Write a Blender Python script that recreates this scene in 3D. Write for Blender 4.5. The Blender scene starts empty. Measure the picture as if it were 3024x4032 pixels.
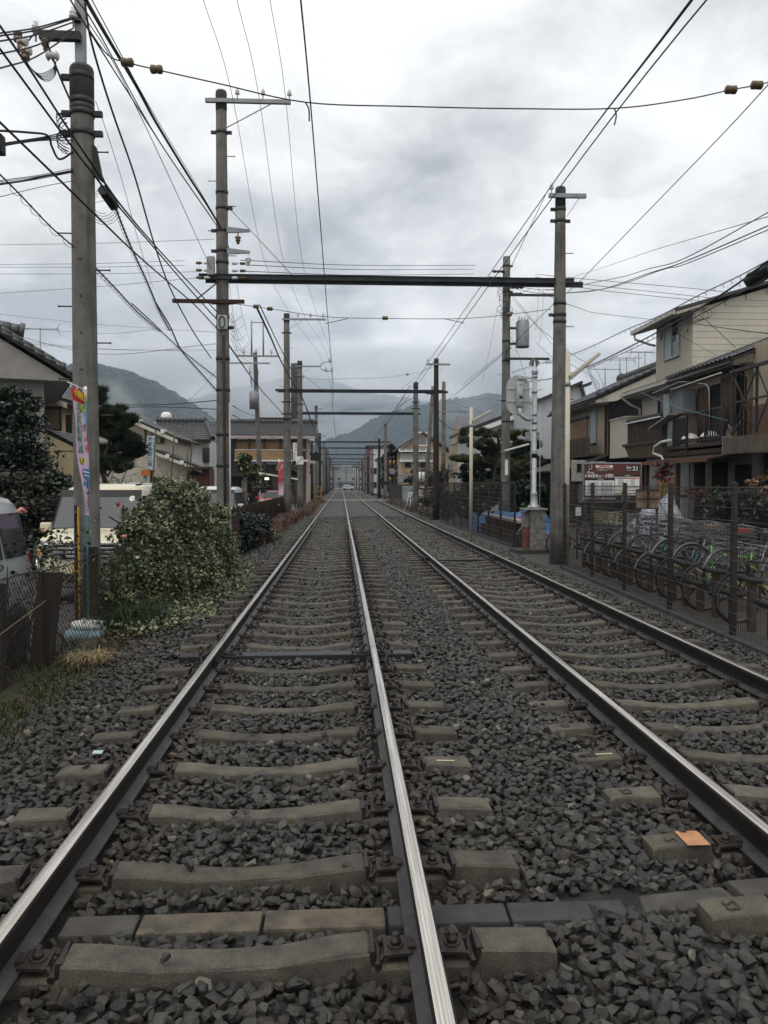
import bpy, bmesh, math, random
import numpy as np
from mathutils import Vector, Matrix, Euler
random.seed(7); np.random.seed(7)
R=math.radians; PI=math.pi
sc=bpy.context.scene; C=sc.collection
# ---------------- camera ----------------
F=3260.0; CX,CY=1512.0,2016.0; CAMH=1.741
cam=bpy.data.cameras.new('camera'); camo=bpy.data.objects.new('camera',cam); C.objects.link(camo)
cam.sensor_fit='VERTICAL'; cam.sensor_height=36; cam.sensor_width=27; cam.lens=36*F/4032
cam.clip_start=0.05; cam.clip_end=12000
YAW=math.atan(167/F); PIT=math.atan(110/F*math.cos(YAW))
camo.location=(0,0,CAMH); camo.rotation_euler=(R(90)-PIT,0,-YAW); sc.camera=camo
ROT=Euler((R(90)-PIT,0,-YAW)).to_matrix()
# ---------------- world ----------------
w=bpy.data.worlds.new('World'); sc.world=w; w.use_nodes=True
nt=w.node_tree; N=nt.nodes; L=nt.links; N.clear()
out=N.new('ShaderNodeOutputWorld'); bg=N.new('ShaderNodeBackground'); L.new(bg.outputs[0],out.inputs[0])
SUN_EL,SUN_AZ=64,200
sky=N.new('ShaderNodeTexSky'); sky.sky_type='NISHITA'; sky.sun_disc=False
sky.sun_elevation=R(SUN_EL); sky.sun_rotation=R(SUN_AZ)
tc=N.new('ShaderNodeTexCoord'); sp=N.new('ShaderNodeSeparateXYZ'); L.new(tc.outputs['Generated'],sp.inputs[0])
def M_(op,a,b=None,c=None):
    m=N.new('ShaderNodeMath'); m.operation=op
    for i,v in enumerate((a,b,c)):
        if v is None: continue
        if isinstance(v,(int,float)): m.inputs[i].default_value=v
        else: L.new(v,m.inputs[i])
    return m.outputs[0]
den=M_('ADD',M_('MAXIMUM',sp.outputs['Z'],0.0),0.28)
cb=N.new('ShaderNodeCombineXYZ'); L.new(M_('DIVIDE',sp.outputs['X'],den),cb.inputs[0]); L.new(M_('DIVIDE',sp.outputs['Y'],den),cb.inputs[1])
def noise(sc_,det,rough,dist,off):
    mp=N.new('ShaderNodeMapping'); mp.inputs['Location'].default_value=off; L.new(cb.outputs[0],mp.inputs[0])
    n=N.new('ShaderNodeTexNoise'); n.inputs['Scale'].default_value=sc_; n.inputs['Detail'].default_value=det
    n.inputs['Roughness'].default_value=rough; n.inputs['Distortion'].default_value=dist; L.new(mp.outputs[0],n.inputs[0]); return n.outputs['Fac']
n1=noise(.75,7,.5,.35,(5.9,1.2,0)); n2=noise(3.6,7,.6,.3,(7.1,4.0,2)); 
cl=M_('ADD',M_('MULTIPLY',n1,.66),M_('MULTIPLY',n2,.34))
rp=N.new('ShaderNodeValToRGB'); L.new(cl,rp.inputs[0]); e=rp.color_ramp.elements
e[0].position=.37; e[0].color=(.54,.545,.56,1); e[1].position=.58; e[1].color=(1.30,1.285,1.24,1)
q=rp.color_ramp.elements.new(.44); q.color=(.85,.85,.85,1)
q=rp.color_ramp.elements.new(.51); q.color=(1.16,1.15,1.12,1)
skm=N.new('ShaderNodeMix'); skm.data_type='RGBA'; skm.inputs[0].default_value=.93
sca=N.new('ShaderNodeVectorMath'); sca.operation='SCALE'; sca.inputs[3].default_value=.10; L.new(sky.outputs[0],sca.inputs[0])
L.new(sca.outputs[0],skm.inputs[6]); L.new(rp.outputs[0],skm.inputs[7]); L.new(skm.outputs[2],bg.inputs[0]); bg.inputs[1].default_value=1.0
# ---------------- sun ----------------
sl=bpy.data.lights.new('sun','SUN'); sl.energy=1.2; sl.angle=R(30); sl.color=(1,.97,.93)
so=bpy.data.objects.new('sun',sl); C.objects.link(so)
so.rotation_euler=(R(90-SUN_EL),0,R(180-SUN_AZ))
sc.view_settings.view_transform='Standard'; sc.view_settings.look='None'; sc.view_settings.exposure=0; sc.view_settings.gamma=1
sc.view_settings.use_curve_mapping=False
cy=sc.cycles
cy.max_bounces=5; cy.diffuse_bounces=3; cy.glossy_bounces=3; cy.transmission_bounces=5; cy.transparent_max_bounces=12; cy.volume_bounces=2
cy.use_denoising=True
# ---------------- pixel helpers (photo pixels -> world at a stated distance) ----------------
def ray(x,y):
    return ROT@Vector(((x-CX)/F,-(y-CY)/F,-1))
def PY(x,y,Y):
    d=ray(x,y); t=Y/d.y; return Vector((d.x*t,Y,CAMH+d.z*t))
def PXX(x,y,X):
    d=ray(x,y); t=X/d.x; return Vector((X,d.y*t,CAMH+d.z*t))
def PZ(x,y,z=0.0):
    d=ray(x,y); t=(z-CAMH)/d.z; return Vector((d.x*t,d.y*t,z))
CR={'V':(0,0,1/1.8228),'A':(0,0,1.659),'B':(0,1200,1.659),'M':(800,1200,1.508),'R':(1800,1000,1.3554),'K':(700,700,3.16),
    'P':(1850,980,3.318),'Q':(2100,600,2.765),'S':(2450,1050,2.89),'F':(0,0,1),'G':(1150,1400,4.74),'H':(1450,1500,3.687),
    'J':(2500,1350,3.166),'T':(1950,1400,4.1475),'U':(450,1450,3.687),'E':(850,1600,4.1475),'L':(1700,1700,1.253),'O':(0,1250,5.53)}
def cr(k,x,y):
    a,b,s=CR[k]; return a+x/s,b+y/s
# ---------------- materials ----------------
MATS={}
def mat(name,col,rough=.75,metal=0,var=.25,vs=3.0,bump=0.0,bs=40.0,col2=None,spec=.4,island=0.0,objrand=0.0,streak=0.0,speck=0.0,emit=None,alpha=None):
    if name in MATS: return MATS[name]
    m=bpy.data.materials.new(name); m.use_nodes=True; MATS[name]=m
    nt=m.node_tree; N=nt.nodes; L=nt.links; b=N['Principled BSDF']
    b.inputs['Roughness'].default_value=rough; b.inputs['Metallic'].default_value=metal
    b.inputs['Specular IOR Level'].default_value=spec
    geo=N.new('ShaderNodeNewGeometry')
    c1=tuple(col)+(1,); 
    c2=tuple(col2)+(1,) if col2 else tuple(max(0,c*(1-var)) for c in col)+(1,)
    n=N.new('ShaderNodeTexNoise'); n.inputs['Scale'].default_value=vs; n.inputs['Detail'].default_value=6; n.inputs['Roughness'].default_value=.65
    L.new(geo.outputs['Position'],n.inputs['Vector'])
    mr=N.new('ShaderNodeMapRange'); mr.inputs[1].default_value=.38; mr.inputs[2].default_value=.64; L.new(n.outputs['Fac'],mr.inputs[0])
    mx=N.new('ShaderNodeMix'); mx.data_type='RGBA'; mx.inputs[6].default_value=c1; mx.inputs[7].default_value=c2
    L.new(mr.outputs[0],mx.inputs[0]); o=mx.outputs[2]
    if streak:
        mp=N.new('ShaderNodeMapping'); mp.inputs['Scale'].default_value=(9,9,.6); L.new(geo.outputs['Position'],mp.inputs[0])
        n3=N.new('ShaderNodeTexNoise'); n3.inputs['Scale'].default_value=1.5; n3.inputs['Detail'].default_value=5; L.new(mp.outputs[0],n3.inputs['Vector'])
        m3=N.new('ShaderNodeMapRange'); m3.inputs[1].default_value=.45; m3.inputs[2].default_value=.75; m3.inputs[3].default_value=1; m3.inputs[4].default_value=1-streak
        L.new(n3.outputs['Fac'],m3.inputs[0]); v=N.new('ShaderNodeVectorMath'); v.operation='SCALE'; L.new(o,v.inputs[0]); L.new(m3.outputs[0],v.inputs[3]); o=v.outputs[0]
    if speck:
        n5=N.new('ShaderNodeTexNoise'); n5.inputs['Scale'].default_value=170; n5.inputs['Detail'].default_value=3; L.new(geo.outputs['Position'],n5.inputs['Vector'])
        m5=N.new('ShaderNodeMapRange'); m5.inputs[1].default_value=.3; m5.inputs[2].default_value=.7; m5.inputs[3].default_value=1-speck; m5.inputs[4].default_value=1+speck
        L.new(n5.outputs['Fac'],m5.inputs[0]); v=N.new('ShaderNodeVectorMath'); v.operation='SCALE'; L.new(o,v.inputs[0]); L.new(m5.outputs[0],v.inputs[3]); o=v.outputs[0]
    rnd=None
    if island: rnd=(geo.outputs['Random Per Island'],island)
    if objrand:
        oi=N.new('ShaderNodeObjectInfo'); rnd=(oi.outputs['Random'],objrand)
    if rnd:
        m4=N.new('ShaderNodeMapRange'); m4.inputs[3].default_value=1-rnd[1]; m4.inputs[4].default_value=1+rnd[1]*.6
        L.new(rnd[0],m4.inputs[0]); v=N.new('ShaderNodeVectorMath'); v.operation='SCALE'; L.new(o,v.inputs[0]); L.new(m4.outputs[0],v.inputs[3]); o=v.outputs[0]
    L.new(o,b.inputs['Base Color'])
    if bump:
        n4=N.new('ShaderNodeTexNoise'); n4.inputs['Scale'].default_value=bs; n4.inputs['Detail'].default_value=5
        L.new(geo.outputs['Position'],n4.inputs['Vector'])
        bp=N.new('ShaderNodeBump'); bp.inputs['Strength'].default_value=1; bp.inputs['Distance'].default_value=bump; L.new(n4.outputs['Fac'],bp.inputs['Height']); L.new(bp.outputs[0],b.inputs['Normal'])
    if emit: b.inputs['Emission Color'].default_value=tuple(emit[:3])+(1,); b.inputs['Emission Strength'].default_value=emit[3]
    if alpha is not None: b.inputs['Alpha'].default_value=alpha
    return m
conc=mat('concrete_pole',(.165,.158,.142),.85,var=.45,vs=2.6,bump=.003,bs=60,streak=.45,speck=.15)
conc_d=mat('weathered_concrete',(.055,.055,.052),.85,var=.45,vs=4,bump=.003,bs=50,streak=.4)
wood_d=mat('creosoted_wood',(.028,.021,.017),.8,var=.4,vs=3,bump=.004,bs=30,streak=.3)
steel=mat('galvanised_steel',(.25,.26,.27),.5,.6,var=.25,vs=6)
steel_d=mat('dark_steel',(.045,.043,.045),.55,.4,var=.4,vs=5)
rust=mat('rusty_steel',(.045,.024,.016),.85,.1,var=.5,vs=6,bump=.002,bs=60)
blk=mat('black_rubber',(.012,.012,.013),.6,var=.3)
cabm=mat('cable_sheath',(.014,.014,.016),.6,var=.2)
wirm=mat('bare_wire',(.05,.05,.055),.5,.5,var=.2)
porc=mat('brown_porcelain',(.12,.075,.03),.25,var=.3)
porw=mat('white_porcelain',(.55,.55,.53),.3,var=.15)
white=mat('white_paint',(.72,.72,.70),.5,var=.12)
chrome=mat('chrome',(.6,.6,.62),.18,1,var=.05)
glassd=mat('dark_glass',(.02,.024,.028),.08,var=.2,spec=.9)
# ---------------- mesh builder ----------------
class MB:
    def __init__(s): s.v=[]; s.f=[]; s.sm=[]; s.mi=[]; s.cm=0
    def add(s,vs,fs,smooth=False):
        o=len(s.v); s.v.extend([tuple(p) for p in vs]); s.f.extend([tuple(i+o for i in f) for f in fs])
        s.sm.extend([smooth]*len(fs)); s.mi.extend([s.cm]*len(fs)); return s
    def hexa(s,p):  # 8 pts: bottom 4 ccw, top 4
        return s.add(p,[(3,2,1,0),(4,5,6,7),(0,1,5,4),(1,2,6,5),(2,3,7,6),(3,0,4,7)])
    def box(s,x0,x1,y0,y1,z0,z1):
        if x0>x1:x0,x1=x1,x0
        if y0>y1:y0,y1=y1,y0
        if z0>z1:z0,z1=z1,z0
        return s.hexa([(x0,y0,z0),(x1,y0,z0),(x1,y1,z0),(x0,y1,z0),(x0,y0,z1),(x1,y0,z1),(x1,y1,z1),(x0,y1,z1)])
    def cbox(s,c,d,rz=0,rx=0,ry=0):
        m=Euler((rx,ry,rz)).to_matrix(); c=Vector(c); a,b,h=[t/2 for t in d]
        return s.hexa([c+m@Vector(q) for q in [(-a,-b,-h),(a,-b,-h),(a,b,-h),(-a,b,-h),(-a,-b,h),(a,-b,h),(a,b,h),(-a,b,h)]])
    def bar(s,p,q,w,h=None):
        h=h or w; p=Vector(p); q=Vector(q); d=(q-p).normalized()
        u=d.cross(Vector((0,0,1)));
        if u.length<1e-3:u=Vector((1,0,0))
        u.normalize(); t=u.cross(d).normalized(); u=u*w/2; t=t*h/2
        return s.hexa([p-u-t,p+u-t,q+u-t,q-u-t,p-u+t,p+u+t,q+u+t,q-u+t])
    def tube(s,p,q,r,n=8,r2=None,caps=True):
        return s.path([p,q],r,n,r2=r2,caps=caps)
    def path(s,pts,r,n=6,r2=None,caps=True,closed=False):
        pts=[Vector(p) for p in pts]; m=len(pts); rings=[]; prev=None
        for i,p in enumerate(pts):
            if closed: d=pts[(i+1)%m]-pts[i-1]
            else: d=pts[min(i+1,m-1)]-pts[max(i-1,0)]
            if d.length<1e-9: d=Vector((0,0,1))
            d.normalize()
            if prev is None:
                u=d.cross(Vector((0,0,1)))
                if u.length<1e-2: u=d.cross(Vector((1,0,0)))
            else: u=prev-d*prev.dot(d)
            u.normalize(); prev=u; t=d.cross(u)
            rr=r if r2 is None else r+(r2-r)*i/max(1,m-1)
            rings.append([p+u*math.cos(2*PI*k/n)*rr+t*math.sin(2*PI*k/n)*rr for k in range(n)])
        vs=[x for g in rings for x in g]; fs=[]
        rng=m if closed else m-1
        for i in range(rng):
            j=(i+1)%m
            for k in range(n): fs.append((i*n+k,i*n+(k+1)%n,j*n+(k+1)%n,j*n+k))
        s.add(vs,fs,n>4)
        if caps and not closed:
            o=len(s.v)-len(vs); s.f.append(tuple(o+k for k in range(n))[::-1]); s.f.append(tuple(o+(m-1)*n+k for k in range(n))); s.sm+=[False]*2; s.mi+=[s.cm]*2
        return s
    def lathe(s,prof,c=(0,0,0),n=12,ax='z'):
        c=Vector(c); vs=[]
        for r,h in prof:
            for k in range(n):
                a=2*PI*k/n; x,y=math.cos(a)*r,math.sin(a)*r
                q={'z':(x,y,h),'x':(h,x,y),'y':(x,h,y)}[ax]; vs.append(c+Vector(q))
        fs=[]
        for i in range(len(prof)-1):
            for k in range(n): fs.append((i*n+k,i*n+(k+1)%n,(i+1)*n+(k+1)%n,(i+1)*n+k))
        s.add(vs,fs,True); o=len(s.v)-len(vs)
        s.f.append(tuple(o+k for k in range(n))[::-1]); s.f.append(tuple(o+(len(prof)-1)*n+k for k in range(n))); s.sm+=[False]*2; s.mi+=[s.cm]*2
        return s
    def prism(s,poly,ext):
        ext=Vector(ext); n=len(poly); p=[Vector(q) for q in poly]
        s.add(p+[q+ext for q in p],[tuple(range(n))[::-1],tuple(range(n,2*n))]+[(i,(i+1)%n,(i+1)%n+n,i+n) for i in range(n)]); return s
    def quad(s,a,b,c,d): return s.add([a,b,c,d],[(0,1,2,3)])
    def xf(s,M):
        s.v=[tuple(M@Vector(p)) for p in s.v]; return s
    def merge(s,o,M=None):
        k=len(s.v); s.v.extend([tuple(M@Vector(p)) if M else p for p in o.v]); s.f.extend([tuple(i+k for i in f) for f in o.f]); s.sm+=o.sm; s.mi+=o.mi; return s
ORG={}
def mesh(mb,name,mats,off=(0,0,0),bevel=0):
    me=bpy.data.meshes.new(name)
    v=mb.v if tuple(off)==(0,0,0) else [(p[0]-off[0],p[1]-off[1],p[2]-off[2]) for p in mb.v]
    me.from_pydata(v,[],mb.f)
    if not isinstance(mats,(list,tuple)): mats=[mats]
    for m in mats: me.materials.append(m)
    me.polygons.foreach_set('use_smooth',mb.sm)
    if len(mats)>1: me.polygons.foreach_set('material_index',mb.mi)
    bm=bmesh.new(); bm.from_mesh(me); 
    if bevel:
        bmesh.ops.remove_doubles(bm,verts=bm.verts,dist=1e-5)
        es=[e_ for e_ in bm.edges if len(e_.link_faces)==2 and e_.calc_face_angle(0)>.6]
        bmesh.ops.bevel(bm,geom=es,offset=bevel,segments=2,affect='EDGES',profile=.6)
    bmesh.ops.recalc_face_normals(bm,faces=bm.faces); bm.to_mesh(me); bm.free()
    return me
def link(name,me,parent=None,loc=(0,0,0),rot=None):
    o=bpy.data.objects.new(name,me); C.objects.link(o)
    o.location=loc
    if rot: o.rotation_euler=rot
    if parent: o.parent=parent
    return o
def tag(o,label=None,cat=None,group=None,kind=None):
    if label: o['label']=label
    if cat: o['category']=cat
    if group: o['group']=group
    if kind: o['kind']=kind
    return o
def thing(name,label,cat,loc=(0,0,0),rz=0,group=None):
    o=bpy.data.objects.new(name,None); C.objects.link(o); o.location=loc; o.rotation_euler=(0,0,rz); o.empty_display_size=.1
    ORG[o.name]=Vector(loc); return tag(o,label,cat,group)
def part(name,mb,m,parent,world=True,bevel=0,kind=None,label=None):
    """world: vertices are in world space and get shifted to the parent's origin (parents made this way are unrotated)"""
    off=ORG.get(parent.name,Vector((0,0,0))) if world else (0,0,0)
    o=link(name,mesh(mb,name,m,off,bevel),parent); ORG[o.name]=Vector(off); tag(o,label,kind=kind); return o
def solo(name,mb,m,label,cat,org=None,group=None,kind=None,bevel=0):
    if org is None:
        a=np.array(mb.v); org=((a[:,0].min()+a[:,0].max())/2,(a[:,1].min()+a[:,1].max())/2,a[:,2].min())
    o=link(name,mesh(mb,name,m,org,bevel),None,org); ORG[o.name]=Vector(org); return tag(o,label,cat,group,kind)
def struct(name,mb,m): return tag(link(name,mesh(mb,name,m)),kind='structure')
def copytree(o,parent=None):
    c=o.copy(); C.objects.link(c); c.parent=parent; ORG[c.name]=ORG.get(o.name,Vector((0,0,0)))
    for ch in list(o.children): copytree(ch,c)
    return c
def smooth_pts(P,n=8):
    P=[Vector(p) for p in P]
    if len(P)<3: return [P[0].lerp(P[1],i/n) for i in range(n+1)]
    out=[]
    Q=[P[0]*2-P[1]]+P+[P[-1]*2-P[-2]]
    for i in range(1,len(Q)-2):
        for k in range(n):
            t=k/n; a,b,c,d=Q[i-1:i+3]
            out.append(.5*((2*b)+(-a+c)*t+(2*a-5*b+4*c-d)*t*t+(-a+3*b-3*c+d)*t**3))
    out.append(P[-1]); return out
def text(s,size,m,parent,origin,right=(1,0,0),up=(0,0,1),align='CENTER',sx=1.0,name='lettering',depth=.002,world=True,bold=0.0):
    cu=bpy.data.curves.new('t','FONT'); cu.body=s; cu.size=size; cu.align_x=align; cu.align_y='CENTER'; cu.extrude=depth/size*size; cu.resolution_u=2; cu.offset=bold
    o=bpy.data.objects.new('t',cu); C.objects.link(o); bpy.context.view_layer.update()
    me=bpy.data.meshes.new_from_object(o.evaluated_get(bpy.context.evaluated_depsgraph_get())); bpy.data.objects.remove(o); bpy.data.curves.remove(cu)
    me.name=name; me.materials.clear(); me.materials.append(m)
    r=Vector(right).normalized()*sx; u=Vector(up).normalized(); n=Vector(right).normalized().cross(u)
    off=ORG.get(parent.name,Vector((0,0,0))) if world else Vector((0,0,0))
    og=Vector(origin)-off
    me.transform(Matrix(((r.x,u.x,n.x,og.x),(r.y,u.y,n.y,og.y),(r.z,u.z,n.z,og.z),(0,0,0,1))))
    return link(name,me,parent)
# ================= ground =================
soil=mat('soil',(.055,.042,.03),.95,var=.5,vs=2.5,bump=.01,bs=25)
asph=mat('asphalt',(.055,.055,.057),.85,var=.3,vs=1.2,bump=.003,bs=120,col2=(.05,.05,.052))
pave=mat('bicycle_park_paving',(.060,.056,.05),.85,var=.35,vs=1.5,bump=.003,bs=60)
g=MB(); g.quad((-2500,-60,-.3),(2500,-60,-.3),(2500,5000,-.3),(-2500,5000,-.3)); struct('ground',g,soil)
def gridsheet(xs,ys,h):
    m=MB(); n=len(ys); vs=[(x,y,h(x,y)) for x in xs for y in ys]
    m.add(vs,[(i*n+j,(i+1)*n+j,(i+1)*n+j+1,i*n+j+1) for i in range(len(xs)-1) for j in range(n-1)],True); return m
g=MB(); g.box(-40,-2.6,-20,66,-.29,-.07); struct('car_park',g,asph)
g=MB(); g.box(4.3,30,-20,64,-.29,-.06); struct('bicycle_park',g,pave)
g=MB(); g.box(-60,60,84.5,93,-.2,.13); struct('road',g,asph)
g=MB(); g.box(-60,60,180,186,-.2,.13); struct('road',g,asph)
g=MB(); g.box(-40,-3.6,66,84,-.29,-.05); g.box(5.6,40,66,84,-.29,-.05); struct('pavement',g,pave)
def hb(x,y):
    base=-.003-.016*min(1,max(0,(y-6)/4))+.012*math.sin(y*2.3+x*1.7)*math.sin(x*2.9-y*.7)
    if y<4.4: base-=.024*min(1,(4.4-y)/1.0)
    v=base
    for c in (-.448,2.69):
        d=abs(x-c)
        if d<1.3: break
    else:
        v=.015
        if x<-1.9: v-=.05*min(2.5,(-1.9-x)/.6)
        if x>3.98: v-=.05*min(1.6,(x-3.98)/.35)
    if y>41: v+=.075*min(1,(y-41)/1.5)
    return v
def hbs(x,y):
    return sum(hb(x+d,y) for d in (-.15,-.07,0,.07,.15))/5
balm=mat('shaded_ballast_fines',(.030,.027,.024),.9,var=.6,vs=9,bump=.03,bs=28,col2=(.008,.0075,.007))  # fines darkened: the shade in the gaps between stones is painted in
def xs_(a,b,s): return [a+(b-a)*i/round((b-a)/s) for i in range(round((b-a)/s)+1)]
g=gridsheet(xs_(-3.3,4.75,.12),xs_(-3,43,.5),lambda x,y:hbs(x,y)-.028); struct('ballast_bed',g,balm)
# far ballast: coarse voronoi relief
fm=mat('far_ballast',(.085,.082,.075),.85,var=.5,vs=4)
nt=fm.node_tree; N2=nt.nodes; L2=nt.links; b=N2['Principled BSDF']
vo=N2.new('ShaderNodeTexVoronoi'); vo.inputs['Scale'].default_value=13; gg=N2.new('ShaderNodeNewGeometry'); L2.new(gg.outputs['Position'],vo.inputs['Vector'])
cr_=N2.new('ShaderNodeValToRGB'); L2.new(vo.outputs['Color'],cr_.inputs[0]); cr_.color_ramp.elements[0].color=(.02,.019,.018,1); cr_.color_ramp.elements[0].position=.2; cr_.color_ramp.elements[1].color=(.11,.103,.092,1); cr_.color_ramp.elements[1].position=.85
L2.new(cr_.outputs[0],b.inputs['Base Color'])
bp=N2.new('ShaderNodeBump'); bp.inputs['Distance'].default_value=.04; L2.new(vo.outputs['Distance'],bp.inputs['Height']); bp.invert=True; L2.new(bp.outputs[0],b.inputs['Normal'])
def farh(x,y): return hbs(x,y)+.0
for y0,y1 in ((42.9,84.4),(93.1,179.9),(186.1,420)):
    g=gridsheet([-3.9]+xs_(-3.3,4.8,.3)+[5.6],xs_(y0,y1,4),lambda x,y:(.03 if -2.2<x<4.3 else (-.02 if -3.4<x<4.9 else -.24))); struct('far_ballast_bed',g,fm)
# left verge soil bank
vg=mat('verge_earth',(.05,.042,.022),.95,var=.5,vs=5,bump=.015,bs=30,col2=(.03,.035,.014))
g=gridsheet(xs_(-3.5,-2.05,.12),xs_(-2,60,.4),lambda x,y:(-.11+.13*max(0,1-abs(x+2.75)/.75))+.02*math.sin(y*3.1+x*5)+.012*math.sin(y*7.7)-(.03 if x>-2.2 else 0)); struct('verge',g,vg)
# ================= ballast stones =================
stm=bpy.data.materials.new('ballast_stone'); stm.use_nodes=True
nt=stm.node_tree; N2=nt.nodes; L2=nt.links; b=N2['Principled BSDF']; b.inputs['Roughness'].default_value=.42; b.inputs['Specular IOR Level'].default_value=.55
oi=N2.new('ShaderNodeObjectInfo'); rp2=N2.new('ShaderNodeValToRGB'); L2.new(oi.outputs['Random'],rp2.inputs[0])
el=rp2.color_ramp.elements; el[0].position=0; el[0].color=(.028,.028,.027,1); el[1].position=1; el[1].color=(.30,.28,.24,1)
for p_,c_ in ((.18,(.05,.05,.048)),(.33,(.070,.074,.070)),(.46,(.052,.042,.038)),(.6,(.095,.10,.095)),(.74,(.085,.066,.058)),(.86,(.045,.042,.046)),(.93,(.125,.125,.112)),(.985,(.16,.155,.14)),(.993,(.36,.34,.29))):
    q=el.new(p_); q.color=c_+(1,)
tc2=N2.new('ShaderNodeTexCoord'); nz=N2.new('ShaderNodeTexNoise'); nz.inputs['Scale'].default_value=28; nz.inputs['Detail'].default_value=4; L2.new(tc2.outputs['Object'],nz.inputs['Vector'])
mr=N2.new('ShaderNodeMapRange'); mr.inputs[1].default_value=.3; mr.inputs[2].default_value=.7; mr.inputs[3].default_value=.18; mr.inputs[4].default_value=.76; L2.new(nz.outputs['Fac'],mr.inputs[0])
gz=N2.new('ShaderNodeNewGeometry'); pn=N2.new('ShaderNodeTexNoise'); pn.inputs['Scale'].default_value=.9; L2.new(gz.outputs['Position'],pn.inputs['Vector'])
mr2=N2.new('ShaderNodeMapRange'); mr2.inputs[1].default_value=.35; mr2.inputs[2].default_value=.65; L2.new(pn.outputs['Fac'],mr2.inputs[0])
wm=N2.new('ShaderNodeMix'); wm.data_type='RGBA'; wm.inputs[6].default_value=(1.0,.93,.80,1); wm.inputs[7].default_value=(.98,1.0,.93,1); L2.new(mr2.outputs[0],wm.inputs[0])
v1=N2.new('ShaderNodeVectorMath'); v1.operation='SCALE'; L2.new(rp2.outputs[0],v1.inputs[0]); L2.new(mr.outputs[0],v1.inputs[3])
v2=N2.new('ShaderNodeVectorMath'); v2.operation='MULTIPLY'; L2.new(v1.outputs[0],v2.inputs[0]); L2.new(wm.outputs[2],v2.inputs[1])
sx_=N2.new('ShaderNodeSeparateXYZ'); L2.new(gz.outputs['Position'],sx_.inputs[0]); mx_=N2.new('ShaderNodeMapRange'); mx_.inputs[1].default_value=-4; mx_.inputs[2].default_value=6; L2.new(sx_.outputs['X'],mx_.inputs[0])
rr_=N2.new('ShaderNodeValToRGB'); L2.new(mx_.outputs[0],rr_.inputs[0]); ee=rr_.color_ramp.elements; ee[0].color=(1,1,1,1); ee[1].color=(1,1,1,1)
for xr_ in (-1.198,.302,1.94,3.44):
    for d_,c_ in ((-.42,(1,1,1,1)),(0,(1.05,.82,.66,1)),(.42,(1,1,1,1))): q=ee.new((xr_+d_+4)/10); q.color=c_
v3=N2.new('ShaderNodeVectorMath'); v3.operation='MULTIPLY'; L2.new(v2.outputs[0],v3.inputs[0]); L2.new(rr_.outputs[0],v3.inputs[1]); L2.new(v3.outputs[0],b.inputs['Base Color'])
bp=N2.new('ShaderNodeBump'); bp.inputs['Distance'].default_value=.004; L2.new(nz.outputs['Fac'],bp.inputs['Height']); L2.new(bp.outputs[0],b.inputs['Normal'])
rocks=bpy.data.collections.new('stone_shapes')
for i in range(14):
    bm=bmesh.new(); rr=random.Random(i)
    for k in range(15):
        d=Vector((rr.gauss(0,1),rr.gauss(0,1),rr.gauss(0,1))).normalized(); d=Vector([math.copysign(abs(c)**.62,c) for c in d])
        q=d*rr.uniform(.8,1.0); bm.verts.new((q.x*.46*(1+.12*math.sin(i)),q.y*.36,q.z*.27*(1+.2*math.cos(i*1.7))))
    r_=bmesh.ops.convex_hull(bm,input=bm.verts); bmesh.ops.delete(bm,geom=[x for x in r_['geom_interior'] if isinstance(x,bmesh.types.BMVert)],context='VERTS')
    me=bpy.data.meshes.new('stone'); bm.to_mesh(me); bm.free(); me.materials.append(stm)
    rocks.objects.link(bpy.data.objects.new('stone',me))
# sleeper positions
T1X,T2X=-.448,2.69
SL1=[2.33+.665*k for k in range(9)]+[8.25]+[8.75+.655*k for k in range(49)]
SL1=[y for y in SL1 if y<40.6]
SL2=[2.58+.62*k for k in range(26)]+[18.5]+[18.98+.635*k for k in range(34)]
SL2=[y for y in SL2 if y<40.6]
ar1,ar2=np.array(SL1),np.array(SL2)
def scatter(y0,y1,sp,mn,mx,dz,layer):
    ny=int((y1-y0)/sp); pts=[]
    xs=np.arange(-3.05,4.35,sp)
    X,Y=np.meshgrid(xs,y0+np.arange(ny)*sp); X=X.ravel().copy(); Y=Y.ravel().copy()
    X+=np.random.uniform(-.55,.55,X.shape)*sp; Y+=np.random.uniform(-.55,.55,Y.shape)*sp
    k=(X>Y*-.43-1.1)&(X<Y*.53+1.1); X=X[k];Y=Y[k]
    H=np.array([hbs(a,b_) for a,b_ in zip(X,Y)])+dz+np.random.uniform(-.016,.020,X.shape)
    # keep stones off the sleepers (a few strays stay) and off the rails
    for c,ar in ((T1X,ar1),(T2X,ar2)):
        j=np.searchsorted(ar,Y).clip(1,len(ar)-1); d=np.minimum(abs(Y-ar[j-1]),abs(Y-ar[j]))
        on=(d<.088+.0*Y)&(abs(X-c)<1.26)&(Y<41.0)
        stray=np.random.rand(len(X))<.013
        H=np.where(on&stray,.045,H)
        keep=~(on&~stray); 
        for rx in (c-.75,c+.75): keep&=~((abs(X-rx)<.085))
        X,Y,H=X[keep],Y[keep],H[keep]
    k=~((abs(Y-trough_y(X))<.10)&(X>-1.15)&(X<3.9))&~((Y>41.0)&(Y<41.25)); X,Y,H=X[k],Y[k],H[k]
    k=(X>-2.5+.12*np.sin(Y*1.7)+.1*np.sin(Y*4.1))|(np.random.rand(len(X))<.12); X,Y,H=X[k],Y[k],H[k]
    S=np.random.uniform(mn,mx,X.shape)*np.where(np.random.rand(len(X))<.06,1.25,1)
    Rr=np.random.uniform(-.55,.55,(len(X),3)); Rr[:,2]=np.random.uniform(0,6.28,len(X)); Rr[:,0]+=np.where(np.random.rand(len(X))<.25,1.2,0)
    return X,Y,H,S,Rr
def trough_y(X): return np.where(X<.9,3.31,3.31+(np.minimum(X,2.6)-.9)*.13)
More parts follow.
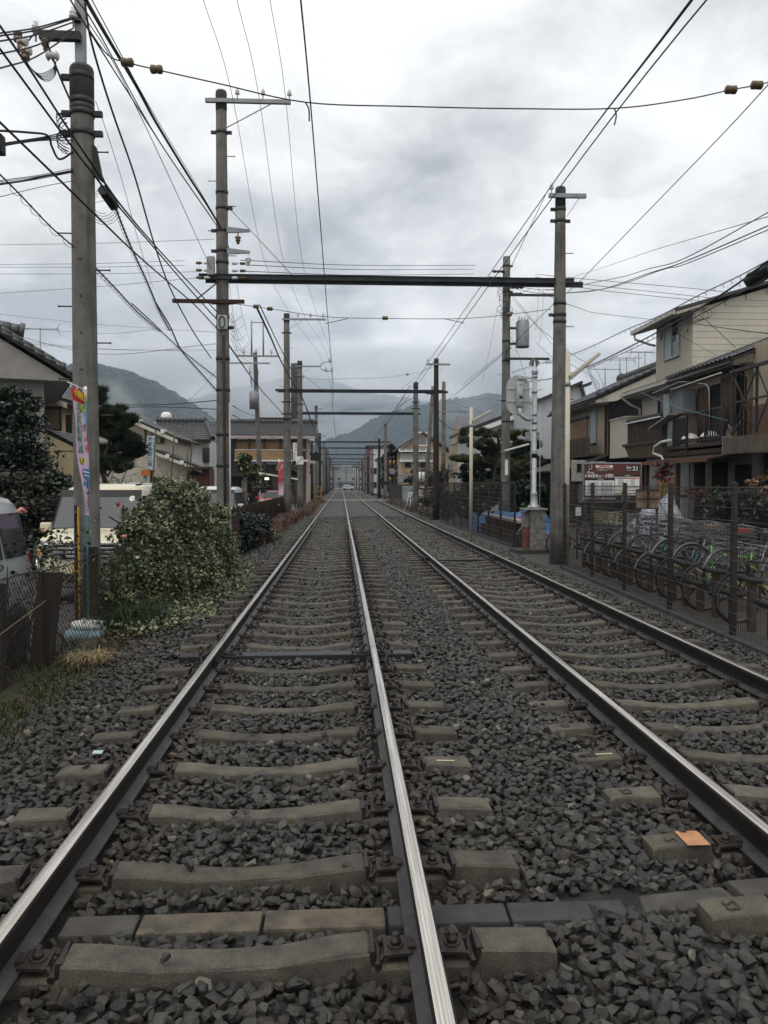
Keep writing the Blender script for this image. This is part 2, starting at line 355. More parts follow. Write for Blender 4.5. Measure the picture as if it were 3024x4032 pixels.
LY=[scatter(1.5,9.5,.046,.05,.078,.0,0),scatter(1.5,6.5,.058,.05,.075,-.028,1),scatter(9.5,19,.052,.055,.082,0,0),scatter(19,42.9,.075,.075,.11,0,0)]
XX,YY,HH,SS=[np.concatenate([l[i] for l in LY]) for i in range(4)]; RR=np.concatenate([l[4] for l in LY])
n=len(XX); me=bpy.data.meshes.new('ballast'); me.vertices.add(n); me.vertices.foreach_set('co',np.stack([XX,YY,HH],1).astype(np.float32).ravel())
a=me.attributes.new('scl','FLOAT','POINT'); a.data.foreach_set('value',SS.astype(np.float32))
a=me.attributes.new('rot','FLOAT_VECTOR','POINT'); a.data.foreach_set('vector',RR.astype(np.float32).ravel())
print('stones',n)
bo=bpy.data.objects.new('ballast',me); C.objects.link(bo); tag(bo,'loose dark grey crushed stone ballast filling the track bed around the sleepers','ballast',kind='stuff')
ng=bpy.data.node_groups.new('ballast_scatter','GeometryNodeTree'); ng.interface.new_socket('Geometry',in_out='INPUT',socket_type='NodeSocketGeometry'); ng.interface.new_socket('Geometry',in_out='OUTPUT',socket_type='NodeSocketGeometry')
gi=ng.nodes.new('NodeGroupInput'); go=ng.nodes.new('NodeGroupOutput'); ip=ng.nodes.new('GeometryNodeInstanceOnPoints'); ci=ng.nodes.new('GeometryNodeCollectionInfo')
ci.inputs['Collection'].default_value=rocks; ci.inputs['Separate Children'].default_value=True; ci.inputs['Reset Children'].default_value=True
ip.inputs['Pick Instance'].default_value=True
def na(nm,t):
    x=ng.nodes.new('GeometryNodeInputNamedAttribute'); x.data_type=t; x.inputs['Name'].default_value=nm; return x.outputs['Attribute']
e2r=ng.nodes.new('FunctionNodeEulerToRotation'); ng.links.new(na('rot','FLOAT_VECTOR'),e2r.inputs[0]); ng.links.new(e2r.outputs[0],ip.inputs['Rotation'])
ng.links.new(na('scl','FLOAT'),ip.inputs['Scale'])
ri=ng.nodes.new('FunctionNodeRandomValue'); ri.data_type='INT'
ng.links.new([o for o in ri.outputs if o.type=='INT'][0],ip.inputs['Instance Index']); [i for i in ri.inputs if i.type=='INT' and i.name=='Max'][0].default_value=13
ng.links.new(gi.outputs[0],ip.inputs['Points']); ng.links.new(ci.outputs[0],ip.inputs['Instance']); ng.links.new(ip.outputs[0],go.inputs[0])
md=bo.modifiers.new('scatter','NODES'); md.node_group=ng
# ================= track =================
railtop=mat('polished_rail_head',(.80,.76,.70),.26,.9,var=.25,vs=9,col2=(.36,.32,.27))
railb=mat('rail_steel',(.020,.016,.014),.5,.2,var=.45,vs=7,bump=.0015,bs=90)
railf=mat('rail_foot_steel',(.055,.052,.052),.5,.3,var=.5,vs=12,bump=.001,bs=90)
slp=mat('sleeper_concrete',(.108,.094,.070),.85,var=.5,vs=7,bump=.004,bs=190,col2=(.052,.047,.042),objrand=.3,speck=.35)
clipm=mat('fastening_steel',(.036,.028,.025),.55,.3,var=.4,vs=30,bump=.001,bs=150)
_n=railtop.node_tree; _mp=_n.nodes.new('ShaderNodeMapping'); _mp.inputs['Scale'].default_value=(9,.10,9); _g=_n.nodes.new('ShaderNodeNewGeometry'); _n.links.new(_g.outputs['Position'],_mp.inputs[0])
for _x in _n.nodes:
    if _x.type=='TEX_NOISE': _n.links.new(_mp.outputs[0],_x.inputs['Vector'])
def rail_mb(xc,y0,y1):
    half=[(0,.012),(.0635,.012),(.0635,.022),(.035,.034),(.011,.044),(.0085,.06),(.0085,.115),(.0125,.125),(.0325,.134),(.0325,.158),(.027,.168),(.014,.1715)]
    pr=half+[(-x,z) for x,z in half[::-1] if x>0]
    m=MB(); n=len(pr); ys=[y0]
    while ys[-1]<y1-6: ys.append(ys[-1]+5)
    ys.append(y1)
    vs=[(xc+x,y,z) for y in ys for x,z in pr]
    for i in range(len(ys)-1):
        for k in range(n):
            a_=k; b_=(k+1)%n; z=(pr[a_][1]+pr[b_][1])/2
            m.f.append((i*n+a_,i*n+b_,(i+1)*n+b_,(i+1)*n+a_)); m.sm.append(False); m.mi.append(1 if z>.164 else (2 if z<.04 and z>.013 else 0))
    m.v=vs; m.f.append(tuple(range(n))[::-1]); m.f.append(tuple((len(ys)-1)*n+k for k in range(n))); m.sm+=[False]*2; m.mi+=[0]*2
    return m
def sleeper_mb(detail):
    # cross profile along x with recessed rail seats; trapezoid section
    pr=[(-1.235,.032),(-1.20,.04),(-1.0,.048),(-.955,.05),(-.945,-.005),(-.555,-.005),(-.545,.05),(-.42,.042),(-.22,.016),(0,.008)]
    pr=pr+[(-x,z) for x,z in pr[:-1][::-1]]
    m=MB(); st=[]
    for x,z in pr:
        wt=.076 if abs(x)>.3 else .070; st+= [(x,-wt-.012,-.16),(x,-wt-.002,z-.010),(x,-wt+.007,z),(x,wt-.007,z),(x,wt+.002,z-.010),(x,wt+.012,-.16)]
    fs=[]
    for i in range(len(pr)-1):
        for k in range(5): fs.append((i*6+k,i*6+k+1,(i+1)*6+k+1,(i+1)*6+k))
    fs+= [(0,1,2,3,4,5)[::-1],tuple((len(pr)-1)*6+k for k in range(6))]
    m.add(st,fs); return m
def clip_mb(s):
    m=MB(); # plate beside the rail foot, step, sprung loop and shoulder wedge; s = side (+1 outward)
    m.hexa([(s*a,b_,c) for a,b_,c in [(.05,-.06,.024),(.15,-.065,.022),(.15,.065,.022),(.05,.06,.024),(.05,-.06,.036),(.15,-.065,.032),(.15,.065,.032),(.05,.06,.036)]])
    m.path([(s*.15,-.05,.03),(s*.165,-.055,.012),(s*.175,-.06,-.002)],.010,6); m.path([(s*.15,.05,.03),(s*.165,.055,.012),(s*.175,.06,-.002)],.010,6)
    m.path([(s*.175,-.085,.002),(s*.172,0,.012),(s*.175,.085,.002)],.014,8)
    m.hexa([(s*a,b_,c) for a,b_,c in [(.186,-.07,.0),(.195,-.07,.0),(.2,.07,.0),(.186,.07,.0),(.186,-.07,.052),(.212,-.07,.052),(.2,.07,.056),(.188,.07,.056)]])
    m.hexa([(s*a,b_,c) for a,b_,c in [(.035,-.03,.028),(.062,-.03,.024),(.062,.03,.024),(.035,.03,.028),(.035,-.03,.044),(.062,-.03,.042),(.062,.03,.042),(.035,.03,.044)]])
    return m
def bolt_mb(s):
    m=MB(); m.lathe([(.031,.032),(.031,.038),(.028,.041)],(s*.105,0,0),14); m.lathe([(.020,.04),(.020,.056),(.0155,.057),(.0155,.077),(.0135,.08)],(s*.105,0,0),6 if 0 else 8); return m
ME_sls=[]
for _k in range(5):
    _m=sleeper_mb(1); _r=random.Random(_k); _m.v=[(x+_r.uniform(-.005,.005),y+_r.uniform(-.004,.004),z+_r.uniform(-.003,.002)) for x,y,z in _m.v]; ME_sls.append(mesh(_m,'sleeper',slp))
ME_clip={s:mesh(clip_mb(s),'rail_clip',clipm) for s in (-1,1)}; ME_bolt={s:mesh(bolt_mb(s),'bolt',clipm) for s in (-1,1)}
def simple_fast(s):
    m=MB(); m.box(min(s*.04,s*.17),max(s*.04,s*.17),-.06,.06,.012,.034); m.lathe([(.022,.034),(.016,.06),(.014,.075)],(s*.105,0,0),6); m.box(min(s*.17,s*.2),max(s*.17,s*.2),-.07,.07,0,.045); return m
ME_fast={s:mesh(simple_fast(s),'rail_clip',clipm) for s in (-1,1)}
tb=MB(); tb.cbox((0,0,-.06),(2.3,.2,.16)); ME_wood=mesh(tb,'timber_sleeper',mat('wet_timber',(.020,.019,.020),.45,var=.4,vs=14,bump=.003,bs=80),bevel=.008)
orange=mat('orange_paint',(.50,.25,.12),.7,var=.3,vs=14)
ylw=mat('chalk_mark',(.55,.45,.28),.8,var=.2)
def track(name,label,tc_,SL,joint,wooden,ends):
    t=thing(name,label,'railway track',(tc_,0,0))
    for sx in (-.75,.75):
        js=[joint-25,joint]; 
        while js[-1]<85: js.append(js[-1]+25)
        js.append(400)
        for a_,b_ in zip(js[:-1],js[1:]):
            if b_<-1: continue
            rl=part('rail',rail_mb(tc_+sx,a_+.006,b_-.006),[railb,railtop,railf],t)
        for j in js[1:-1]:
            m=MB()
            for s in (-1,1):
                m.hexa([(tc_+sx+s*a_,j+b_,c) for a_,b_,c in [(.03,-.28,.03),(.014,-.28,.05),(.014,.28,.05),(.03,.28,.03),(.034,-.28,.122),(.014,-.28,.122),(.014,.28,.122),(.034,.28,.122)]])
                for k in (-.2,-.08,.08,.2): m.lathe([(.018,.03),(.018,.048),(.01,.05),(.01,.062)] if s>0 else [(.01,-.062),(.01,-.05),(.018,-.048),(.018,-.03)],(tc_+sx,j+k,.08),8,'x')
            part('fishplate',m,clipm,t)
            if j<30:
                m=MB(); s=1 if sx>0 else -1
                m.path([(tc_+sx+s*.035,j-.42,.13),(tc_+sx+s*.09,j-.3,.09),(tc_+sx+s*.13,j-.1,.11),(tc_+sx+s*.13,j+.15,.07),(tc_+sx+s*.035,j+.36,.13)],.009,6); part('bond_cable',m,cabm,t)
    for y in SL:
        wd=any(abs(y-q)<.02 for q in wooden)
        s=link('timber_sleeper' if wd else 'sleeper',ME_wood if wd else random.choice(ME_sls),t,(0,y,0),(0,0,random.uniform(-.006,.006)+(.018 if tc_<0 and y<14 else 0)))
        if wd: s['label']='dark wet timber sleeper under the rail joint'; s.location.z=.035
        for sx in (-.75,.75):
            for q in (-1,1):
                if y<14:
                    link('rail_clip',ME_clip[q],s,(sx,0,0)); link('bolt',ME_bolt[q],s,(sx,0,0))
                elif y<30: link('rail_clip',ME_fast[q],s,(sx,0,0))
    return t
tr1=track('railway_track','left railway track with the camera standing just beside its right rail','l',SL1,0,[],0) if 0 else track('railway_track','left hand railway track of two polished rails on grey concrete sleepers',T1X,SL1,7.95,[8.25],0)
tr2=track('railway_track','right hand railway track running beside the bicycle park fence',T2X,SL2,18.5,[18.5],0)
# paint marks on the right track's sleeper ends
ys=min(SL2,key=lambda y:abs(y-3.82))
m=MB(); m.box(T2X-1.075,T2X-.965,ys-.078,ys+.078,.0505,.0525); part('paint_mark',m,orange,tr2,label='orange painted sleeper end')
for y_ in (5.05,):
    ys=min(SL2,key=lambda y:abs(y-y_)); m=MB(); m.cbox((T2X-1.05,ys,.0505),(.11,.014,.003),.1); part('paint_mark',m,ylw,tr2)
    ys=min(SL1,key=lambda y:abs(y-5.05)); m=MB(); m.cbox((T1X+1.08,ys,.0495),(.11,.016,.003),-.1); part('paint_mark',m,ylw,tr1)
for y_,s_ in ((2.58,'S3'),(3.2,'S3'),(3.82,'S'),(4.44,'S3'),(5.06,'S3'),(5.68,'S3')):
    ys=min(SL2,key=lambda y:abs(y-y_)); text(s_,.085,mat('moulded_mark',(.045,.04,.035),.9),tr2,(T2X-1.13,ys,.0475),(0,-1,0),(1,0,0),depth=.0015)
# cable trough crossing under the rails
trg=[mat('trough_grey',(.085,.078,.068),.85,var=.4,vs=6,bump=.003,bs=120,objrand=.2),mat('trough_dark',(.05,.05,.052),.8,var=.4,vs=6,bump=.003,bs=120),mat('trough_tan',(.125,.10,.07),.85,var=.5,vs=9,bump=.003,bs=120,col2=(.05,.045,.038))]
ct=thing('cable_trough','row of short concrete cable trough covers crossing both tracks between the nearest sleepers','cable trough',(1,3.3,0))
x=-1.12; k=0
while x<3.9:
    L_=.50 if k else .3; yc=float(trough_y(np.array([x+L_/2]))[0]); a_=math.atan(.13) if .9<x<2.5 else 0
    m=MB(); m.cbox((x+L_/2,yc+random.uniform(-.006,.006),-.072+random.uniform(-.006,.006)+(.02 if x>1.5 else 0)),(L_-.012,.15,.11),a_+random.uniform(-.015,.015),random.uniform(-.02,.02),random.uniform(-.012,.012))
    part('trough_cover',m,trg[[0,2,2,1,1,0,0,2,1,1,0][k%11]],ct,bevel=.012); x+=L_; k+=1
# dark channel and plank edges further out
m=MB(); m.box(-3,4.6,41.02,41.22,-.06,.035); solo('drain_channel',m,steel_d,'dark cross drain channel where the visible sleepers end','drain')
for i,(y,nm) in enumerate(((84.4,'near'),(180,'second'),(300,'far'))):
    m=MB(); m.box(-3.9,5.9,y-.25,y,-.1,.16); solo('crossing_kerb',m,mat('pale_kerb',(.42,.38,.33),.8,var=.3,vs=2),'pale concrete edge of the %s level crossing across both tracks'%nm,'kerb',bevel=.02)
# ================= poles =================
insm=MB(); insm.lathe([(.012,-.10),(.012,0),(.05,.01),(.055,.03),(.03,.045),(.045,.06),(.045,.08),(.025,.095),(.028,.13),(.012,.14)],n=10)
ME_ins=mesh(insm,'insulator',porc); ME_insw=mesh(insm,'insulator',porw)
sbm=MB(); sbm.tube((0,0,0),(.18,0,0),.009,6); sbm.lathe([(.016,.172),(.016,.18)],n=6,ax='x'); ME_sb=mesh(sbm,'step_bolt',steel_d)
def pole_base(label,x,y,z0,z1,rb,rt,m=None,group=None,cap=True,cat='utility pole',name='utility_pole',lean=(0,0),n=18):
    t=thing(name,label,cat,(x,y,z0),0,group); t['_h']=0; del t['_h']
    mb=MB(); H=z1-z0; k=8
    pr=[(rb+(rt-rb)*i/k,z0+H*i/k) for i in range(k+1)]
    mb.lathe([(r_,h) for r_,h in pr],(x,y,0),n)
    if lean!=(0,0): mb.v=[(p[0]+lean[0]*(p[2]-z0)/H,p[1]+lean[1]*(p[2]-z0)/H,p[2]) for p in mb.v]
    part('shaft',mb,m or conc,t)
    if cap:
        c=MB(); c.lathe([(rt*1.07,z1-(.56 if rt>.13 and y<12 else .42)),(rt*1.07,z1-.03),(rt*.9,z1+.015)],(x+lean[0],y+lean[1],0),n); part('cap_sleeve',c,conc_d if m is not wood_d else steel_d,t)
    t_=dict(x=x,y=y,rb=rb,rt=rt,z0=z0,z1=z1,lean=lean); PD[t.name]=t_
    return t
PD={}
def rad(t,z): d=PD[t.name]; return d['rb']+(d['rt']-d['rb'])*(z-d['z0'])/(d['z1']-d['z0'])
def band(t,z,lug=0,h=.07,m=None):
    d=PD[t.name]; r_=rad(t,z)+.006; mb=MB(); fx=d['x']+d['lean'][0]*(z-d['z0'])/(d['z1']-d['z0'])
    mb.lathe([(r_,z-h/2),(r_+.006,z-h/2),(r_+.006,z+h/2),(r_,z+h/2)],(fx,d['y'],0),14)
    for s in ((-1,1) if lug==2 else ((lug,) if lug else ())):
        mb.box(fx+s*(r_),fx+s*(r_+.10),d['y']-.03,d['y']+.03,z-h*.45,z+h*.45)
    part('clamp_band',mb,m or steel_d,t)
def steps(t,z0,z1,dz=.9,s0=1):
    d=PD[t.name]; s=s0; z=z0
    while z<z1:
        o=link('step_bolt',ME_sb,t,(s*(rad(t,z)-.01),0,z-d['z0']),(0,0,0 if s>0 else PI)); s=-s; z+=dz/2
def holes(t,z0,z1,dz):
    d=PD[t.name]; z=z0
    while z<z1:
        mb=MB(); r_=rad(t,z); mb.lathe([(.016,-r_-.004),(.016,-r_+.02)],(d['x'],d['y'],z),8,'y'); part('bolt_hole',mb,steel_d,t); z+=dz
def arm(t,z,x0,x1,h=.09,w=.075,m=None,brace=None,yo=None,name='crossarm'):
    d=PD[t.name]; yy=d['y']-(rad(t,z)+w/2+.003) if yo is None else d['y']+yo
    mb=MB(); mb.box(x0,x1,yy-w/2,yy+w/2,z-h/2,z+h/2)
    part(name,mb,m or steel,t,bevel=.004)
    if brace:
        bx,bz=brace; b_=MB(); b_.bar((bx,yy,z-h/2),(d['x']+(rad(t,bz) if bx>d['x'] else -rad(t,bz))*.9,yy,bz),.03,.012); part('brace',b_,m or steel,t)
    return yy
def ins(t,x,y,z,white_=False,flip=False,s=1.0):
    o=t.name; b=ORG[o]; k=link('insulator',ME_insw if white_ else ME_ins,t,(x-b.x,y-b.y,z-b.z),(PI if flip else 0,0,0)); k.scale=(s,s,s); return k
def beam(label,y,z,x0,x1,ho=.19):
    # two steel channels back to back
    mb=MB(); 
    for s in (-1,1):
        yy=y+s*.09
        mb.box(x0+(.0 if s<0 else .12),x1-(.0 if s>0 else .25),yy-.04,yy+.04,z+(.018 if s<0 else -.018)-ho/2*.6,z+(.018 if s<0 else -.018)-ho/2*.6+.012)
        mb.box(x0+(.0 if s<0 else .12),x1-(.0 if s>0 else .25),yy-.006,yy+.006,z+(.018 if s<0 else -.018)-ho/2*.6+.012,z+(.018 if s<0 else -.018)+ho/2*.6-.012)
        mb.box(x0+(.0 if s<0 else .12),x1-(.0 if s>0 else .25),yy-.04,yy+.04,z+(.018 if s<0 else -.018)+ho/2*.6-.012,z+(.018 if s<0 else -.018)+ho/2*.6)
    n=int((x1-x0)/1.3)
    for i in range(1,n): x=x0+(x1-x0)*i/n; mb.tube((x,y-.13,z),(x,y+.13,z),.012,6)
    return solo('gantry_beam',mb,beamm,label,'gantry beam')
beamm=mat('painted_beam',(.030,.036,.045),.45,.35,var=.5,vs=3,streak=.2)
# --- L1 : big near pole left with steel extension
L1=pole_base('thick grey concrete pole nearest the camera on the left with a steel extension on top',-3.22,10.3,-.12,6.92,.158,.132)
for z in (6.80,6.50,6.42,6.36,6.12): band(L1,z,2 if z in (6.36,6.12) else (-1 if z==6.80 else 0))
steps(L1,2.2,5.0,.9,-1); holes(L1,3.2,5.0,.45); steps(L1,5.9,6.6,.9,1)
mb=MB(); mb.box(-3.275,-3.165,10.22,10.33,6.90,9.6); part('extension_post',mb,steel,L1,bevel=.006)
yy=10.2
def q1(x,y,Y=10.2):
    p=PY(*cr('A',x,y),Y); return p.x-.108,-.12+(p.z+.12)/.9744
xa,za=q1(262,236); xb,_=q1(528,236); mb=MB(); mb.box(xa,xb,yy-.05,yy+.03,za-.05,za+.05); part('crossarm',mb,steel_d,L1)
for py_ in (98,136): x_,z_=q1(475,py_); mb=MB(); mb.box(x_,xb,yy-.04,yy+.03,z_-.012,z_+.012); part('insulator_bracket',mb,steel_d,L1)
for px_,py_,fl in ((483,128,False),(238,222,False),(300,262,True)): x_,z_=q1(px_,py_); ins(L1,x_,10.18,z_,not fl,fl)
m=MB(); m.hexa([(-3.10,10.25,5.62),(-2.97,10.25,5.52),(-2.97,10.32,5.52),(-3.10,10.32,5.62),(-3.09,10.25,5.98),(-3.05,10.25,5.95),(-3.05,10.32,5.95),(-3.09,10.32,5.98)]); part('cable_guard',m,blk,L1)
# coils of wire and clamps on the top
m=MB()
for k in range(9):
    a0=random.uniform(0,6); pts=[(-3.22-.13-.13*abs(math.sin(a)),10.2+.05*math.cos(a*2+k),6.25-.35*k/9+.10*math.cos(a)) for a in np.linspace(a0,a0+4.5,14)]; m.path(pts,.005,4)
part('wire_coil',m,cabm,L1)
# --- L2
p=PZ(*cr('V',485,1213),-.08); X2=-2.80; Y2=18.5
L2=pole_base('tall concrete gantry pole with crossarm rising through the ivy left of the tracks',X2,Y2,-.15,10.52,.165,.115)
yy=arm(L2,10.25,-3.12,-1.28,brace=(-1.7,9.65))
for x in (-2.43,-1.88,-1.31): ins(L2,x,yy,10.39,True)
for z,l in ((9.62,2),(8.3,0),(7.95,1),(7.45,-1),(7.0,-1),(6.75,0),(5.85,2),(5.55,0),(5.3,1),(4.6,0),(3.9,0),(2.9,0),(2.2,0)): band(L2,z,l)
steps(L2,6.9,9.3,1.1,1); holes(L2,2.4,6,.7)
yy=Y2-.2
for z,s in ((7.42,1.0),(6.95,1.0)):
    m=MB(); m.prism([(X2+.12,yy+.06,z+.09),(X2+.12,yy+.06,z-.05),(X2+.62,yy+.06,z-.02),(X2+.62,yy+.06,z+.03)],(0,.05,0)); part('bracket',m,steel,L2); 
    o=ins(L2,X2+(.36 if z>7.2 else .58),yy+.08,z-.12,z<7.2,True,1.25)
m=MB(); m.cbox((X2-.22,yy+.02,6.62),(.16,.14,.42)); part('junction_box',m,steel,L2,bevel=.02)
for z,side in ((6.68,-1),(6.52,-1),(6.36,-1),(6.68,1),(6.52,1),(6.36,1)):
    for k in range(2):
        m=MB(); x=X2+side*(.3+.17*k); m.lathe([(.012,-.07),(.035,-.05),(.03,-.01),(.04,0),(.03,.03),(.012,.07)],(x,yy+.0,z),8,'x'); part('strain_insulator',m,porc if k else porw,L2)
m=MB(); m.box(-3.85,-2.3,yy-.03,yy+.04,5.80,5.88); part('crossarm',m,rust,L2); m=MB(); m.bar((-3.35,yy,5.86),(X2-.05,yy,6.28),.04,.02); part('brace',m,rust,L2)
m=MB(); m.cbox((X2+.02,Y2-.19,5.38),(.22,.09,.32)); part('junction_box',m,mat('pale_grey_box',(.33,.34,.34),.5,var=.2),L2,bevel=.02)
m=MB(); m.path([(X2+.02+.06*math.cos(a),Y2-.245,5.38+.13*math.sin(a)) for a in np.linspace(0,6.28,16)],.012,6); part('cable_loop',m,cabm,L2)
m=MB(); m.tube((X2+.155,Y2-.12,-.1),(X2+.155,Y2-.12,3.6),.022,8); part('conduit',m,mat('pale_conduit',(.34,.37,.40),.5,var=.2),L2)
m=MB(); m.tube((X2+.06,Y2-.17,-.1),(X2+.04,Y2-.16,5.1),.03,8); part('conduit',m,rust,L2)
m=MB(); m.path([(X2+.6+.0*a,yy,5.9) for a in (0,)]+[(-3.42,yy,5.8),(-3.47,yy,5.4),(-3.42,yy,5.05),(-3.25,yy,4.98),(-3.12,yy,5.1),(-3.08,yy,5.45),(-3.12,yy,5.6)][0:0] or [(-3.47,yy,5.8),(-3.48,yy,5.35),(-3.40,yy,5.05),(-3.27,yy,4.99),(-3.15,yy,5.1),(-3.12,yy,5.4),(-3.15,yy,5.7)],.014,6); part('cable_loop',m,cabm,L2)
# --- R1
X1=4.72; Y1=18.4
R1=pole_base('stout square shouldered concrete gantry pole beside the bicycle park fence on the right',X1,Y1,-.12,8.22,.195,.108)
yy=arm(R1,8.0,4.42,5.25,brace=(5.1,7.55)); ins(R1,4.48,yy,8.13,True)
for z,l in ((7.75,-1),(7.5,2),(5.7,0),(5.45,-1),(5.3,0)): band(R1,z,l)
holes(R1,3,7.4,.62); steps(R1,3.6,7.3,1.6,1)
beam('black twin channel gantry beam nearest the camera spanning both tracks',18.45,6.24,-3.10,5.43)
# --- R2 utility pole with transformer
X=6.3;Y=32
R2=pole_base('concrete utility pole with a grey drum transformer behind the right hand gantry pole',X,Y,-.06,10.55,.19,.14,cap=False)
m=MB(); m.lathe([(.25,7.05),(.26,7.1),(.26,8.0),(.22,8.06)],(X+.62,Y-.1,0),16); tr=part('transformer',m,steel,R2)
m=MB(); m.box(X+.1,X+.42,Y-.14,Y-.06,7.75,7.83); m.box(X+.1,X+.42,Y-.14,Y-.06,7.15,7.23); part('transformer_bracket',m,steel_d,R2)
for k in range(4):
    m=MB(); m.lathe([(.03,8.02),(.05,8.06),(.04,8.16),(.02,8.24)],(X+.45+.11*k,Y-.25,0),8); part('bushing',m,porw,R2)
arm(R2,6.6,X-.1,X+1.65,m=steel_d); arm(R2,9.05,X+.1,X+1.9,m=steel_d)
m=MB(); m.cbox((X+1.05,Y-.2,6.44),(.3,.2,.28),.4,.3,.3); part('cutout_box',m,steel,R2,bevel=.02)
for k,(dx,z) in enumerate(((-.5,9.95),(-.65,9.7),(-.72,9.4),(.5,9.55),(.55,9.35),(.5,9.1))):
    for j in range(3):
        m=MB(); x=X+dx+math.copysign(.16*j,-dx); m.lathe([(.02,-.08),(.06,-.04),(.05,0),(.07,.02),(.03,.08)],(x,Y-.15,z),8,'x'); part('strain_insulator',m,porc if j%2 else blk,R2)
for z in (10.2,9.2,8.4,7.3,6.55,5.0,4.2): band(R2,z,1 if z>8 else 0)
steps(R2,2.5,6.4,1.0,1)
m=MB()
for k in range(12):
    a0=random.uniform(0,6); cz=8.25+.12*k; rx=.15+.15*random.random(); m.path([(X-.1+rx*math.cos(a),Y-.22,cz+.18*math.sin(a)) for a in np.linspace(a0,a0+5,12)],.009,4)
part('wire_coil',m,cabm,R2)
m=MB(); m.box(X-.06,X+.06,Y-.196,Y-.19,2.1,2.7); part('number_plate',m,white,R2)
# --- further gantries
L3=pole_base('tall concrete pole with a cantilever arm beside the pink banner',-2.79,41.6,-.1,10.3,.20,.14)
yy=arm(L3,10.0,-3.0,-.85,m=steel,brace=(-2.0,9.5))
for x in (-2.22,-1.6,-.98): ins(L3,x,yy,10.15,True,s=1.3)
arm(L3,5.05,-4.1,-2.5,m=rust,brace=(-3.3,4.6)); [band(L3,z,2) for z in (9.35,5.9,5.3)]; steps(L3,6,9,1.3,1)
R3=pole_base('dark brown wooden pole right of the tracks carrying the second gantry beam',4.72,41.5,-.1,8.0,.17,.115,m=wood_d)
yy=arm(R3,7.7,4.2,5.4,m=steel,brace=(5.1,7.3)); ins(R3,4.28,yy,7.85,True,s=1.3)
beam('second gantry beam from the camera crossing the tracks between a concrete and a wooden pole',41.55,6.38,-3.27,5.35)
L4=pole_base('concrete pole with a forked insulator arm behind the white sauna sign',-2.62,52,-.1,9.5,.20,.15)
arm(L4,9.15,-2.9,-1.35,m=steel,brace=(-2.0,8.7)); 
m=MB()
for s in (-1,1): m.path([(-1.35,51.8,9.15),(-1.25,51.8,9.15+s*.18),(-1.05,51.8,9.15+s*.28),(-.62,51.8,9.15+s*.3)],.03,6)
part('fork_bracket',m,steel,L4)
for x,z in ((-.75,9.5),(-.62,8.9),(-1.0,8.9)): ins(L4,x,51.8,z,True,s=1.6)
[band(L4,z,2) for z in (8.5,6.8)]; holes(L4,2,6,1)
m=MB(); m.quad((-2.86,51.79,3.0),(-2.40,51.79,3.0),(-2.40,51.79,3.5),(-2.86,51.79,3.5)); m.v=[(a,b-.0,c) for a,b,c in m.v]; mm=MB(); mm.box(-2.86,-2.40,51.775,51.79,3.0,3.5); part('marker_plate',mm,white,L4)
mm=MB(); mm.bar((-2.84,51.77,3.05),(-2.3,51.77,3.62),.07,.01); part('marker_stripe',mm,blk,L4)
R4=pole_base('pale concrete pole right of the tracks in front of the tan gabled house',4.68,52,-.1,8.15,.21,.145)
arm(R4,7.6,4.2,5.3,m=steel_d); [band(R4,z,2) for z in (6.9,6.5)]; steps(R4,4,6.4,1.2,1); holes(R4,1.5,5,1.2)
beam('third gantry beam from the camera ending at the pale pole by the tan house',52.05,6.16,-2.85,4.96)
rows=[(89,'c',10.1,8.2),(104,'w',8.1,7.4),(127,'c',8.3,7.6),(148,'w',8,7.2),(170,'c',8.6,7.8),(190,'w',8,7.4),(225,'c',8.4,7.6),(262,'w',8,7),(310,'c',8,7)]
ords=['fourth','fifth','sixth','seventh','eighth','ninth','tenth','eleventh','farthest']
for i,(y,k,hl,hr) in enumerate(rows):
    m_=wood_d if k=='w' else conc; nmw='brown wooden' if k=='w' else 'grey concrete'
    for s,h,xx in ((-1,hl,-2.7),(1,hr,4.72)):
        q=pole_base('%s pole on the %s of the tracks at the %s gantry from the camera'%(nmw,'left' if s<0 else 'right',ords[i]),xx,y,-.1,h,.2,.15,m=m_,n=12)
        if i<6: arm(q,h-.35,xx-.5 if s>0 else xx-.2,xx+.7,m=steel)
    beam('%s gantry beam from the camera across the tracks'%ords[i],y,6.25,-3.2,5.3)
X=5.75
q=pole_base('slim grey leaning pole in front of the tan house gable',*[PY(*cr('H',820,1680),64)[k] for k in (0,1)],-.1,9.3,.16,.13,n=12,lean=(.62,0),cap=False); band(q,7.9)
arm(q,8.7,PD[q.name]['x']+.1,PD[q.name]['x']+.75,m=steel_d)
pp=PY(*cr('H',1093,1500),70)
q=pole_base('tall thin pale grey pole behind the dark wooden pole on the right',pp.x,70,-.1,PY(*cr('H',1093,10),70).z,.2,.16,n=12,cap=False); arm(q,PY(0,0,70).z*0+PY(*cr('H',1093,450),70).z,pp.x-.8,pp.x+2.3,m=steel)
pp=PY(*cr('V',560,1000),58)
q=pole_base('concrete utility pole with transformer rising in front of the sauna building',pp.x+.1,58,-.1,PY(*cr('M',325,285),58).z,.19,.14,lean=(-.35,0),cap=False)
m=MB(); c_=PY(*cr('M',303,570),58); m.lathe([(.3,c_.z-.6),(.32,c_.z+.55),(.2,c_.z+.65)],(c_.x,57.7,0),14); part('transformer',m,steel,q)
c_=PY(*cr('M',325,308),58); m=MB(); m.box(c_.x-1.4,c_.x+1.4,57.7,57.8,c_.z-.06,c_.z+.06); part('crossarm',m,steel,q)
for dx in (-.95,-.1,.95): ins(q,c_.x+dx,57.75,c_.z+.2,True,s=2.2)
m=MB(); 
for dx in (-.4,.4): m.tube((c_.x+dx,57.75,c_.z),(c_.x+dx,57.75,c_.z+2.4),.06,6)
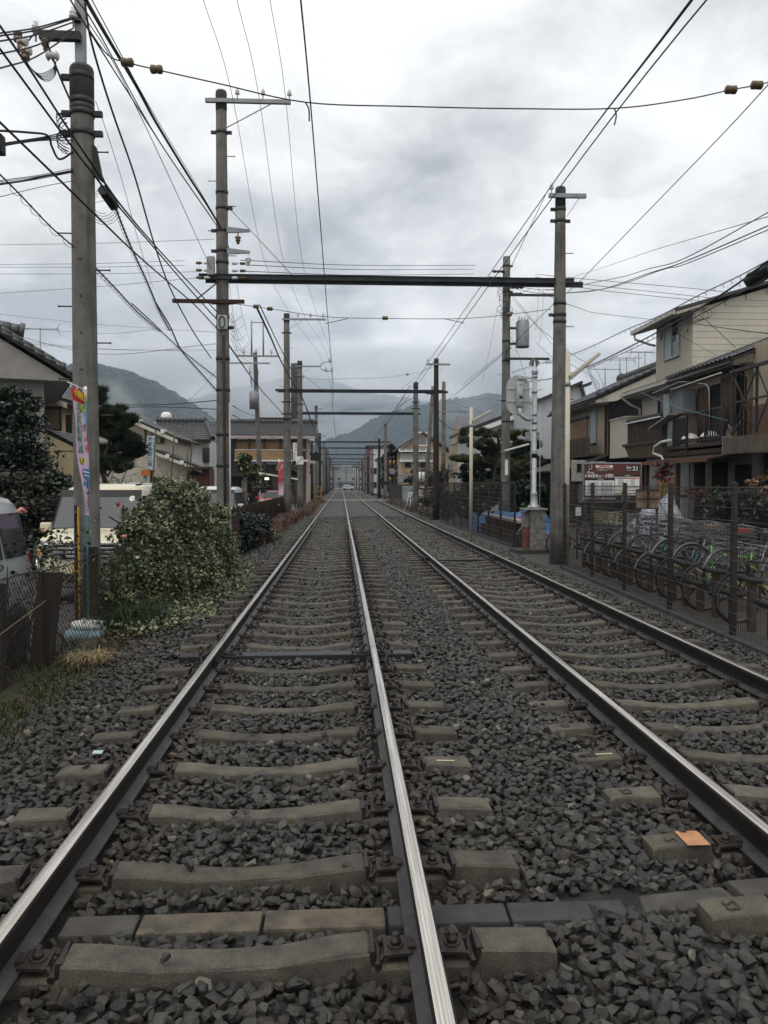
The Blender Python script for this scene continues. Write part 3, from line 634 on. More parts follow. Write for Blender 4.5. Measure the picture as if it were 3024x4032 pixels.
m.tube((c_.x-.4,57.75,c_.z+2.3),(c_.x+.4,57.75,c_.z+2.3),.03,5); part('lightning_frame',m,steel,q)
c_=PY(*cr('M',270,350),58); m=MB(); m.box(c_.x-1.8,c_.x+1.5,57.7,57.78,c_.z-.05,c_.z+.05); part('crossarm',m,steel,q)
m=MB()
for k in range(8): m.path([(pp.x-.3+.2*math.cos(a)*(1+.1*k),57.7,8.6+.3*k*.5+.3*math.sin(a)) for a in np.linspace(k,k+5,10)],.015,4)
part('wire_coil',m,cabm,q)
# lamp posts (white) right
lampm=mat('cream_lamp_post',(.50,.46,.38),.6,var=.15); lens=mat('lamp_diffuser',(.62,.60,.50),.35,var=.08)
def lamp(label,x,y,z1,r_,hx,hz,L_,dz,group):
    t=thing('lamp_post',label,'street lamp',(x,y,-.06),0,group)
    m=MB(); m.tube((x,y,-.06),(x,y,z1),r_,12); part('post',m,lampm,t)
    a=Vector((x+.02,y-.05,hz)); b_=a+Vector((L_,-.1,dz)); m=MB(); m.bar(a,b_,.16,.07); part('lamp_hood',m,lampm,t,bevel=.02)
    m=MB(); m.bar(a+Vector((.03,0,-.05)),b_+Vector((-.06,0,-.05)),.12,.05); part('diffuser',m,mat('lamp_tube',(.5,.5,.46),.4,var=.1),t,bevel=.015)
    m=MB(); m.lathe([(r_+.004,hz-.2),(r_+.012,hz-.2),(r_+.012,hz-.12),(r_+.004,hz-.12)],(x,y,0),10); part('clamp_band',m,steel,t); return t
pl=PZ(*cr('T',1183,2074),0); 
lamp('tall cream lamp post with raised tube lamp close behind the right gantry pole',PY(*cr('V',1226,900),17.6).x,17.6,PY(*cr('V',1226,760),17.6).z,.052,0,PY(*cr('T',1190,350),17.6).z,.62,.48,'tube lamps over the bicycle park')
lamp('farther cream lamp post with tube lamp in front of the pine tree',PY(*cr('V',1018,900),28).x,28,PY(*cr('V',1018,880),28).z,.06,0,PY(*cr('R',75,890),28).z,.62,.32,'tube lamps over the bicycle park')
# horizontal lamp on R2
t=thing('wall_lamp','small pale tube lamp bracketed to the transformer pole below the pine crown','lamp',(6.5,31.8,2.9)); c_=PY(*cr('T',340,1505),31.7)
m=MB(); m.bar(c_+Vector((-.45,0,-.12)),c_+Vector((.5,0,.14)),.14,.07); part('lamp_hood',m,lens,t,bevel=.02); m=MB(); m.bar(c_+Vector((-.6,0,-.16)),c_+Vector((-.45,0,-.12)),.05,.05); part('bracket',m,steel,t)
# lattice tower behind the sauna
tw=thing('lattice_tower','lattice steel tower rising behind the sauna building roof','lattice tower',(PY(*cr('M',540,600),95).x,95,0))
cx=PY(*cr('M',543,600),95).x; zt=PY(*cr('M',540,350),95).z; m=MB(); a_=.9
for sx in (-1,1):
    for sy in (-1,1): m.tube((cx+sx*a_,95+sy*a_,0),(cx+sx*a_*.75,95+sy*a_*.75,zt-2.5),.07,6)
part('leg',m,steel_d,tw,kind='stuff'); m=MB(); z=4; s=1
while z<zt-2.6:
    for sy in (-1,1):
        m.tube((cx-a_*s,95+sy*a_,z),(cx+a_*s,95+sy*a_,z+1.5),.035,4); m.tube((cx-a_,95+sy*a_,z),(cx+a_,95+sy*a_,z),.035,4)
    z+=1.5; s=-s
part('lattice_bracing',m,steel_d,tw,kind='stuff'); m=MB(); m.tube((cx,95,0),(cx,95,zt),.42,10); part('core_column',m,conc_d,tw)
def fit(t,xp,yp,Yt):
    # settle a pole on its measured place: centre line seen at (xp,yp), top at row Yt
    d=PD[t.name]; a=PY(xp*1.8228,yp*1.8228,d['y']); b_=PY(xp*1.8228,Yt*1.8228,d['y']); t.location.x+=a.x-d['x']; t.scale.z=(b_.z-d['z0'])/(d['z1']-d['z0'])
for t_,xp,yp,Yt in ((L1,183,700,147),(L2,481,700,198),(R1,1208,800,406),(R2,1093,800,555),(L3,620,900,678),(R3,942,950,775),(L4,648,950,780),(R4,898,950,826)): fit(t_,xp,yp,Yt)
# ================= wires =================
NW=[0]
def wire(label,key,pts,r_=.006,m=None,cat='overhead wire',name='wire',group=None,n=8,org=True):
    P=[]
    for q in pts:
        if len(q)==4 and q[3]!='w': P.append(PY(*cr(q[3],q[0],q[1]),q[2]))
        elif len(q)==4: P.append(Vector(q[:3]))
        else: P.append(PY(*cr(key,q[0],q[1]),q[2]))
    mb=MB(); mb.path(smooth_pts(P,n),r_,5); NW[0]+=1
    return solo(name,mb,m or cabm,label,cat,group=group,org=tuple(P[0]))
W=lambda x,y,z:(x,y,z,'w')
def spiral(o,key,pts,rr,pitch,r_=.0035,m=None):
    P=smooth_pts([PY(*cr(key,q[0],q[1]),q[2]) for q in pts],24); s=0; out=[]
    for i in range(len(P)-1):
        d=(P[i+1]-P[i]); k=max(2,int(d.length/(pitch/7))); 
        u=d.cross(Vector((0,0,1))).normalized(); t=u.cross(d).normalized()
        for j in range(k):
            s+=d.length/k; a=s/pitch*2*PI; out.append(P[i]+d*j/k+u*rr*math.cos(a)+t*(rr*math.sin(a)-rr*.6))
    mb=MB(); mb.path(out,r_,3); return part('hanger_spiral',mb,m or cabm,o)
# contact wires and feeders
YS=[6,8.6,18.5,30,41.6,52,70,89,127,190,262,310]
wire('contact wire hung over the left hand track','V',[W(-.30,-2,5.2),W(-.31,4,5.22),W(-.31,8.6,5.62)]+[W(-.30 if y<40 else -.42,y,5.42 if i%2==0 else 5.36) for i,y in enumerate(YS[2:])],.008,wirm,'contact wire')
wire('contact wire hung over the right hand track','V',[W(2.85,-2,5.2),W(2.85,3,5.3),W(2.84,8.6,5.58),W(2.72,18.5,5.38),W(2.72,30,5.3),W(2.70,41.6,5.3),W(2.7,52,5.3),W(2.7,89,5.3),W(2.7,150,5.3),W(2.7,310,5.3)],.008,wirm,'contact wire')
wire('thick feeder cable running over the right track onto the crossarm insulator of the stout pole','V',[(1540,-60,5.2),(1178,420,18.2),(930,776,41.4),(893,832,51.9)]+[W(4.3,89,7.9),W(4.3,150,7.2),W(4.3,310,7)],.012,cabm,'feeder cable')
# long three-wire line on top left
for i,(x0,x1,x2,x3,lab) in enumerate(((437,503,633,-1.0,'left'),(510,560,661,-.75,'middle'),(582,617,688,-.62,'right'))):
    wire('%s of three thin power lines over the crossarm of the tall left pole'%lab,'V',[(x0,-8,14.3),(x1,213,18.3),((x1*.45+x2*.55)-4,560,28),(x2,688,41.4),W(x3,51.8,9.3 if i else 9.0),W(-.9,89,9.6),W(-1,190,8)],.006,wirm)
# span wires with insulators
def span(label,pts,yy,insu,name='span_wire'):
    o=wire(label,'V',[(x,y,yy) for x,y in pts],.007,cabm,'span wire',name=name,n=6)
    for x,y in insu:
        c=PY(*cr('V',x,y),yy); mb=MB(); mb.lathe([(.02,-.065),(.045,-.05),(.045,-.012),(.034,0),(.045,.012),(.045,.05),(.02,.065)],tuple(c),8,'x'); part('strain_insulator',mb,mat('amber_insulator',(.10,.07,.025),.3,var=.3),o,bevel=0)
    return o
span('near span wire with amber insulators sagging between the big left pole and the right edge',[(183,50),(232,118),(275,135),(340,151),(470,180),(660,221),(880,230),(1130,235),(1330,234),(1480,215),(1580,194),(1640,183),(1700,166)],8.6,[(275,135),(338,150),(1579,194),(1635,184)])
span('span wire with amber insulators between the tall left pole and the stout right pole',[(492,655),(512,657),(583,667),(700,684),(832,688),(1002,688),(1110,678),(1190,668)],18.4,[(553,662),(583,667),(832,687),(1100,679)])
span('thin span wire between the farther concrete pole and the dark wooden pole',[(632,800),(672,818),(760,818),(838,815),(900,805),(942,791)],41.7,[(640,803),(880,809)])
for lab,key,pts in (('dropper rod over the near left contact wire','V',[(660,222,8.6),(667,236,8.6),(668,262,8.6)]),('dropper rod over the near right contact wire','V',[(1327,234,8.6),(1331,250,8.6),(1327,270,8.6)]),
    ('steady arm beside the left contact wire on the second span','V',[(703,699,18.4),(752,688,18.4)]),('steady arm beside the right contact wire on the second span','V',[(957,688,18.4),(1003,698,18.4)]),
    ('stay wire from the tall left pole slanting down to the gantry beam','V',[(495,450,18.3),(560,518,18.3),(636,600,18.3)]),('stay wire from the stout right pole slanting down to the gantry beam','V',[(1178,422,18.2),(1112,560,18.3),(1090,604,18.3)]),
    ('stay from the concrete pole L arm to the second beam','V',[(645,802,41.3),(700,845,41.3)]),('stay from the dark wooden pole down to the second beam','V',[(935,785,41.3),(862,845,41.3)]),
    ('long stay wire from the right beam end rising to the top right','V',[(1253,608,18.2),(1430,425,13.5),(1570,280,10.8),(1680,160,9.2)]),
    ('guy wire from the right beam end crossing down over the utility pole','V',[(1253,608,18.2),(1180,672,20),(1100,750,24),(1000,830,31)]),):
    wire(lab.replace('L arm','with cantilever arm'),key,pts,.008 if 'arm' in lab or 'rod' in lab else .007,cabm,'stay wire' if 'stay' in lab else 'overhead fitting',name='stay_wire' if 'stay' in lab or 'guy' in lab else 'steady_rod')
# left bundle from top-left to L2 and beyond
wire('thick wrapped cable bundle diving from the top left past the tall left pole','A',[(545,-30,8),(700,240,9.6),(890,560,11.4),(1020,800,13.2),(1220,1130,15.4),(1420,1450,18.1),(1500,1640,19)],.022,cabm,'cable bundle','cable')
wire('thin messenger wire running just above the wrapped bundle','A',[(590,-20,8),(735,250,9.6),(900,560,11.4),(1060,840,13.2),(1260,1170,15.4),(1425,1450,18.1)],.006)
wire('first thin wire below the wrapped bundle','A',[(455,-10,8.2),(600,230,9.3),(860,640,11.2),(1130,1060,14.5),(1420,1480,18.1)],.009)
wire('second thin wire below the wrapped bundle','A',[(497,-10,8.2),(650,220,9.3),(1030,905,13),(1405,1455,18.1)],.008)
wire('long plain wire drooping from the extension post past the bundle','A',[(560,120,10.2),(720,370,10.8),(900,720,12),(1080,1100,14),(1240,1450,16),(1380,1760,18.2)],.006)
wire('thick black service cable sagging in a long curve left of the tall pole','A',[(555,20,10.2),(590,240,10.3),(655,480,10.6),(745,760,11.4),(880,1150,13),(1010,1600,15),(1120,1900,17),(1265,2170,20),(1380,2340,23)],.014,cabm,'cable','cable')
wire('uppermost of three heavy cables slanting across the big left pole','A',[(-40,110,8.2),(180,430,9),(400,770,9.5),(620,1100,9.95),(830,1390,11.6),(1100,1700,15.5),(1420,2040,18.3)],.013,cabm,'cable','cable')
wire('middle of three heavy cables slanting across the big left pole','A',[(-40,265,8.2),(200,590,9),(480,970,9.6),(620,1150,9.95),(760,1330,11.6),(1000,1610,14.5),(1240,1890,17),(1420,2090,18.3)],.013,cabm,'cable','cable')
wire('lowest of three heavy cables slanting across the big left pole','A',[(-40,760,8.2),(250,1040,9),(610,1390,9.95),(880,1650,12.9),(1120,1860,16),(1280,2000,18.2),(1420,2150,19)],.013,cabm,'cable','cable')
wire('thin twisted wire hanging from the big left pole down toward the tiled roofs','A',[(625,660,10.3),(700,870,11),(800,1190,12.5),(900,1560,15),(1000,1880,19)],.004,cabm)
pts=[(640,1090,10.4),(700,1230,11),(755,1360,11.6),(850,1600,13),(960,1840,14.6),(1040,2030,16),(1110,2160,17)]
o=wire('drop cable wound with a hanger spiral left of the tall pole','A',pts,.013,cabm,'cable','cable'); spiral(o,'A',pts[2:],.032,.15)
pts=[(1020,-10,16.8),(1110,140,17),(1180,290,17.3),(1290,420,17.8),(1420,565,18.5)]
o=wire('lower run of the spiral wound cable reaching the tall left pole','B',pts,.014,cabm,'cable','cable'); spiral(o,'B',pts,.032,.15)
pts=[(-30,1110,8.5),(130,1270,9),(330,1480,9.8),(480,1610,10.2)]
o=wire('ringed telephone cable entering from the left edge to the big pole','A',pts,.009,cabm,'cable','cable'); spiral(o,'A',pts,.03,.25)
pts=[(620,1745,10.4),(760,1890,12),(900,2040,14),(1045,2165,16)]
o=wire('ringed telephone cable continuing behind the big left pole','A',pts,.010,cabm,'cable','cable'); spiral(o,'A',pts,.03,.25)
pts=[(860,-10,16),(1000,120,17),(1180,290,18),(1415,475,20)]
o=wire('ringed telephone cable dropping over the far hillside to the tall pole','B',pts,.011,cabm,'cable','cable'); spiral(o,'B',pts,.03,.25)
wire('black cable crossing above the near ringed cable on the left edge','A',[(-20,1205,8.8),(150,1180,9.4),(300,1150,9.8),(475,1120,10.2)],.011,cabm,'cable','cable')
for k,(a,b_,c_) in enumerate(((1150,1135,1095),(1160,1142,1105),(1180,1160,1120),(1258,1215,1175))):
    wire('%s of four thin drop wires reaching the big left pole'%('top','second','third','lowest')[k],'A',[(-10,a+30,8.8),(250,b_+10,9.5),(475,c_+6,10.2)],.004)
wire('heavy cable with a drooping loop joined to the big left pole','A',[(-20,853,8.8),(180,865,9.4),(310,885,9.8),(340,960,9.9),(390,1040,10),(480,990,10.2)],.013,cabm,'cable','cable')
for k in range(4):
    wire('%s of four tangled cables running level into the big left pole'%('top','second','third','lowest')[k],'A',[(-10,940+6*k,8.8),(160,915+5*k,9.3),(300,892+8*k,9.8),(480,850+22*k,10.2)],.007)
for k,(a,b_) in enumerate(((210,118),(228,128),(262,150),(345,190),(440,215))):
    wire('%s black line fanning out from the extension post insulators to the left edge'%('first','second','third','fourth','fifth')[k],'A',[(-10,a+8,8.6),(230,a-(a-b_)*.3+ (0),9.4),(480,b_-6,10.1)],.009)
for k in range(6):
    a=150+k*18; wire('hanging tail wire below the crossarm of the big left pole','A',[(150-8*k,300,9.8),(170+10*k,400+14*k,9.9),(250+10*k,480+10*k,10),(340+4*k,450+8*k,10.1),(365,400,10.1)],.005,group='loose tail wires under the crossarm of the big left pole')
m=MB()
t=thing('cable_splice','black splice box hanging on cables right of the big left pole','splice box',tuple(PY(*cr('A',710,1300),11.4)))
c0=PY(*cr('A',672,1240),11.2); c1=PY(*cr('A',745,1345),11.6); m=MB(); m.path([c0,c0.lerp(c1,.2),c0.lerp(c1,.85),c1],.075,6); part('case',m,blk,t)
m=MB(); 
for k in range(5): cc=c0.lerp(c1,.5)+Vector((-.08,0,-.05)); m.path([cc+Vector((.14*math.cos(a)*(1+.1*k),.02*k,.16*math.sin(a)-.03*k)) for a in np.linspace(k,k+5,12)],.004,3)
part('wire_coil',m,cabm,t)
c0=PY(*cr('A',-40,945),8.9); c1=PY(*cr('A',25,945),8.9); m=MB(); m.bar(c0,c1,.13,.2); solo('cable_splice',m,blk,'black splice box cut off by the left edge above the carport cables','splice box',bevel=.02)
# top-left insulators cluster
c0=PY(*cr('A',165,290),9.7); t=thing('insulator_cluster','cluster of line insulators hanging beside the extension post at the top left','insulator',tuple(c0))
for k in range(5):
    m=MB(); m.lathe([(.03,-.06),(.05,-.05),(.05,-.01),(.03,0),(.05,.01),(.05,.05),(.03,.06)],tuple(c0+Vector((.03*(k%2)-.02*k,0,.05*k-.12))),8,'x' if k%2 else 'z'); part('insulator',m,porw if k%2 else porc,t)
wire('line running from the insulator cluster up to the crossarm','A',[(120,345,9.7),(165,290,9.7),(235,205,10.1)],.01)
wire('short line from the crossarm down to the clamp on the big left pole','A',[(300,262,10),(340,365,10.1),(380,470,10.1),(430,590,10.2),(480,700,10.2)],.013)
c_=PY(*cr('A',340,365),10.1); m=MB(); m.lathe([(.03,-.07),(.06,-.05),(.03,-.02),(.06,0),(.03,.03),(.06,.05),(.03,.08)],tuple(c_),10,'x'); solo('insulator',m,porw,'grey green insulator on the slack line left of the big pole top','insulator')
# horizontals far left
for k,(a,b_,y_) in enumerate(((1600,1563,1400),(1728,1703,1205),(1745,1733,1205),(1790,1775,1285),(1917,1815,1290))):
    wire('%s thin level wire from the left edge to the tall left pole'%('first','second','third','fourth','lowest')[k],'A',[(-20,a,19.5),(y_/2,(a+b_)/2+6,19),(y_,b_,18.5)],.005)
for k,(a,b_,c_) in enumerate(((60,128,180),(138,187,160),(165,320,255),(228,298,300),(235,290,296))):
    wire('%s slack wire crossing the sky above the tiled roofs at left'%('first','second','third','fourth','fifth')[k],'B',[(-20,a,24),(640,b_,22),(1410 if k!=1 else 1040,c_,19)] if k!=3 else [(30,228,24),(640,285,23),(1180,300,21)],.006 if k in (2,) else .004)
wire('pair of bundled cables crossing low in front of the hillside, upper','B',[(780,655,40),(1100,650,36),(1415,625,32)],.02,cabm,'cable','cable')
wire('pair of bundled cables crossing low in front of the hillside, lower','B',[(780,668,40),(1100,668,36),(1415,683,32)],.018,cabm,'cable','cable')
wire('stay wire slanting up over the hillside behind the tall pole','U',[(770,715,60),(1200,360,50),(1485,40,42)],.008)
# forward continuation beyond L2
wire('wrapped cable bundle continuing from the tall pole to the second pole','M',[(150,160,18.8),(318,20,18.8)][:0]+[(318,15,18.7),(400,190,24),(480,370,34),(600,580,46),(670,770,58),(700,850,75)],.025,cabm,'cable bundle','cable')
wire('plain cable beside the continuing bundle','M',[(335,0,18.7),(430,200,24),(560,470,36),(640,700,56)],.014)
wire('power cable dropping from the tall pole toward the sauna building','M',[(150,235,18.8),(230,350,26),(340,500,38),(480,655,52)],.02,cabm,'cable','cable')
wire('ringed cable from the tall pole to the transformer pole, upper','M',[(175,600,18.9),(250,640,36),(345,672,57)],.012)
wire('ringed cable from the tall pole to the transformer pole, lower','M',[(175,655,18.9),(260,695,36),(345,715,57)],.012)
wire('cable from the transformer pole down to the cantilever pole','M',[(350,715,57),(420,800,56),(480,845,55)],.015)
for k in range(6):
    wire('thin service wire fanning between the tall pole and the transformer pole','M',[(165,50+30*k,18.9),(230,190+30*k,34),(320,290+18*k,57)],.005,group='service wires between the tall pole and the sauna transformer pole')
for k in range(4):
    a=[(640,1720,18.6),(660,1790,18.6),(720,1780,18.6),(800,1715,18.6)]; dy=k*130
    wire('looped thin wire right of the tall left pole','K',[(x+18*k*(1+.2*k),y+dy*.9,18.6+2*k) for x,y,_ in a],.004,group='looped thin wires right of the tall left pole')
wire('thin line dropping in steps right of the tall left pole, left strand','K',[(640,1320,18.6),(720,1900,22),(800,2180,26)],.004); wire('thin line dropping in steps right of the tall left pole, right strand','K',[(735,1330,18.6),(800,1700,21),(900,2060,26)],.004)
# cross-track wires at beam height
for k,(a,b_,c_,d_) in enumerate(((1025,1055,245,215),(1085,1110,265,265),(1163,1192,330,328))):
    xa,ya=cr('K',780+60*(k>0),a); xb,yb=cr('P',80-30*(k>0),[215,265,328][k]); P=[PY(xa,ya,18.7),PY((xa+xb)/2,(ya+yb)/2+10,25),PY(xb,yb,31.8)]
    mb=MB(); mb.path(smooth_pts(P),.009,5); solo('wire',mb,wirm,'%s power line crossing the tracks just above the near gantry beam'%('upper','middle','lower')[k],'overhead wire')
# right side wires
for k,(pts,r_) in enumerate((([(860,330,31),(1110,355,29),(1659,408,28.5),(1659,1475,28,'Q'),(1250,296,28,'S')],.009),([(850,365,31),(1110,407,29),(1659,480,28.5),(1659,1555,28,'Q'),(1030,358,28,'S')],.009),([(850,400,31),(1110,440,29),(1659,535,28.5),(1659,1600,28,'Q'),(900,392,28,'S')],.009),
    ([(520,470,32),(800,520,28),(1100,528,24),(900,1370,20,'Q'),(1250,1270,16,'Q'),(1659,1148,13,'Q'),(1675,450,11,'V')],.008),([(520,500,32),(800,565,28),(1100,582,24),(700,1500,20,'Q'),(1250,1320,15,'Q'),(1659,1185,12.5,'Q'),(1675,481,10.5,'V')],.009),([(545,590,32),(650,585,30),(780,530,28)],.007),
    ([(1240,710,18.3),(1450,780,20),(1659,840,23),(1060,352,26,'R')],.007),([(550,600,31.8),(860,980,26),(1080,1170,24)],.008),([(550,650,31.8),(900,1040,26),(1080,1255,24)],.006),
    ([(900,540,30),(1000,590,28),(1100,652,26)],.006),([(910,400,31),(870,1000,30),(850,1040,30)],.005),([(975,400,31),(930,1080,30),(905,1235,30)],.005),
    ([(525,1130,31.8),(620,1350,31),(725,1650,30)],.007),([(355,800,31.8),(260,1300,36),(165,1725,40)],.006),([(860,1220,29),(980,1330,27),(1078,1420,25)],.006),([(1225,1285,24),(1400,1420,24),(1659,1590,26),(800,770,33,'R')],.006),([(1290,1490,22),(1659,1725,24),(760,740,33,'R')],.006))):
    wire('%s wire of the tangle between the transformer pole and the right edge'%('first second third fourth fifth sixth seventh eighth ninth tenth eleventh twelfth thirteenth fourteenth fifteenth sixteenth seventeenth'.split()[k]),'P',pts if len(pts)>2 else [pts[0],((pts[0][0]+pts[1][0])/2,(pts[0][1]+pts[1][1])/2+5,(pts[0][2]+pts[1][2])/2),pts[1]],r_)
for k,pts in enumerate(([(340,1385,30.5),(800,1240,22),(1250,1085,16),(1659,962,13),(2590,690,9)],[(340,1530,30.5),(800,1480,20),(1400,1280,14),(1659,1215,12),(1675,490,10,'V')])):
    wire('%s of the lines climbing from behind the stout pole to the right edge'%('highest','lowest')[k],'Q',pts,.007 if k else .005)
pts=[(510,600,31.5),(700,550,26),(1000,430,20),(1300,220,15),(1500,125,12),(1680,20,10)]
pts=[(290,632,31.5),(420,590,28),(640,525,22),(900,405,18),(1080,330,15.5),(1300,215,13),(1480,130,11.5),(1670,30,10)]
o=wire('upper ringed telephone cable sweeping from the pole to the top of the cream house','R',pts,.008,cabm,'cable','cable'); spiral(o,'R',[(a,b_+5,c_) for a,b_,c_ in pts],.03,.38,.003)
pts=[(290,690,31.5),(500,665,28),(700,600,22),(930,490,18),(1100,400,15.5),(1300,285,13),(1480,170,11.5),(1670,30,10)]
o=wire('lower thick ringed cable sweeping past the third floor window','R',pts,.014,cabm,'cable','cable'); spiral(o,'R',[(a,b_+6,c_) for a,b_,c_ in pts],.03,.42,.003)
wire('bundled cable just beneath the lower ringed cable','R',[(700,612,22),(950,500,18),(1180,385,14.5),(1480,225,11.5),(1670,120,10)],.008)
wire('blue drop wire hanging down to the balcony of the brown house','J',[(-40,560,24),(180,665,22.5),(430,760,21.5),(700,850,20.6),(1160,970,19.6)],.008,mat('blue_cord',(.10,.24,.30),.6,var=.3))
wire('thin drop wire crossing the cream wall of the third floor','S',[(560,700,22),(700,800,22),(1080,1015,22)],.006); wire('thin drop wire from the cable knot to the tiled eave','S',[(870,545,20),(1000,650,20.5),(1290,920,21)],.008); wire('slack wire from the cable knot to the right edge','S',[(790,640,18),(1100,690,16),(1680,765,13)],.008)
for k in range(4):
    wire('drop wire across the black gable wall to the house front','R',[(690,575+14*k,22),(790,770+10*k,24),(1000,980+15*k-10,27)],.004,group='drop wires across the black gable wall')
for k in range(5):
    c0=PY(*cr('S',760+30*k,590-14*k),18); m=MB(); m.path([c0+Vector((.16*math.cos(a)*(1+.2*k),0,.13*math.sin(a))) for a in np.linspace(k,k+5,12)],.006,4); solo('wire_loop',m,cabm,'loose loop in the knot of cables at the cream house corner','wire loop',group='loose loops in the cable knot at the cream house corner')
t=thing('cable_splice','large black splice case on the cables at the upper right edge','splice box',tuple(PY(*cr('S',1570,110),10.8)))
c0=PY(*cr('S',1455,160),11); c1=PY(*cr('S',1720,10),10.4); m=MB(); m.path([c0,c0.lerp(c1,.22),c0.lerp(c1,.8),c1],.10,6); part('case',m,blk,t); m=MB(); m.tube(c0+Vector((-.04,0,.06)),c0+Vector((.1,0,.12)),.03,6); part('clamp',m,blk,t)
# far thin lines between gantries
wire('third feeder line running between the far right poles','H',[(1240,0,41),(1240,0,41)][:0]+[(610,60,52),(385,430,60),(270,610,70),(200,700,89)],.02,wirm); wire('tie cable dropping from the pale pole top to the contact wire','H',[(655,235,52),(460,360,56),(350,480,60)],.015,wirm)
wire('long slack cable from the dark wooden pole to the grey roofed house','H',[(1030,560,42),(1200,690,50),(1360,715,58)],.02); wire('cable from the thin pale pole out to the right','H',[(1120,290,70),(1400,380,66),(1650,455,60)],.015)
for k in range(3): wire('%s parallel line from the tall pale pole to the house on the right'%('upper','middle','lower')[k],'H',[(1120,328+36*k,70),(1240,370+30*k,68),(1420,440+25*k,66)],.012)
wire('high guy wire rising from the tall pale pole to the upper right','H',[(1120,295,70),(1300,170,50),(1500,-5,38),(880,1180,31,'P')][:3]+[(545,1290,31,'P')],.012)
# ================= houses =================
tilem=mat('glazed_roof_tile',(.060,.062,.066),.42,var=.35,vs=3,objrand=.35,island=.3,spec=.6)
tileb=mat('brown_roof_tile',(.055,.042,.038),.45,var=.35,vs=3,objrand=.35,spec=.5)
cream=mat('cream_render',(.45,.41,.34),.85,var=.14,vs=.8,streak=.12); cream2=mat('pale_cream_siding',(.53,.50,.42),.7,var=.10,vs=1.2,streak=.1)
beige=mat('beige_render',(.36,.30,.22),.85,var=.2,vs=1,streak=.2); tan=mat('tan_render',(.42,.30,.20),.85,var=.15,vs=.8,streak=.1)
yel=mat('yellowish_render',(.50,.40,.22),.85,var=.15,vs=1,streak=.15); whw=mat('white_render',(.52,.53,.52),.8,var=.15,vs=.7,streak=.15)
pink=mat('pinkish_render',(.45,.36,.32),.85,var=.15,streak=.15); gryw=mat('grey_render',(.28,.28,.27),.85,var=.25,streak=.2)
blkw=mat('black_corrugated_cladding',(.010,.012,.018),.6,var=.6,vs=2,streak=.3); brn=mat('brown_timber',(.055,.034,.024),.7,var=.4,vs=4,streak=.3)
brs=mat('brown_slat',(.075,.050,.038),.65,var=.3,vs=4,objrand=.3); soff=mat('pale_soffit',(.40,.37,.31),.8,var=.15); gut=mat('dark_gutter',(.035,.03,.028),.5,var=.3)
gutl=mat('cream_gutter',(.42,.39,.33),.5,var=.2); darkin=mat('painted_interior_shade',(.012,.011,.010),.9,var=.3); brickm=mat('veneer_brick',(.26,.15,.08),.8,var=.35,vs=6,objrand=.3)  # darkin: near-black colour stands in for shade inside openings and ground floors
alu=mat('aluminium_frame',(.33,.36,.36),.4,.5,var=.1); brnf=mat('bronze_frame',(.05,.04,.035),.4,.4,var=.2); pane=mat('window_pane',(.06,.08,.085),.06,var=.3,spec=1.0); paned=mat('dark_window_pane',(.018,.02,.022),.08,var=.3,spec=.8)
curt=mat('curtain_behind_glass',(.30,.36,.35),.5,var=.15); redb=mat('red_brown_panel',(.16,.045,.03),.7,var=.2,streak=.1)
tmb=MB(); us=[0,.05,.10,.16,.22,.275]; zs=[.018,.045,.05,.022,.004,.018]
for i in range(5):
    a,b_,za,zb=us[i],us[i+1],zs[i],zs[i+1]
    tmb.add([(a,0,za+.028),(b_,0,zb+.028),(b_,.27,zb),(a,.27,za)],[(0,1,2,3)],True); tmb.add([(a,0,za-.012),(b_,0,zb-.012),(b_,0,zb+.028),(a,0,za+.028)],[(0,1,2,3)])
ME_tile=mesh(tmb,'roof_tile',tilem); ME_tileb=mesh(tmb,'roof_tile',tileb)
def roof(par,o,u,v,W_,L_,me=None,single=0,under=True,sc_=1.0,m=None):
    """tiled slope: o eave corner, u along the eave, v up the slope"""
    me=me or ME_tile; u=Vector(u).normalized(); v=Vector(v).normalized(); n=u.cross(v); o=Vector(o)
    if n.z<0: o=o+u*W_; u=-u; n=u.cross(v)
    off=ORG[par.name]; nu=max(1,int(W_/(.27*sc_))); nv=max(1,int(L_/(.24*sc_)))
    mb=MB(); e=o-n*.10; mb.hexa([e,e+u*W_,e+u*W_+v*L_,e+v*L_,e+n*.09,e+u*W_+n*.09,e+u*W_+v*L_+n*.09,e+v*L_+n*.09]); rf=part('roof',mb,m or gut,par)
    Mx=Matrix(((u.x,v.x,n.x,0),(u.y,v.y,n.y,0),(u.z,v.z,n.z,0),(0,0,0,1)))
    st=MB(); c=0
    for j in range(nv):
        for i in range(nu):
            p=o+u*(W_*i/nu)+v*(L_*j/nv)
            if c<single: 
                t=link('roof_tile',me,rf); t.matrix_local=Matrix.Translation(p-off)@Mx@Matrix.Diagonal((W_/nu/.27,L_/nv/.24,sc_,1)); c+=1
            else: st.merge(tmb,Matrix.Translation(p)@Mx@Matrix.Diagonal((W_/nu/.27,L_/nv/.24,sc_,1)))
    if st.v: 
        ob=part('roof_tile_field',st,me.materials[0],par,kind='stuff'); ob.parent=rf
    return rf
def ridge(par,a,b_,r_=.13,me=tilem,n=None):
    a=Vector(a); b_=Vector(b_); d=b_-a; k=n or max(2,int(d.length/.33)); mb=MB()
    for i in range(k): mb.tube(a+d*(i/k),a+d*((i+1.12)/k if i<k-1 else 1),r_*1.06,8,r2=r_*.93)
    mb.tube(a-d.normalized()*.05,a+d.normalized()*.1,r_*1.35,10); mb.tube(b_-d.normalized()*.1,b_+d.normalized()*.05,r_*1.35,10)
    return part('ridge_tile_row',mb,me,par,kind='stuff')
def box(par,nm,m,x0,x1,y0,y1,z0,z1,bevel=0,label=None):
    mb=MB(); mb.box(x0,x1,y0,y1,z0,z1); return part(nm,mb,m,par,bevel=bevel,label=label)
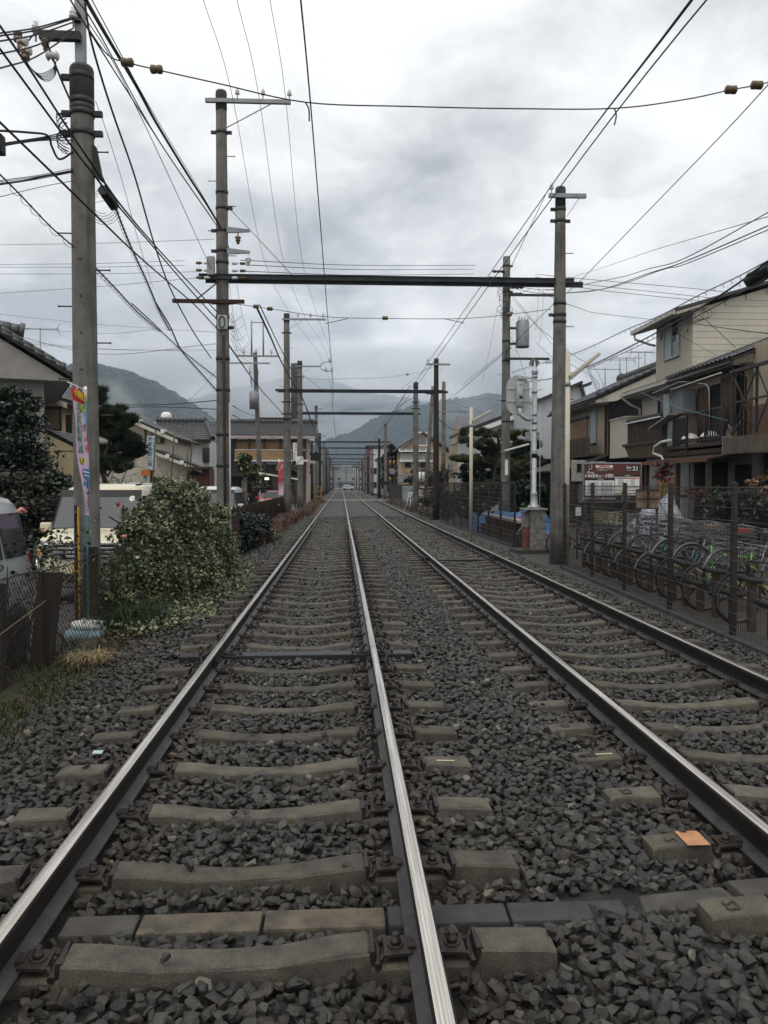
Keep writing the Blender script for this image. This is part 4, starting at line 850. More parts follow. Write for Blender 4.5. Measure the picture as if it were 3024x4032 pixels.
def pxY(k,x0,y0,x1,y1,Y):  # pixel rect -> x0,x1,z0,z1 on plane Y
    a=PY(*cr(k,x0,y0),Y); b_=PY(*cr(k,x1,y1),Y); return min(a.x,b_.x),max(a.x,b_.x),min(a.z,b_.z),max(a.z,b_.z)
def win(par,ax,c,w_,h_,fm_=None,pm=None,mull=1,d=.07,ft=.05,bars=0,out=-1):
    """ax 'y': wall faces -Y (c = centre on wall) ; ax 'x': wall faces the tracks (sign out)"""
    fm_=fm_ or alu; pm=pm or paned; mb=MB()
    def B(u0,u1,z0,z1,d0,d1):
        if ax=='y': mb.box(c[0]+u0,c[0]+u1,c[1]-d1,c[1]-d0,c[2]+z0,c[2]+z1)
        else: mb.box(c[0]+out*d0,c[0]+out*d1,c[1]+u0,c[1]+u1,c[2]+z0,c[2]+z1)
    a=w_/2;b_=h_/2
    B(-a,a,-b_-ft,-b_,0,d+.03); B(-a,a,b_,b_+ft,0,d); B(-a-ft,-a,-b_-ft,b_+ft,0,d); B(a,a+ft,-b_-ft,b_+ft,0,d)
    for k in range(mull): u=-a+w_*(k+1)/(mull+1); B(u-ft*.4,u+ft*.4,-b_,b_,0,d*.8)
    for k in range(bars): z=-b_+h_*(k+1)/(bars+1); B(-a,a,z-.015,z+.015,d*.4,d*.7)
    f=part('window',mb,fm_,par)
    npn=mull+1
    for k in range(npn):
        mb=MB(); u0=-a+w_*k/npn; u1=-a+w_*(k+1)/npn; B(u0,u1,-b_,b_,.005,.03)
        pk=pm[k%len(pm)] if isinstance(pm,list) else pm
        q=part('pane',mb,pk,par); q.parent=f
    return f
def slats(par,ax,fix,a0,a1,z0,z1,n,m=None,w_=.03,d=.03,nm='balcony_slat',limit=60):
    for k in range(n):
        a=a0+(a1-a0)*(k+.5)/n; mb=MB()
        if ax=='x': mb.box(fix-d/2,fix+d/2,a-w_/2,a+w_/2,z0,z1)
        else: mb.box(a-w_/2,a+w_/2,fix-d/2,fix+d/2,z0,z1)
        part(nm,mb,m or brs,par)
def pipe(par,pts,r_,m,nm='downpipe'):
    mb=MB(); mb.path(pts,r_,8); return part(nm,mb,m,par)
def antenna(label,x,y,z0,z1,flip=1,L_=1.3,group=None):
    t=thing('tv_antenna',label,'tv antenna',(x,y,z0),0,group)
    mb=MB(); mb.tube((x,y,z0),(x,y,z1),.022,6); part('mast',mb,steel,t)
    mb=MB(); mb.tube((x-L_*.6,y,z1-.05),(x+L_*.6*flip*flip,y,z1-.05),.014,5); part('boom',mb,steel,t)
    mb=MB()
    for k in range(10): xx=x-L_*.55+L_*1.1*k/9; mb.tube((xx,y-.18,z1-.05),(xx,y+.18,z1-.05),.007,4)
    part('element_row',mb,steel,t,kind='stuff')
    mb=MB(); xx=x+L_*.55*flip; mb.path([(xx+.12*flip,y,z1+.16),(xx,y,z1+.05),(xx,y,z1-.13),(xx+.12*flip,y,z1-.26)],.012,5); part('reflector',mb,steel,t); return t
# ---------- brown balcony house (right, nearest) ----------
hb_=thing('house','weathered two storey house with dark balcony rail, reed blinds and tiled eave at right','house',(11.3,25,-.06))
XW=11.3
box(hb_,'wall',beige,XW,19,22.75,26.95,2.6,5.15); box(hb_,'ground_floor_wall',mat('worn_white_boards',(.27,.25,.22),.85,var=.35,vs=2,streak=.3),XW+.25,19,22.75,26.95,-.06,2.58)
E=PXX(*cr('J',1300,130),10.75); 
roof(hb_,(10.72,22.3,5.22),(0,1,0),(.93,0,.36),4.75,4.6,single=280); ridge(hb_,(14.95,22.3,6.95),(14.95,27.05,6.95))
mb=MB(); mb.tube((10.72,22.4,5.08),(10.72,27.0,5.08),.06,8); part('gutter',mb,gut,hb_)
pipe(hb_,[(10.72,22.6,5.05),(11.05,22.55,4.8),(11.22,22.55,4.7),(11.22,22.55,2.9)],.035,brnf)
box(hb_,'soffit',gut,10.8,XW,22.4,26.95,5.0,5.03)
# brick veneer corner
k=0
for r_ in range(16):
    for c_ in range(3):
        y0=22.78+.225*c_+(.11 if r_%2 else 0)-.05; box(hb_,'brick',brickm,XW-.03,XW-.002,max(22.76,y0),y0+.21,2.72+.085*r_,2.72+.085*r_+.07)
for r_ in range(16):
    for c_ in range(4):
        x0=XW-.03+.225*c_+(.11 if r_%2 else 0)-.05; box(hb_,'brick',brickm,max(XW-.03,x0),x0+.21,22.72,22.748,2.72+.085*r_,2.72+.085*r_+.07)
# balcony
bx=10.55
box(hb_,'balcony_floor',brn,bx,XW,22.5,26.8,2.84,2.94); box(hb_,'balcony_beam',rust,bx-.1,bx-.02,22.3,27.3,2.62,2.74)
box(hb_,'handrail',brnf,bx-.02,bx+.03,22.5,24.9,3.86,3.91); box(hb_,'handrail',brnf,bx-.02,bx+.03,24.95,26.8,3.76,3.81)
for y in (22.52,23.6,24.9,26.8): box(hb_,'rail_post',brnf,bx-.03,bx+.04,y-.03,y+.03,2.6 if y==24.9 else 2.94,3.95)
slats(hb_,'x',bx,25.0,26.75,2.97,3.78,17,mat('dark_metal_slat',(.05,.045,.045),.5,.3)); slats(hb_,'x',bx,22.6,23.5,2.97,3.88,6,brnf)
mb=MB(); mb.box(bx-.02,bx+.02,22.5,24.9,3.02,3.05); part('lower_rail',mb,brnf,hb_)
# reed blinds, door opening, storage cabinet
reed=mat('reed_blind',(.12,.075,.05),.9,var=.5,vs=8,streak=.5)
def reeds(par,x,y0,y1,z0,z1,n,m,nm='reed_blind'):
    mb=MB()
    for k in range(n): y=y0+(y1-y0)*(k+.5)/n; mb.tube((x+random.uniform(-.015,.015),y,z0+random.uniform(-.03,.05)),(x,y,z1),(y1-y0)/n*.52,5)
    return part(nm,mb,m,par,kind='stuff')
reeds(hb_,XW-.12,24.75,25.6,3.05,4.75,26,reed); reeds(hb_,XW-.14,23.0,23.95,3.35,4.85,28,reed)
box(hb_,'door_opening',darkin,XW-.04,XW-.01,23.9,24.8,2.95,4.75); box(hb_,'door_opening',darkin,XW-.05,XW-.015,22.8,23.1,2.95,4.9)
cab=mat('grey_cabinet',(.17,.18,.19),.6,var=.2,streak=.15); box(hb_,'storage_cabinet',cab,10.65,11.1,25.5,26.35,3.95,4.72,bevel=.03)
box(hb_,'cabinet_window_frame',alu,10.6,10.64,26.4,26.9,3.8,4.85); 
mb=MB(); mb.bar((10.35,27.0,3.55),(10.6,25.9,3.95),.5,.03); part('corrugated_canopy',mb,mat('dirty_canopy',(.30,.29,.27),.8,var=.4),hb_)
mb=MB(); mb.bar((10.4,26.85,4.72),(10.6,25.2,4.9),.4,.03); part('corrugated_canopy',mb,gryw,hb_)
box(hb_,'grey_panel',cab,bx-.06,bx-.03,25.9,26.25,2.95,3.75)
mb=MB(); mb.tube(PXX(*cr('J',450,585),10.35),PXX(*cr('J',1075,372),10.35),.022,8); part('drying_pole',mb,mat('pale_pole',(.5,.48,.42),.5),hb_)
a=PXX(*cr('J',935,1110),10.5);b_=PXX(*cr('J',925,600),10.5); mb=MB(); mb.path([a,b_,b_+Vector((0,.08,.14)),b_+Vector((0,.3,.24)),b_+Vector((0,.75,.30))],.02,6); part('drying_pole_support',mb,steel,hb_)
for px_,py_ in ((930,1150),(690,1180)):
    c_=PXX(*cr('J',px_,py_),10.75); mb=MB(); mb.lathe([(.28,-.06),(.25,.0),(.16,.09),(.05,.13)],tuple(c_),10); part('covered_planter',mb,white,hb_)
hose=mat('white_hose',(.55,.53,.47),.6,var=.15)
for dz in (0,.09): pipe(hb_,[PXX(*cr('J',x,y+dz*120),10.3) for x,y in ((450,1205),(330,1230),(240,1290),(225,1370),(330,1410),(370,1500),(455,1515))],.028,hose,'drain_hose')
for k in range(3): pipe(hb_,smooth_pts([PXX(*cr('J',x,y+10*k),10.4) for x,y in ((1165,1010),(1190,1050+12*k),(1240,1050+12*k),(1320,965))],5),.005,steel,'loose_cable')
# lean-to over ground floor, posts, bamboo screen
mb=MB(); mb.hexa([(9.9,22.0,2.40),(XW,22.0,2.72),(XW,27.2,2.72),(9.9,27.2,2.40),(9.9,22.0,2.44),(XW,22.0,2.76),(XW,27.2,2.76),(9.9,27.2,2.44)]); part('lean_to_roof',mb,rust,hb_)
box(hb_,'fascia',mat('rusted_fascia',(.14,.065,.035),.8,var=.5,vs=3),9.86,9.9,22.0,27.2,2.36,2.46)
for y in (22.3,24.4,26.9): box(hb_,'timber_post',brn,10.02,10.14,y-.06,y+.06,-.06,2.42)
bam=mat('bamboo_screen',(.34,.20,.07),.8,var=.45,vs=5,streak=.4,island=.3)
reeds(hb_,10.2,24.6,26.3,.2,1.95,54,bam,'bamboo_screen'); box(hb_,'ground_floor_opening',darkin,XW+.15,XW+.24,24.2,26.4,0,2.4); box(hb_,'ground_floor_opening',darkin,XW+.15,XW+.24,22.8,23.6,0,2.3)
for k in range(8): box(hb_,'siding_board',mat('worn_white_board',(.28,.26,.23),.85,var=.3,vs=2,streak=.3,objrand=.15),XW+.2,XW+.24,23.65,24.15,.1+.29*k,.1+.29*k+.275)
# end piece of the next house at the frame edge
he=thing('house','house at the right edge with scaffold framed balcony above a brown parapet','house',(11.4,21.5,-.06))
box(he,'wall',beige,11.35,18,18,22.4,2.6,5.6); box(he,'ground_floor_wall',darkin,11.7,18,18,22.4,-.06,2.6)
box(he,'lower_wall_band',mat('dull_red_wall',(.14,.075,.055),.85,var=.3),11.33,11.349,18,22.4,3.0,3.9)
for y in (19.4,20.6,21.9): box(he,'balcony_post',steel_d,10.5,10.56,y-.03,y+.03,3.05,4.75)
box(he,'balcony_top_rail',steel_d,10.48,10.58,19.3,22.0,4.72,4.8); box(he,'balcony_mid_rail',steel_d,10.5,10.55,19.3,22,3.9,3.95)
for y0,y1 in ((19.4,20.6),(20.6,21.9)):
    for q in (0,1):
        mb=MB(); mb.bar((10.53,y0,3.1+1.6*q),(10.53,y1,4.7-1.6*q),.03); part('cross_brace',mb,steel_d,he)
box(he,'parapet',mat('mossy_parapet',(.12,.095,.07),.85,var=.4,vs=2,streak=.3),10.4,10.5,18.5,22.1,2.55,3.0); box(he,'parapet_flashing',steel,10.38,10.52,22.1,22.16,2.5,3.05)
# ---------- cream three storey house ----------
ha=thing('house','tall cream three storey house with horizontal siding and a sash window','house',(11.5,29,-.06))
YA=27.1; xw=PY(*cr('S',800,1000),YA).x; X3=xw
yf=PXX(*cr('S',385,1000),X3).y; ze=PXX(*cr('S',385,700),X3).z
box(ha,'wall',cream,X3,20,YA+.03,yf,4.4,ze+.02); 
sb=mat('siding_board_cream',(.53,.49,.41),.7,var=.1,vs=1.2,objrand=.06,streak=.08)
z=4.5; 
while z<10.3:
    x1=20; x0=X3+.0
    # clip the board under the rake
    xr=X3+max(0,(z+.2-ze)/.30)
    if xr<x1: box(ha,'siding_board',sb,max(x0,xr),x1,YA,YA+.028,z,z+.198)
    z+=.21
mb=MB(); mb.prism([(X3,YA+.04,ze),(20,YA+.04,ze),(20,YA+.04,ze+(20-X3)*.3)],(0,yf-YA-.05,0)); part('gable_wall',mb,cream2,ha)
mb=MB(); o=Vector((X3-.75,YA-.35,ze-.12)); v=Vector((1,0,.3)); mb.prism([o,o+v*10.5,o+v*10.5+Vector((0,0,.10)),o+Vector((0,0,.10))],(0,yf-YA+.7,0)); part('roof',mb,mat('dark_metal_roof',(.045,.04,.042),.5,.2,var=.2),ha)
mb=MB(); o=Vector((X3-.70,YA-.33,ze-.22)); mb.prism([o,o+v*1.0,o+v*1.0+Vector((0,0,.095)),o+Vector((0,0,.095))],(0,yf-YA+.66,0)); part('soffit',mb,soff,ha)
mb=MB(); mb.box(X3-.86,X3-.74,YA-.35,yf+.35,ze-.22,ze-.08); part('gutter',mb,gutl,ha); pipe(ha,[(X3-.8,yf+.1,ze-.2),(X3-.78,yf+.05,ze-.42),(X3-.25,yf-.03,ze-.62),(X3-.04,yf-.03,ze-.66)],.045,gutl)
wa=PXX(*cr('S',490,1000),X3); wb=PXX(*cr('S',655,800),X3)
win(ha,'x',(X3,(wa.y+wb.y)/2,PXX(*cr('S',570,830),X3).z),abs(wa.y-wb.y),1.25,alu,[paned,curt],1)
for px_,py_ in ((455,805),(742,715)):
    c_=PXX(*cr('S',px_,py_),X3); mb=MB(); mb.lathe([(.08,-.1),(.08,-.03),(.03,0)],tuple(c_),10,'x'); part('vent_hood',mb,steel if px_<500 else gutl,ha)
# lower storeys of the cream house
box(ha,'lower_wall',cream,11.4,20,YA+.05,31.0,2.75,4.98); box(ha,'ground_floor_wall',gryw,11.6,20,YA+.05,31,-.06,2.74)
mb=MB(); mb.hexa([(10.75,26.9,5.16),(12.4,26.9,5.6),(12.4,31.4,5.6),(10.75,31.4,5.16),(10.75,26.9,5.24),(12.4,26.9,5.68),(12.4,31.4,5.68),(10.75,31.4,5.24)]); part('lower_roof',mb,gut,ha)
box(ha,'soffit',soff,10.8,11.4,26.95,31.3,5.0,5.12); mb=MB(); mb.box(10.66,10.78,26.9,31.4,5.06,5.18); part('gutter',mb,gutl,ha)
pipe(ha,[(10.72,31.2,5.0),(11.0,31.1,4.75),(11.3,31.0,4.6),(11.33,31.0,4.0)],.045,gutl)
win(ha,'x',(11.4,28.6,4.3),1.3,.8,brnf,paned,1)
box(ha,'balcony_cap',gut,10.75,11.4,27.5,30.9,4.02,4.16); box(ha,'balcony_panel',brs,10.84,10.9,27.5,30.9,3.2,4.0)
slats(ha,'x',10.82,27.5,30.9,3.2,4.02,24,brs,.05,.03,'balcony_slat'); box(ha,'balcony_cap_trim',white,10.72,10.78,27.5,30.9,4.0,4.04)
mb=MB(); mb.prism([(10.7,27.4,3.2),(11.4,27.4,3.2),(11.4,27.4,2.7),(10.95,27.4,2.7)],(0,3.6,0)); part('balcony_underside',mb,mat('brick_pattern_panel',(.16,.115,.075),.8,var=.4,vs=5),ha)
box(ha,'floor_band',steel_d,10.66,11.4,27.35,31.05,3.14,3.24)
# cream annex block with three slots
x0,x1,z0,z1=pxY('R',905,1084,1000,872,32.5); an=thing('annex','small cream block with three slot vents beside the brown slatted balcony','house annex',((x0+x1)/2,34,z0))
box(an,'wall',cream,x0,x1+.6,32.5,36,z0,z1); box(an,'coping',gutl,x0-.04,x1+.6,32.46,36,z1,z1+.06)
for k in range(3):
    a,b_,c_,d_=pxY('R',911+12*k,920,919+12*k,896,32.49); box(an,'slot_vent',gryw,a,b_,32.46,32.5,c_,d_)
box(an,'support_wall',darkin,x0+.3,x1+.5,33,36,-.06,z0)
# ---------- black gable house ----------
hc=thing('house','black clad gable house with brown balcony and tiled roof behind the stout pole','house',(11.2,38,-.06)); XC=11.3; YC=34.6
zE=5.35
mb=MB(); mb.prism([(XC,YC,2.75),(17.5,YC,2.75),(17.5,YC,zE+.9),(14.4,YC,zE+1.55),(XC,YC,zE)],(0,.12,0)); part('gable_wall',mb,blkw,hc)
for k in range(30): box(hc,'cladding_rib',blkw,XC+.03+.2*k,XC+.05+.2*k,YC-.02,YC-.002,2.75,min(zE-.1+.45*(.2*k),zE+1.2))
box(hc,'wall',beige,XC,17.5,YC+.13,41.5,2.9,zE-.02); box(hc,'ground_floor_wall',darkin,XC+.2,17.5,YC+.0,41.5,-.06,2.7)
roof(hc,(10.55,YC-.4,zE-.02),(0,1,0),(.91,0,.41),7.6,4.2,single=200); ridge(hc,(14.35,YC-.45,zE+1.78),(14.35,42,zE+1.78),.2); ridge(hc,(10.7,YC-.42,zE+.12),(14.2,YC-.42,zE+1.7),.09)
mb=MB(); mb.prism([(10.6,YC-.38,zE-.22),(10.6,YC-.38,zE-.12),(14.4,YC-.38,zE+1.6),(14.4,YC-.38,zE+1.25),(11.5,YC-.38,zE-.12)],(0,.38,0)); part('verge_board',mb,cream2,hc)
box(hc,'soffit',soff,10.7,XC,YC,41.8,zE-.2,zE-.16); mb=MB(); mb.tube((10.55,YC-.4,zE-.14),(10.55,42,zE-.14),.06,6); part('gutter',mb,rust,hc)
def yx(k,x,X=XC): return PXX(*cr(k,x,900),X).y
win(hc,'x',(XC,yx('R',730),4.35),.85,1.5,alu,curt,0); 
box(hc,'shutter_box',brn,XC-.12,XC-.01,yx('R',705),yx('R',610),4.75,4.85); sh=mat('ribbed_shutter',(.27,.18,.11),.7,var=.3)
slats(hc,'x',XC-.05,yx('R',700),yx('R',615),3.5,4.75,20,sh,.09,.04,'shutter_slat')
box(hc,'balcony_panel',brs,XC-.65,XC-.6,yx('R',708,10.7),yx('R',590,10.7),3.05,3.75); slats(hc,'x',XC-.67,yx('R',712,10.7),yx('R',590,10.7),3.0,3.8,26,brs,.07,.03); box(hc,'balcony_floor',brn,XC-.7,XC,yx('R',712,10.7),yx('R',590,10.7),2.94,3.04)
box(hc,'balcony_panel',brs,XC-.65,XC-.6,39.3,41.3,2.9,3.65); box(hc,'downpipe',rust,XC-.12,XC-.03,YC+.15,YC+.23,2.8,5.1)
mb=MB(); mb.hexa([(9.4,YC+.6,2.25),(XC,YC+.0,2.95),(XC,42,2.95),(9.4,42,2.25),(9.4,YC+.6,2.33),(XC,YC,3.03),(XC,42,3.03),(9.4,42,2.33)]); part('lean_to_roof',mb,tileb,hc)
box(hc,'lean_to_wall',mat('dark_stained_boards',(.03,.026,.024),.8,var=.4,streak=.3),9.9,XC+.2,YC+.3,41.5,-.06,2.3); win(hc,'y',(10.4,YC+.3,1.35),.5,.7,alu,curt,0)
m=MB(); c_=PY(*cr('T',1355,1885),YC-.12); m.box(c_.x-.28,c_.x+.28,YC-.25,YC-.03,c_.z-.45,c_.z+.45); part('electricity_meter',m,mat('meter_case',(.34,.33,.29),.6),hc,bevel=.03); m=MB(); m.box(c_.x-.1,c_.x+.1,YC-.27,YC-.25,c_.z-.05,c_.z+.3); part('meter_window',m,glassd,hc)
for k,(x,y,a) in enumerate(((790,610,1),(868,560,1),(905,550,-1),(1003,518,-1),(970,520,1))):
    c_=PY(*cr('R',x,y),39+k); antenna('%s of the tv antennas clustered on the black house ridge'%('leftmost','second','third','fourth','rightmost')[k],c_.x,39+k,6.4,c_.z,a)
# ---------- white houses behind ----------
hd=thing('house','white gabled building with a dark roof edge behind the pine tree','house',(12,52,-.06)); Yd=50
a=PY(*cr('R',100,935),Yd);b_=PY(*cr('R',470,795),Yd); mb=MB(); mb.prism([(a.x,Yd,-.06),(b_.x,Yd,-.06),(b_.x,Yd,b_.z),(a.x,Yd,a.z)],(0,8,0)); part('wall',mb,whw,hd)
mb=MB(); o=Vector((a.x-.5,Yd-.4,a.z-.15)); v=Vector((b_.x-a.x,0,b_.z-a.z)).normalized(); mb.prism([o,o+v*8,o+v*8+Vector((0,0,.2)),o+Vector((0,0,.2))],(0,9,0)); part('roof',mb,gut,hd)
mb=MB(); o=o+Vector((.0,-.05,-.32)); mb.prism([o,o+v*7.6,o+v*7.6+Vector((0,0,.28)),o+Vector((0,0,.28))],(0,.1,0)); part('verge_board',mb,white,hd)
hg=thing('house','pale grey boxy building with sloping top behind the black gable house','house',(14,46,-.06)); Yg=45
P4=[PY(*cr('R',x,y),Yg) for x,y in ((400,1000),(720,1000),(690,845),(653,693),(395,805))]; mb=MB(); mb.prism([(p.x,Yg,(-.06 if i<2 else p.z)) for i,p in enumerate(P4)],(0,7,0)); part('wall',mb,mat('pale_grey_cladding',(.42,.44,.45),.7,var=.08),hg)
mb=MB(); a,b_=P4[4],P4[3]; mb.bar((a.x,Yg-.05,a.z+.08),(b_.x+.1,Yg-.05,b_.z+.08),.5,.14); part('roof_edge',mb,gut,hg); mb=MB(); a=P4[3];b_=P4[2]; mb.bar((a.x,Yg-.05,a.z+.1),(b_.x+.1,Yg-.05,b_.z),.3,.14); part('roof_edge',mb,gut,hg)
hf=thing('house','grey roofed house with cream gable beyond the pine trees on the right','house',(14,66,-.06)); Yf=62
a=PY(*cr('R',38,858),Yf); b_=PY(*cr('R',255,855),Yf); c_=PY(*cr('R',20,975),Yf); zr=a.z; 
mb=MB(); mb.prism([(c_.x,Yf,-.06),(b_.x,Yf,-.06),(b_.x,Yf,c_.z-.4),(c_.x,Yf,c_.z-.4)],(0,7,0)); part('wall',mb,beige,hf)
slm=mat('slate_roof',(.12,.125,.14),.6,var=.25,vs=2,island=.25); k=0
for r_ in range(9):
    z0=c_.z-.3+(zr-c_.z+.3)*r_/9; z1=c_.z-.3+(zr-c_.z+.3)*(r_+1)/9; mb=MB(); y0=Yf-.6+3.2*r_/9; xa=a.x+(.9 if 0 else -.0)-.3+.0*r_; mb.hexa([(xa,y0-.05,z0-.05),(b_.x,y0-.05,z0-.05),(b_.x,y0+.4,z1+.02),(xa,y0+.4,z1+.02),(xa,y0-.05,z0),(b_.x,y0-.05,z0),(b_.x,y0+.36,z1+.05),(xa,y0+.36,z1+.05)]); part('slate_course',mb,slm,hf)
mb=MB(); mb.prism([(a.x-.4,Yf-.55,c_.z-.4),(a.x-.28,Yf+2.6,zr),(a.x-.28,Yf+6,c_.z-.4)],(.1,0,0)); part('gable_wall',mb,beige,hf)
# ---------- tan gabled house beyond the crossing ----------
ht=thing('house','tan two storey house with gable end and enclosed white balcony beyond the crossing','house',(9,98,-.06)); Yt=96
def T(x,y,Y=Yt): return PY(*cr('H',x,y),Y)
xl=T(440,1000).x; xr=T(1150,1000).x; ze=T(440,985).z; za=T(793,762).z; xa=T(793,762).x
mb=MB(); mb.prism([(xl,Yt,-.06),(xr,Yt,-.06),(xr,Yt,ze-.3),(xa,Yt,za-.15),(xl,Yt,ze-.3)],(0,10,0)); part('wall',mb,tan,ht)
for s,xe in ((-1,xl-.5),(1,xr+.5)):
    mb=MB(); mb.prism([(xa,Yt-.6,za-.1),(xe,Yt-.6,ze-.35),(xe,Yt-.6,ze-.1),(xa,Yt-.6,za+.2)],(0,11,0)); part('roof_slope',mb,mat('brown_roof',(.10,.055,.04),.7,var=.25),ht)
win(ht,'y',(T(787,843).x,Yt,T(787,843).z),.9,1.35,white,pane,0,ft=.14); 
x0,x1,z0,z1=pxY('H',462,1145,885,1050,Yt); box(ht,'balcony_sheet',mat('translucent_sheet',(.42,.44,.42),.4,var=.25,vs=1),x0,x1,Yt-.5,Yt-.4,z0,z1); box(ht,'balcony_sill',white,x0-.1,x1+.4,Yt-.6,Yt-.38,z0-.25,z0)
x0,x1,z0,z1=pxY('H',440,1032,925,990,Yt); box(ht,'balcony_awning',gryw,x0,x1,Yt-1.2,Yt-.1,z0+.1,z1)
for k in range(6): x=x0+(x1-x0)*k/5; box(ht,'awning_bar',white,x-.05,x+.05,Yt-1.25,Yt-1.2,z0,z1)
box(ht,'awning_rail',white,x0,x1,Yt-1.26,Yt-1.2,z0-.02,z0+.1); box(ht,'balcony_opening',darkin,x0+.5,x1-.8,Yt-.38,Yt-.02,z0-.8,z0)
for x in (575,797): win(ht,'y',(T(x,1217).x,Yt,T(x,1217).z),.55,.5,brnf,paned,0,ft=.08)
box(ht,'lower_storey_band',gryw,xl,xr,Yt-.15,Yt-.0,2.0,T(0,1350).z)
# garden walls near crossing
m=MB(); x0,x1,z0,z1=pxY('H',728,1690,872,1483,70); m.box(x0,x1,70,73,-.2,z1); t=thing('garden_wall','white garden wall section with tiled coping and two white pipes','wall',((x0+x1)/2,71,-.2)); part('wall',m,whw,t); box(t,'coping',rust,x0-.05,x1+.05,69.9,73.1,z1,z1+.08)
for x in (745,800): c_=T(x,1320,70.5); mb=MB(); mb.tube((c_.x,70.5,z1),(c_.x,70.5,c_.z),.13,8); part('white_pipe',mb,white,t)
m=MB(); x0,x1,z0,z1=pxY('H',505,1720,660,1525,74); m.box(x0,x1,74,75.2,-.2,z1); solo('shed',m,mat('pale_blue_grey_metal',(.30,.34,.36),.55,.2,var=.3,vs=1.5,streak=.2),'pale blue grey metal shed beside the crossing','shed',bevel=.03)
m=MB(); x0,x1,z0,z1=pxY('H',870,1690,1440,1600,66); m.box(x0,x1+8,66,66.2,-.2,z1); solo('garden_wall',m,gryw,'low grey garden wall behind the dark wooden pole','wall')
m=MB(); x0,x1,z0,z1=pxY('H',280,1690,665,1500,84.0); m.box(x0,x1,82,82.2,-.1,z1); solo('garden_wall',m,conc_d,'concrete block wall beside the crossing below the tan house','wall')
# ---------- left side houses ----------
YL=26; _w=PY(*cr('O',727,1345),26).x; hl=thing('house','house at the left edge with heavy tiled roof corner and pale soffit','house',(_w,26.9,-.07))
def O_(x,y,Y=YL): return PY(*cr('O',x,y),Y)
c0=O_(1255,1345); c1=O_(350,810); wx=O_(727,1345).x
box(hl,'wall',mat('pale_grey_plaster',(.33,.32,.30),.85,var=.15,streak=.15),-24,wx,YL+.9,34,-.07,c0.z+.55)
mb=MB(); sl=(c1.z-c0.z)/(c0.x-c1.x); v=Vector((-1,0,sl)); 
mb.prism([c0,c0+v*(c0.x-c1.x),c0+v*(c0.x-c1.x)*1.9,Vector((c0.x-(c0.x-c1.x)*1.9,YL,c0.z))],(0,8.5,0)); mb.v=[(a,b_,c_-.02) for a,b_,c_ in mb.v]; part('soffit',mb,mat('grey_soffit',(.26,.245,.22),.85,var=.15),hl)
roof(hl,(c0.x+.15,YL-.15,c0.z+.13),(0,1,0),tuple(v),8.6,5.2,single=240)
ridge(hl,(c0.x-.2,YL-.05,c0.z+.42),(c1.x-2.2,YL-.05,c1.z+.42+2.0*sl),.09)
ridge(hl,(c0.x+.15,YL-.12,c0.z+.16),(c1.x-2.5,YL-.12,c1.z+.2+2.4*sl),.07); ridge(hl,(c1.x-.1,YL+.3,c1.z+.75),(c1.x-3,YL+.3,c1.z+1.2),.17)
box(hl,'lower_wall_brown_strip',brn,-24,wx-.05,YL+.86,YL+.9,c0.z-.75,c0.z-.45)  # brown strip laid over the wall below the soffit
hl.rotation_euler=(0,0,R(22))
ly=thing('house','yellow plastered house with shuttered window behind the dark camellia tree','house',(-13,36,-.07)); Yy=34
a=PY(*cr('O',730,1510),Yy); b_=PY(*cr('O',1560,1835),Yy); 
mb=MB(); mb.prism([(a.x-4,Yy,-.07),(b_.x-.9,Yy,-.07),(b_.x-.9,Yy,b_.z+.15),(a.x-4,Yy,a.z+.8)],(0,7,0)); part('wall',mb,yel,ly)
sl=(a.z-b_.z)/(b_.x-a.x); roof(ly,(b_.x,Yy-.6,b_.z),(0,1,0),(-1,0,sl),8,7,single=120); mb=MB(); mb.prism([(b_.x,Yy-.62,b_.z-.32),(b_.x,Yy-.62,b_.z-.1),(b_.x-7,Yy-.62,b_.z-.1+7*sl),(b_.x-7,Yy-.62,b_.z-.32+7*sl)],(0,.06,0)); part('verge_board',mb,cream,ly)
x0,x1,z0,z1=pxY('B',300,810,385,680,Yy-.1); box(ly,'shutter_frame',brn,x0-.08,x1+.08,Yy-.1,Yy,z0-.08,z1+.08)
n=18
for k in range(n): box(ly,'shutter_slat',mat('shutter_slat',(.20,.155,.11),.7,var=.2),x0,x1,Yy-.14,Yy-.1,z0+(z1-z0)*k/n,z0+(z1-z0)*(k+.8)/n)
x0,x1,z0,z1=pxY('B',432,900,470,720,Yy-.05); box(ly,'window_opening',brnf,x0,x1,Yy-.08,Yy-.02,z0,z1); x0,x1,z0,z1=pxY('B',255,660,392,600,Yy-.3); box(ly,'window_hood',cream,x0,x1,Yy-.5,Yy,z0,z1)
mb=MB(); c_=PY(*cr('B',420,890),30); roof(ly,(c_.x+.9,29.6,c_.z-.35),(0,1,0),(-1,0,.5),3,1.6)
c_=PY(*cr('B',262,150),33); antenna('tv antenna on a tall mast above the tiled roof at left',c_.x,33,5.6,c_.z,1,1.2)
c_=PY(*cr('B',248,505),33); mb=MB(); mb.lathe([(.02,0),(.16,.02),(.27,.07),(.28,.085),(.26,.08),(.15,.035),(.01,.012)],(0,0,0),16); mb.xf(Matrix.Translation(c_)@Euler((R(115),0,R(20))).to_matrix().to_4x4()); t=solo('satellite_dish',mb,steel,'satellite dish under the tiled roof corner at left','satellite dish',org=tuple(c_)); mb=MB(); mb.path([c_,c_+Vector((.1,.1,-.2)),c_+Vector((.28,.1,-.55))],.025,6); part('bracket',mb,steel,t)
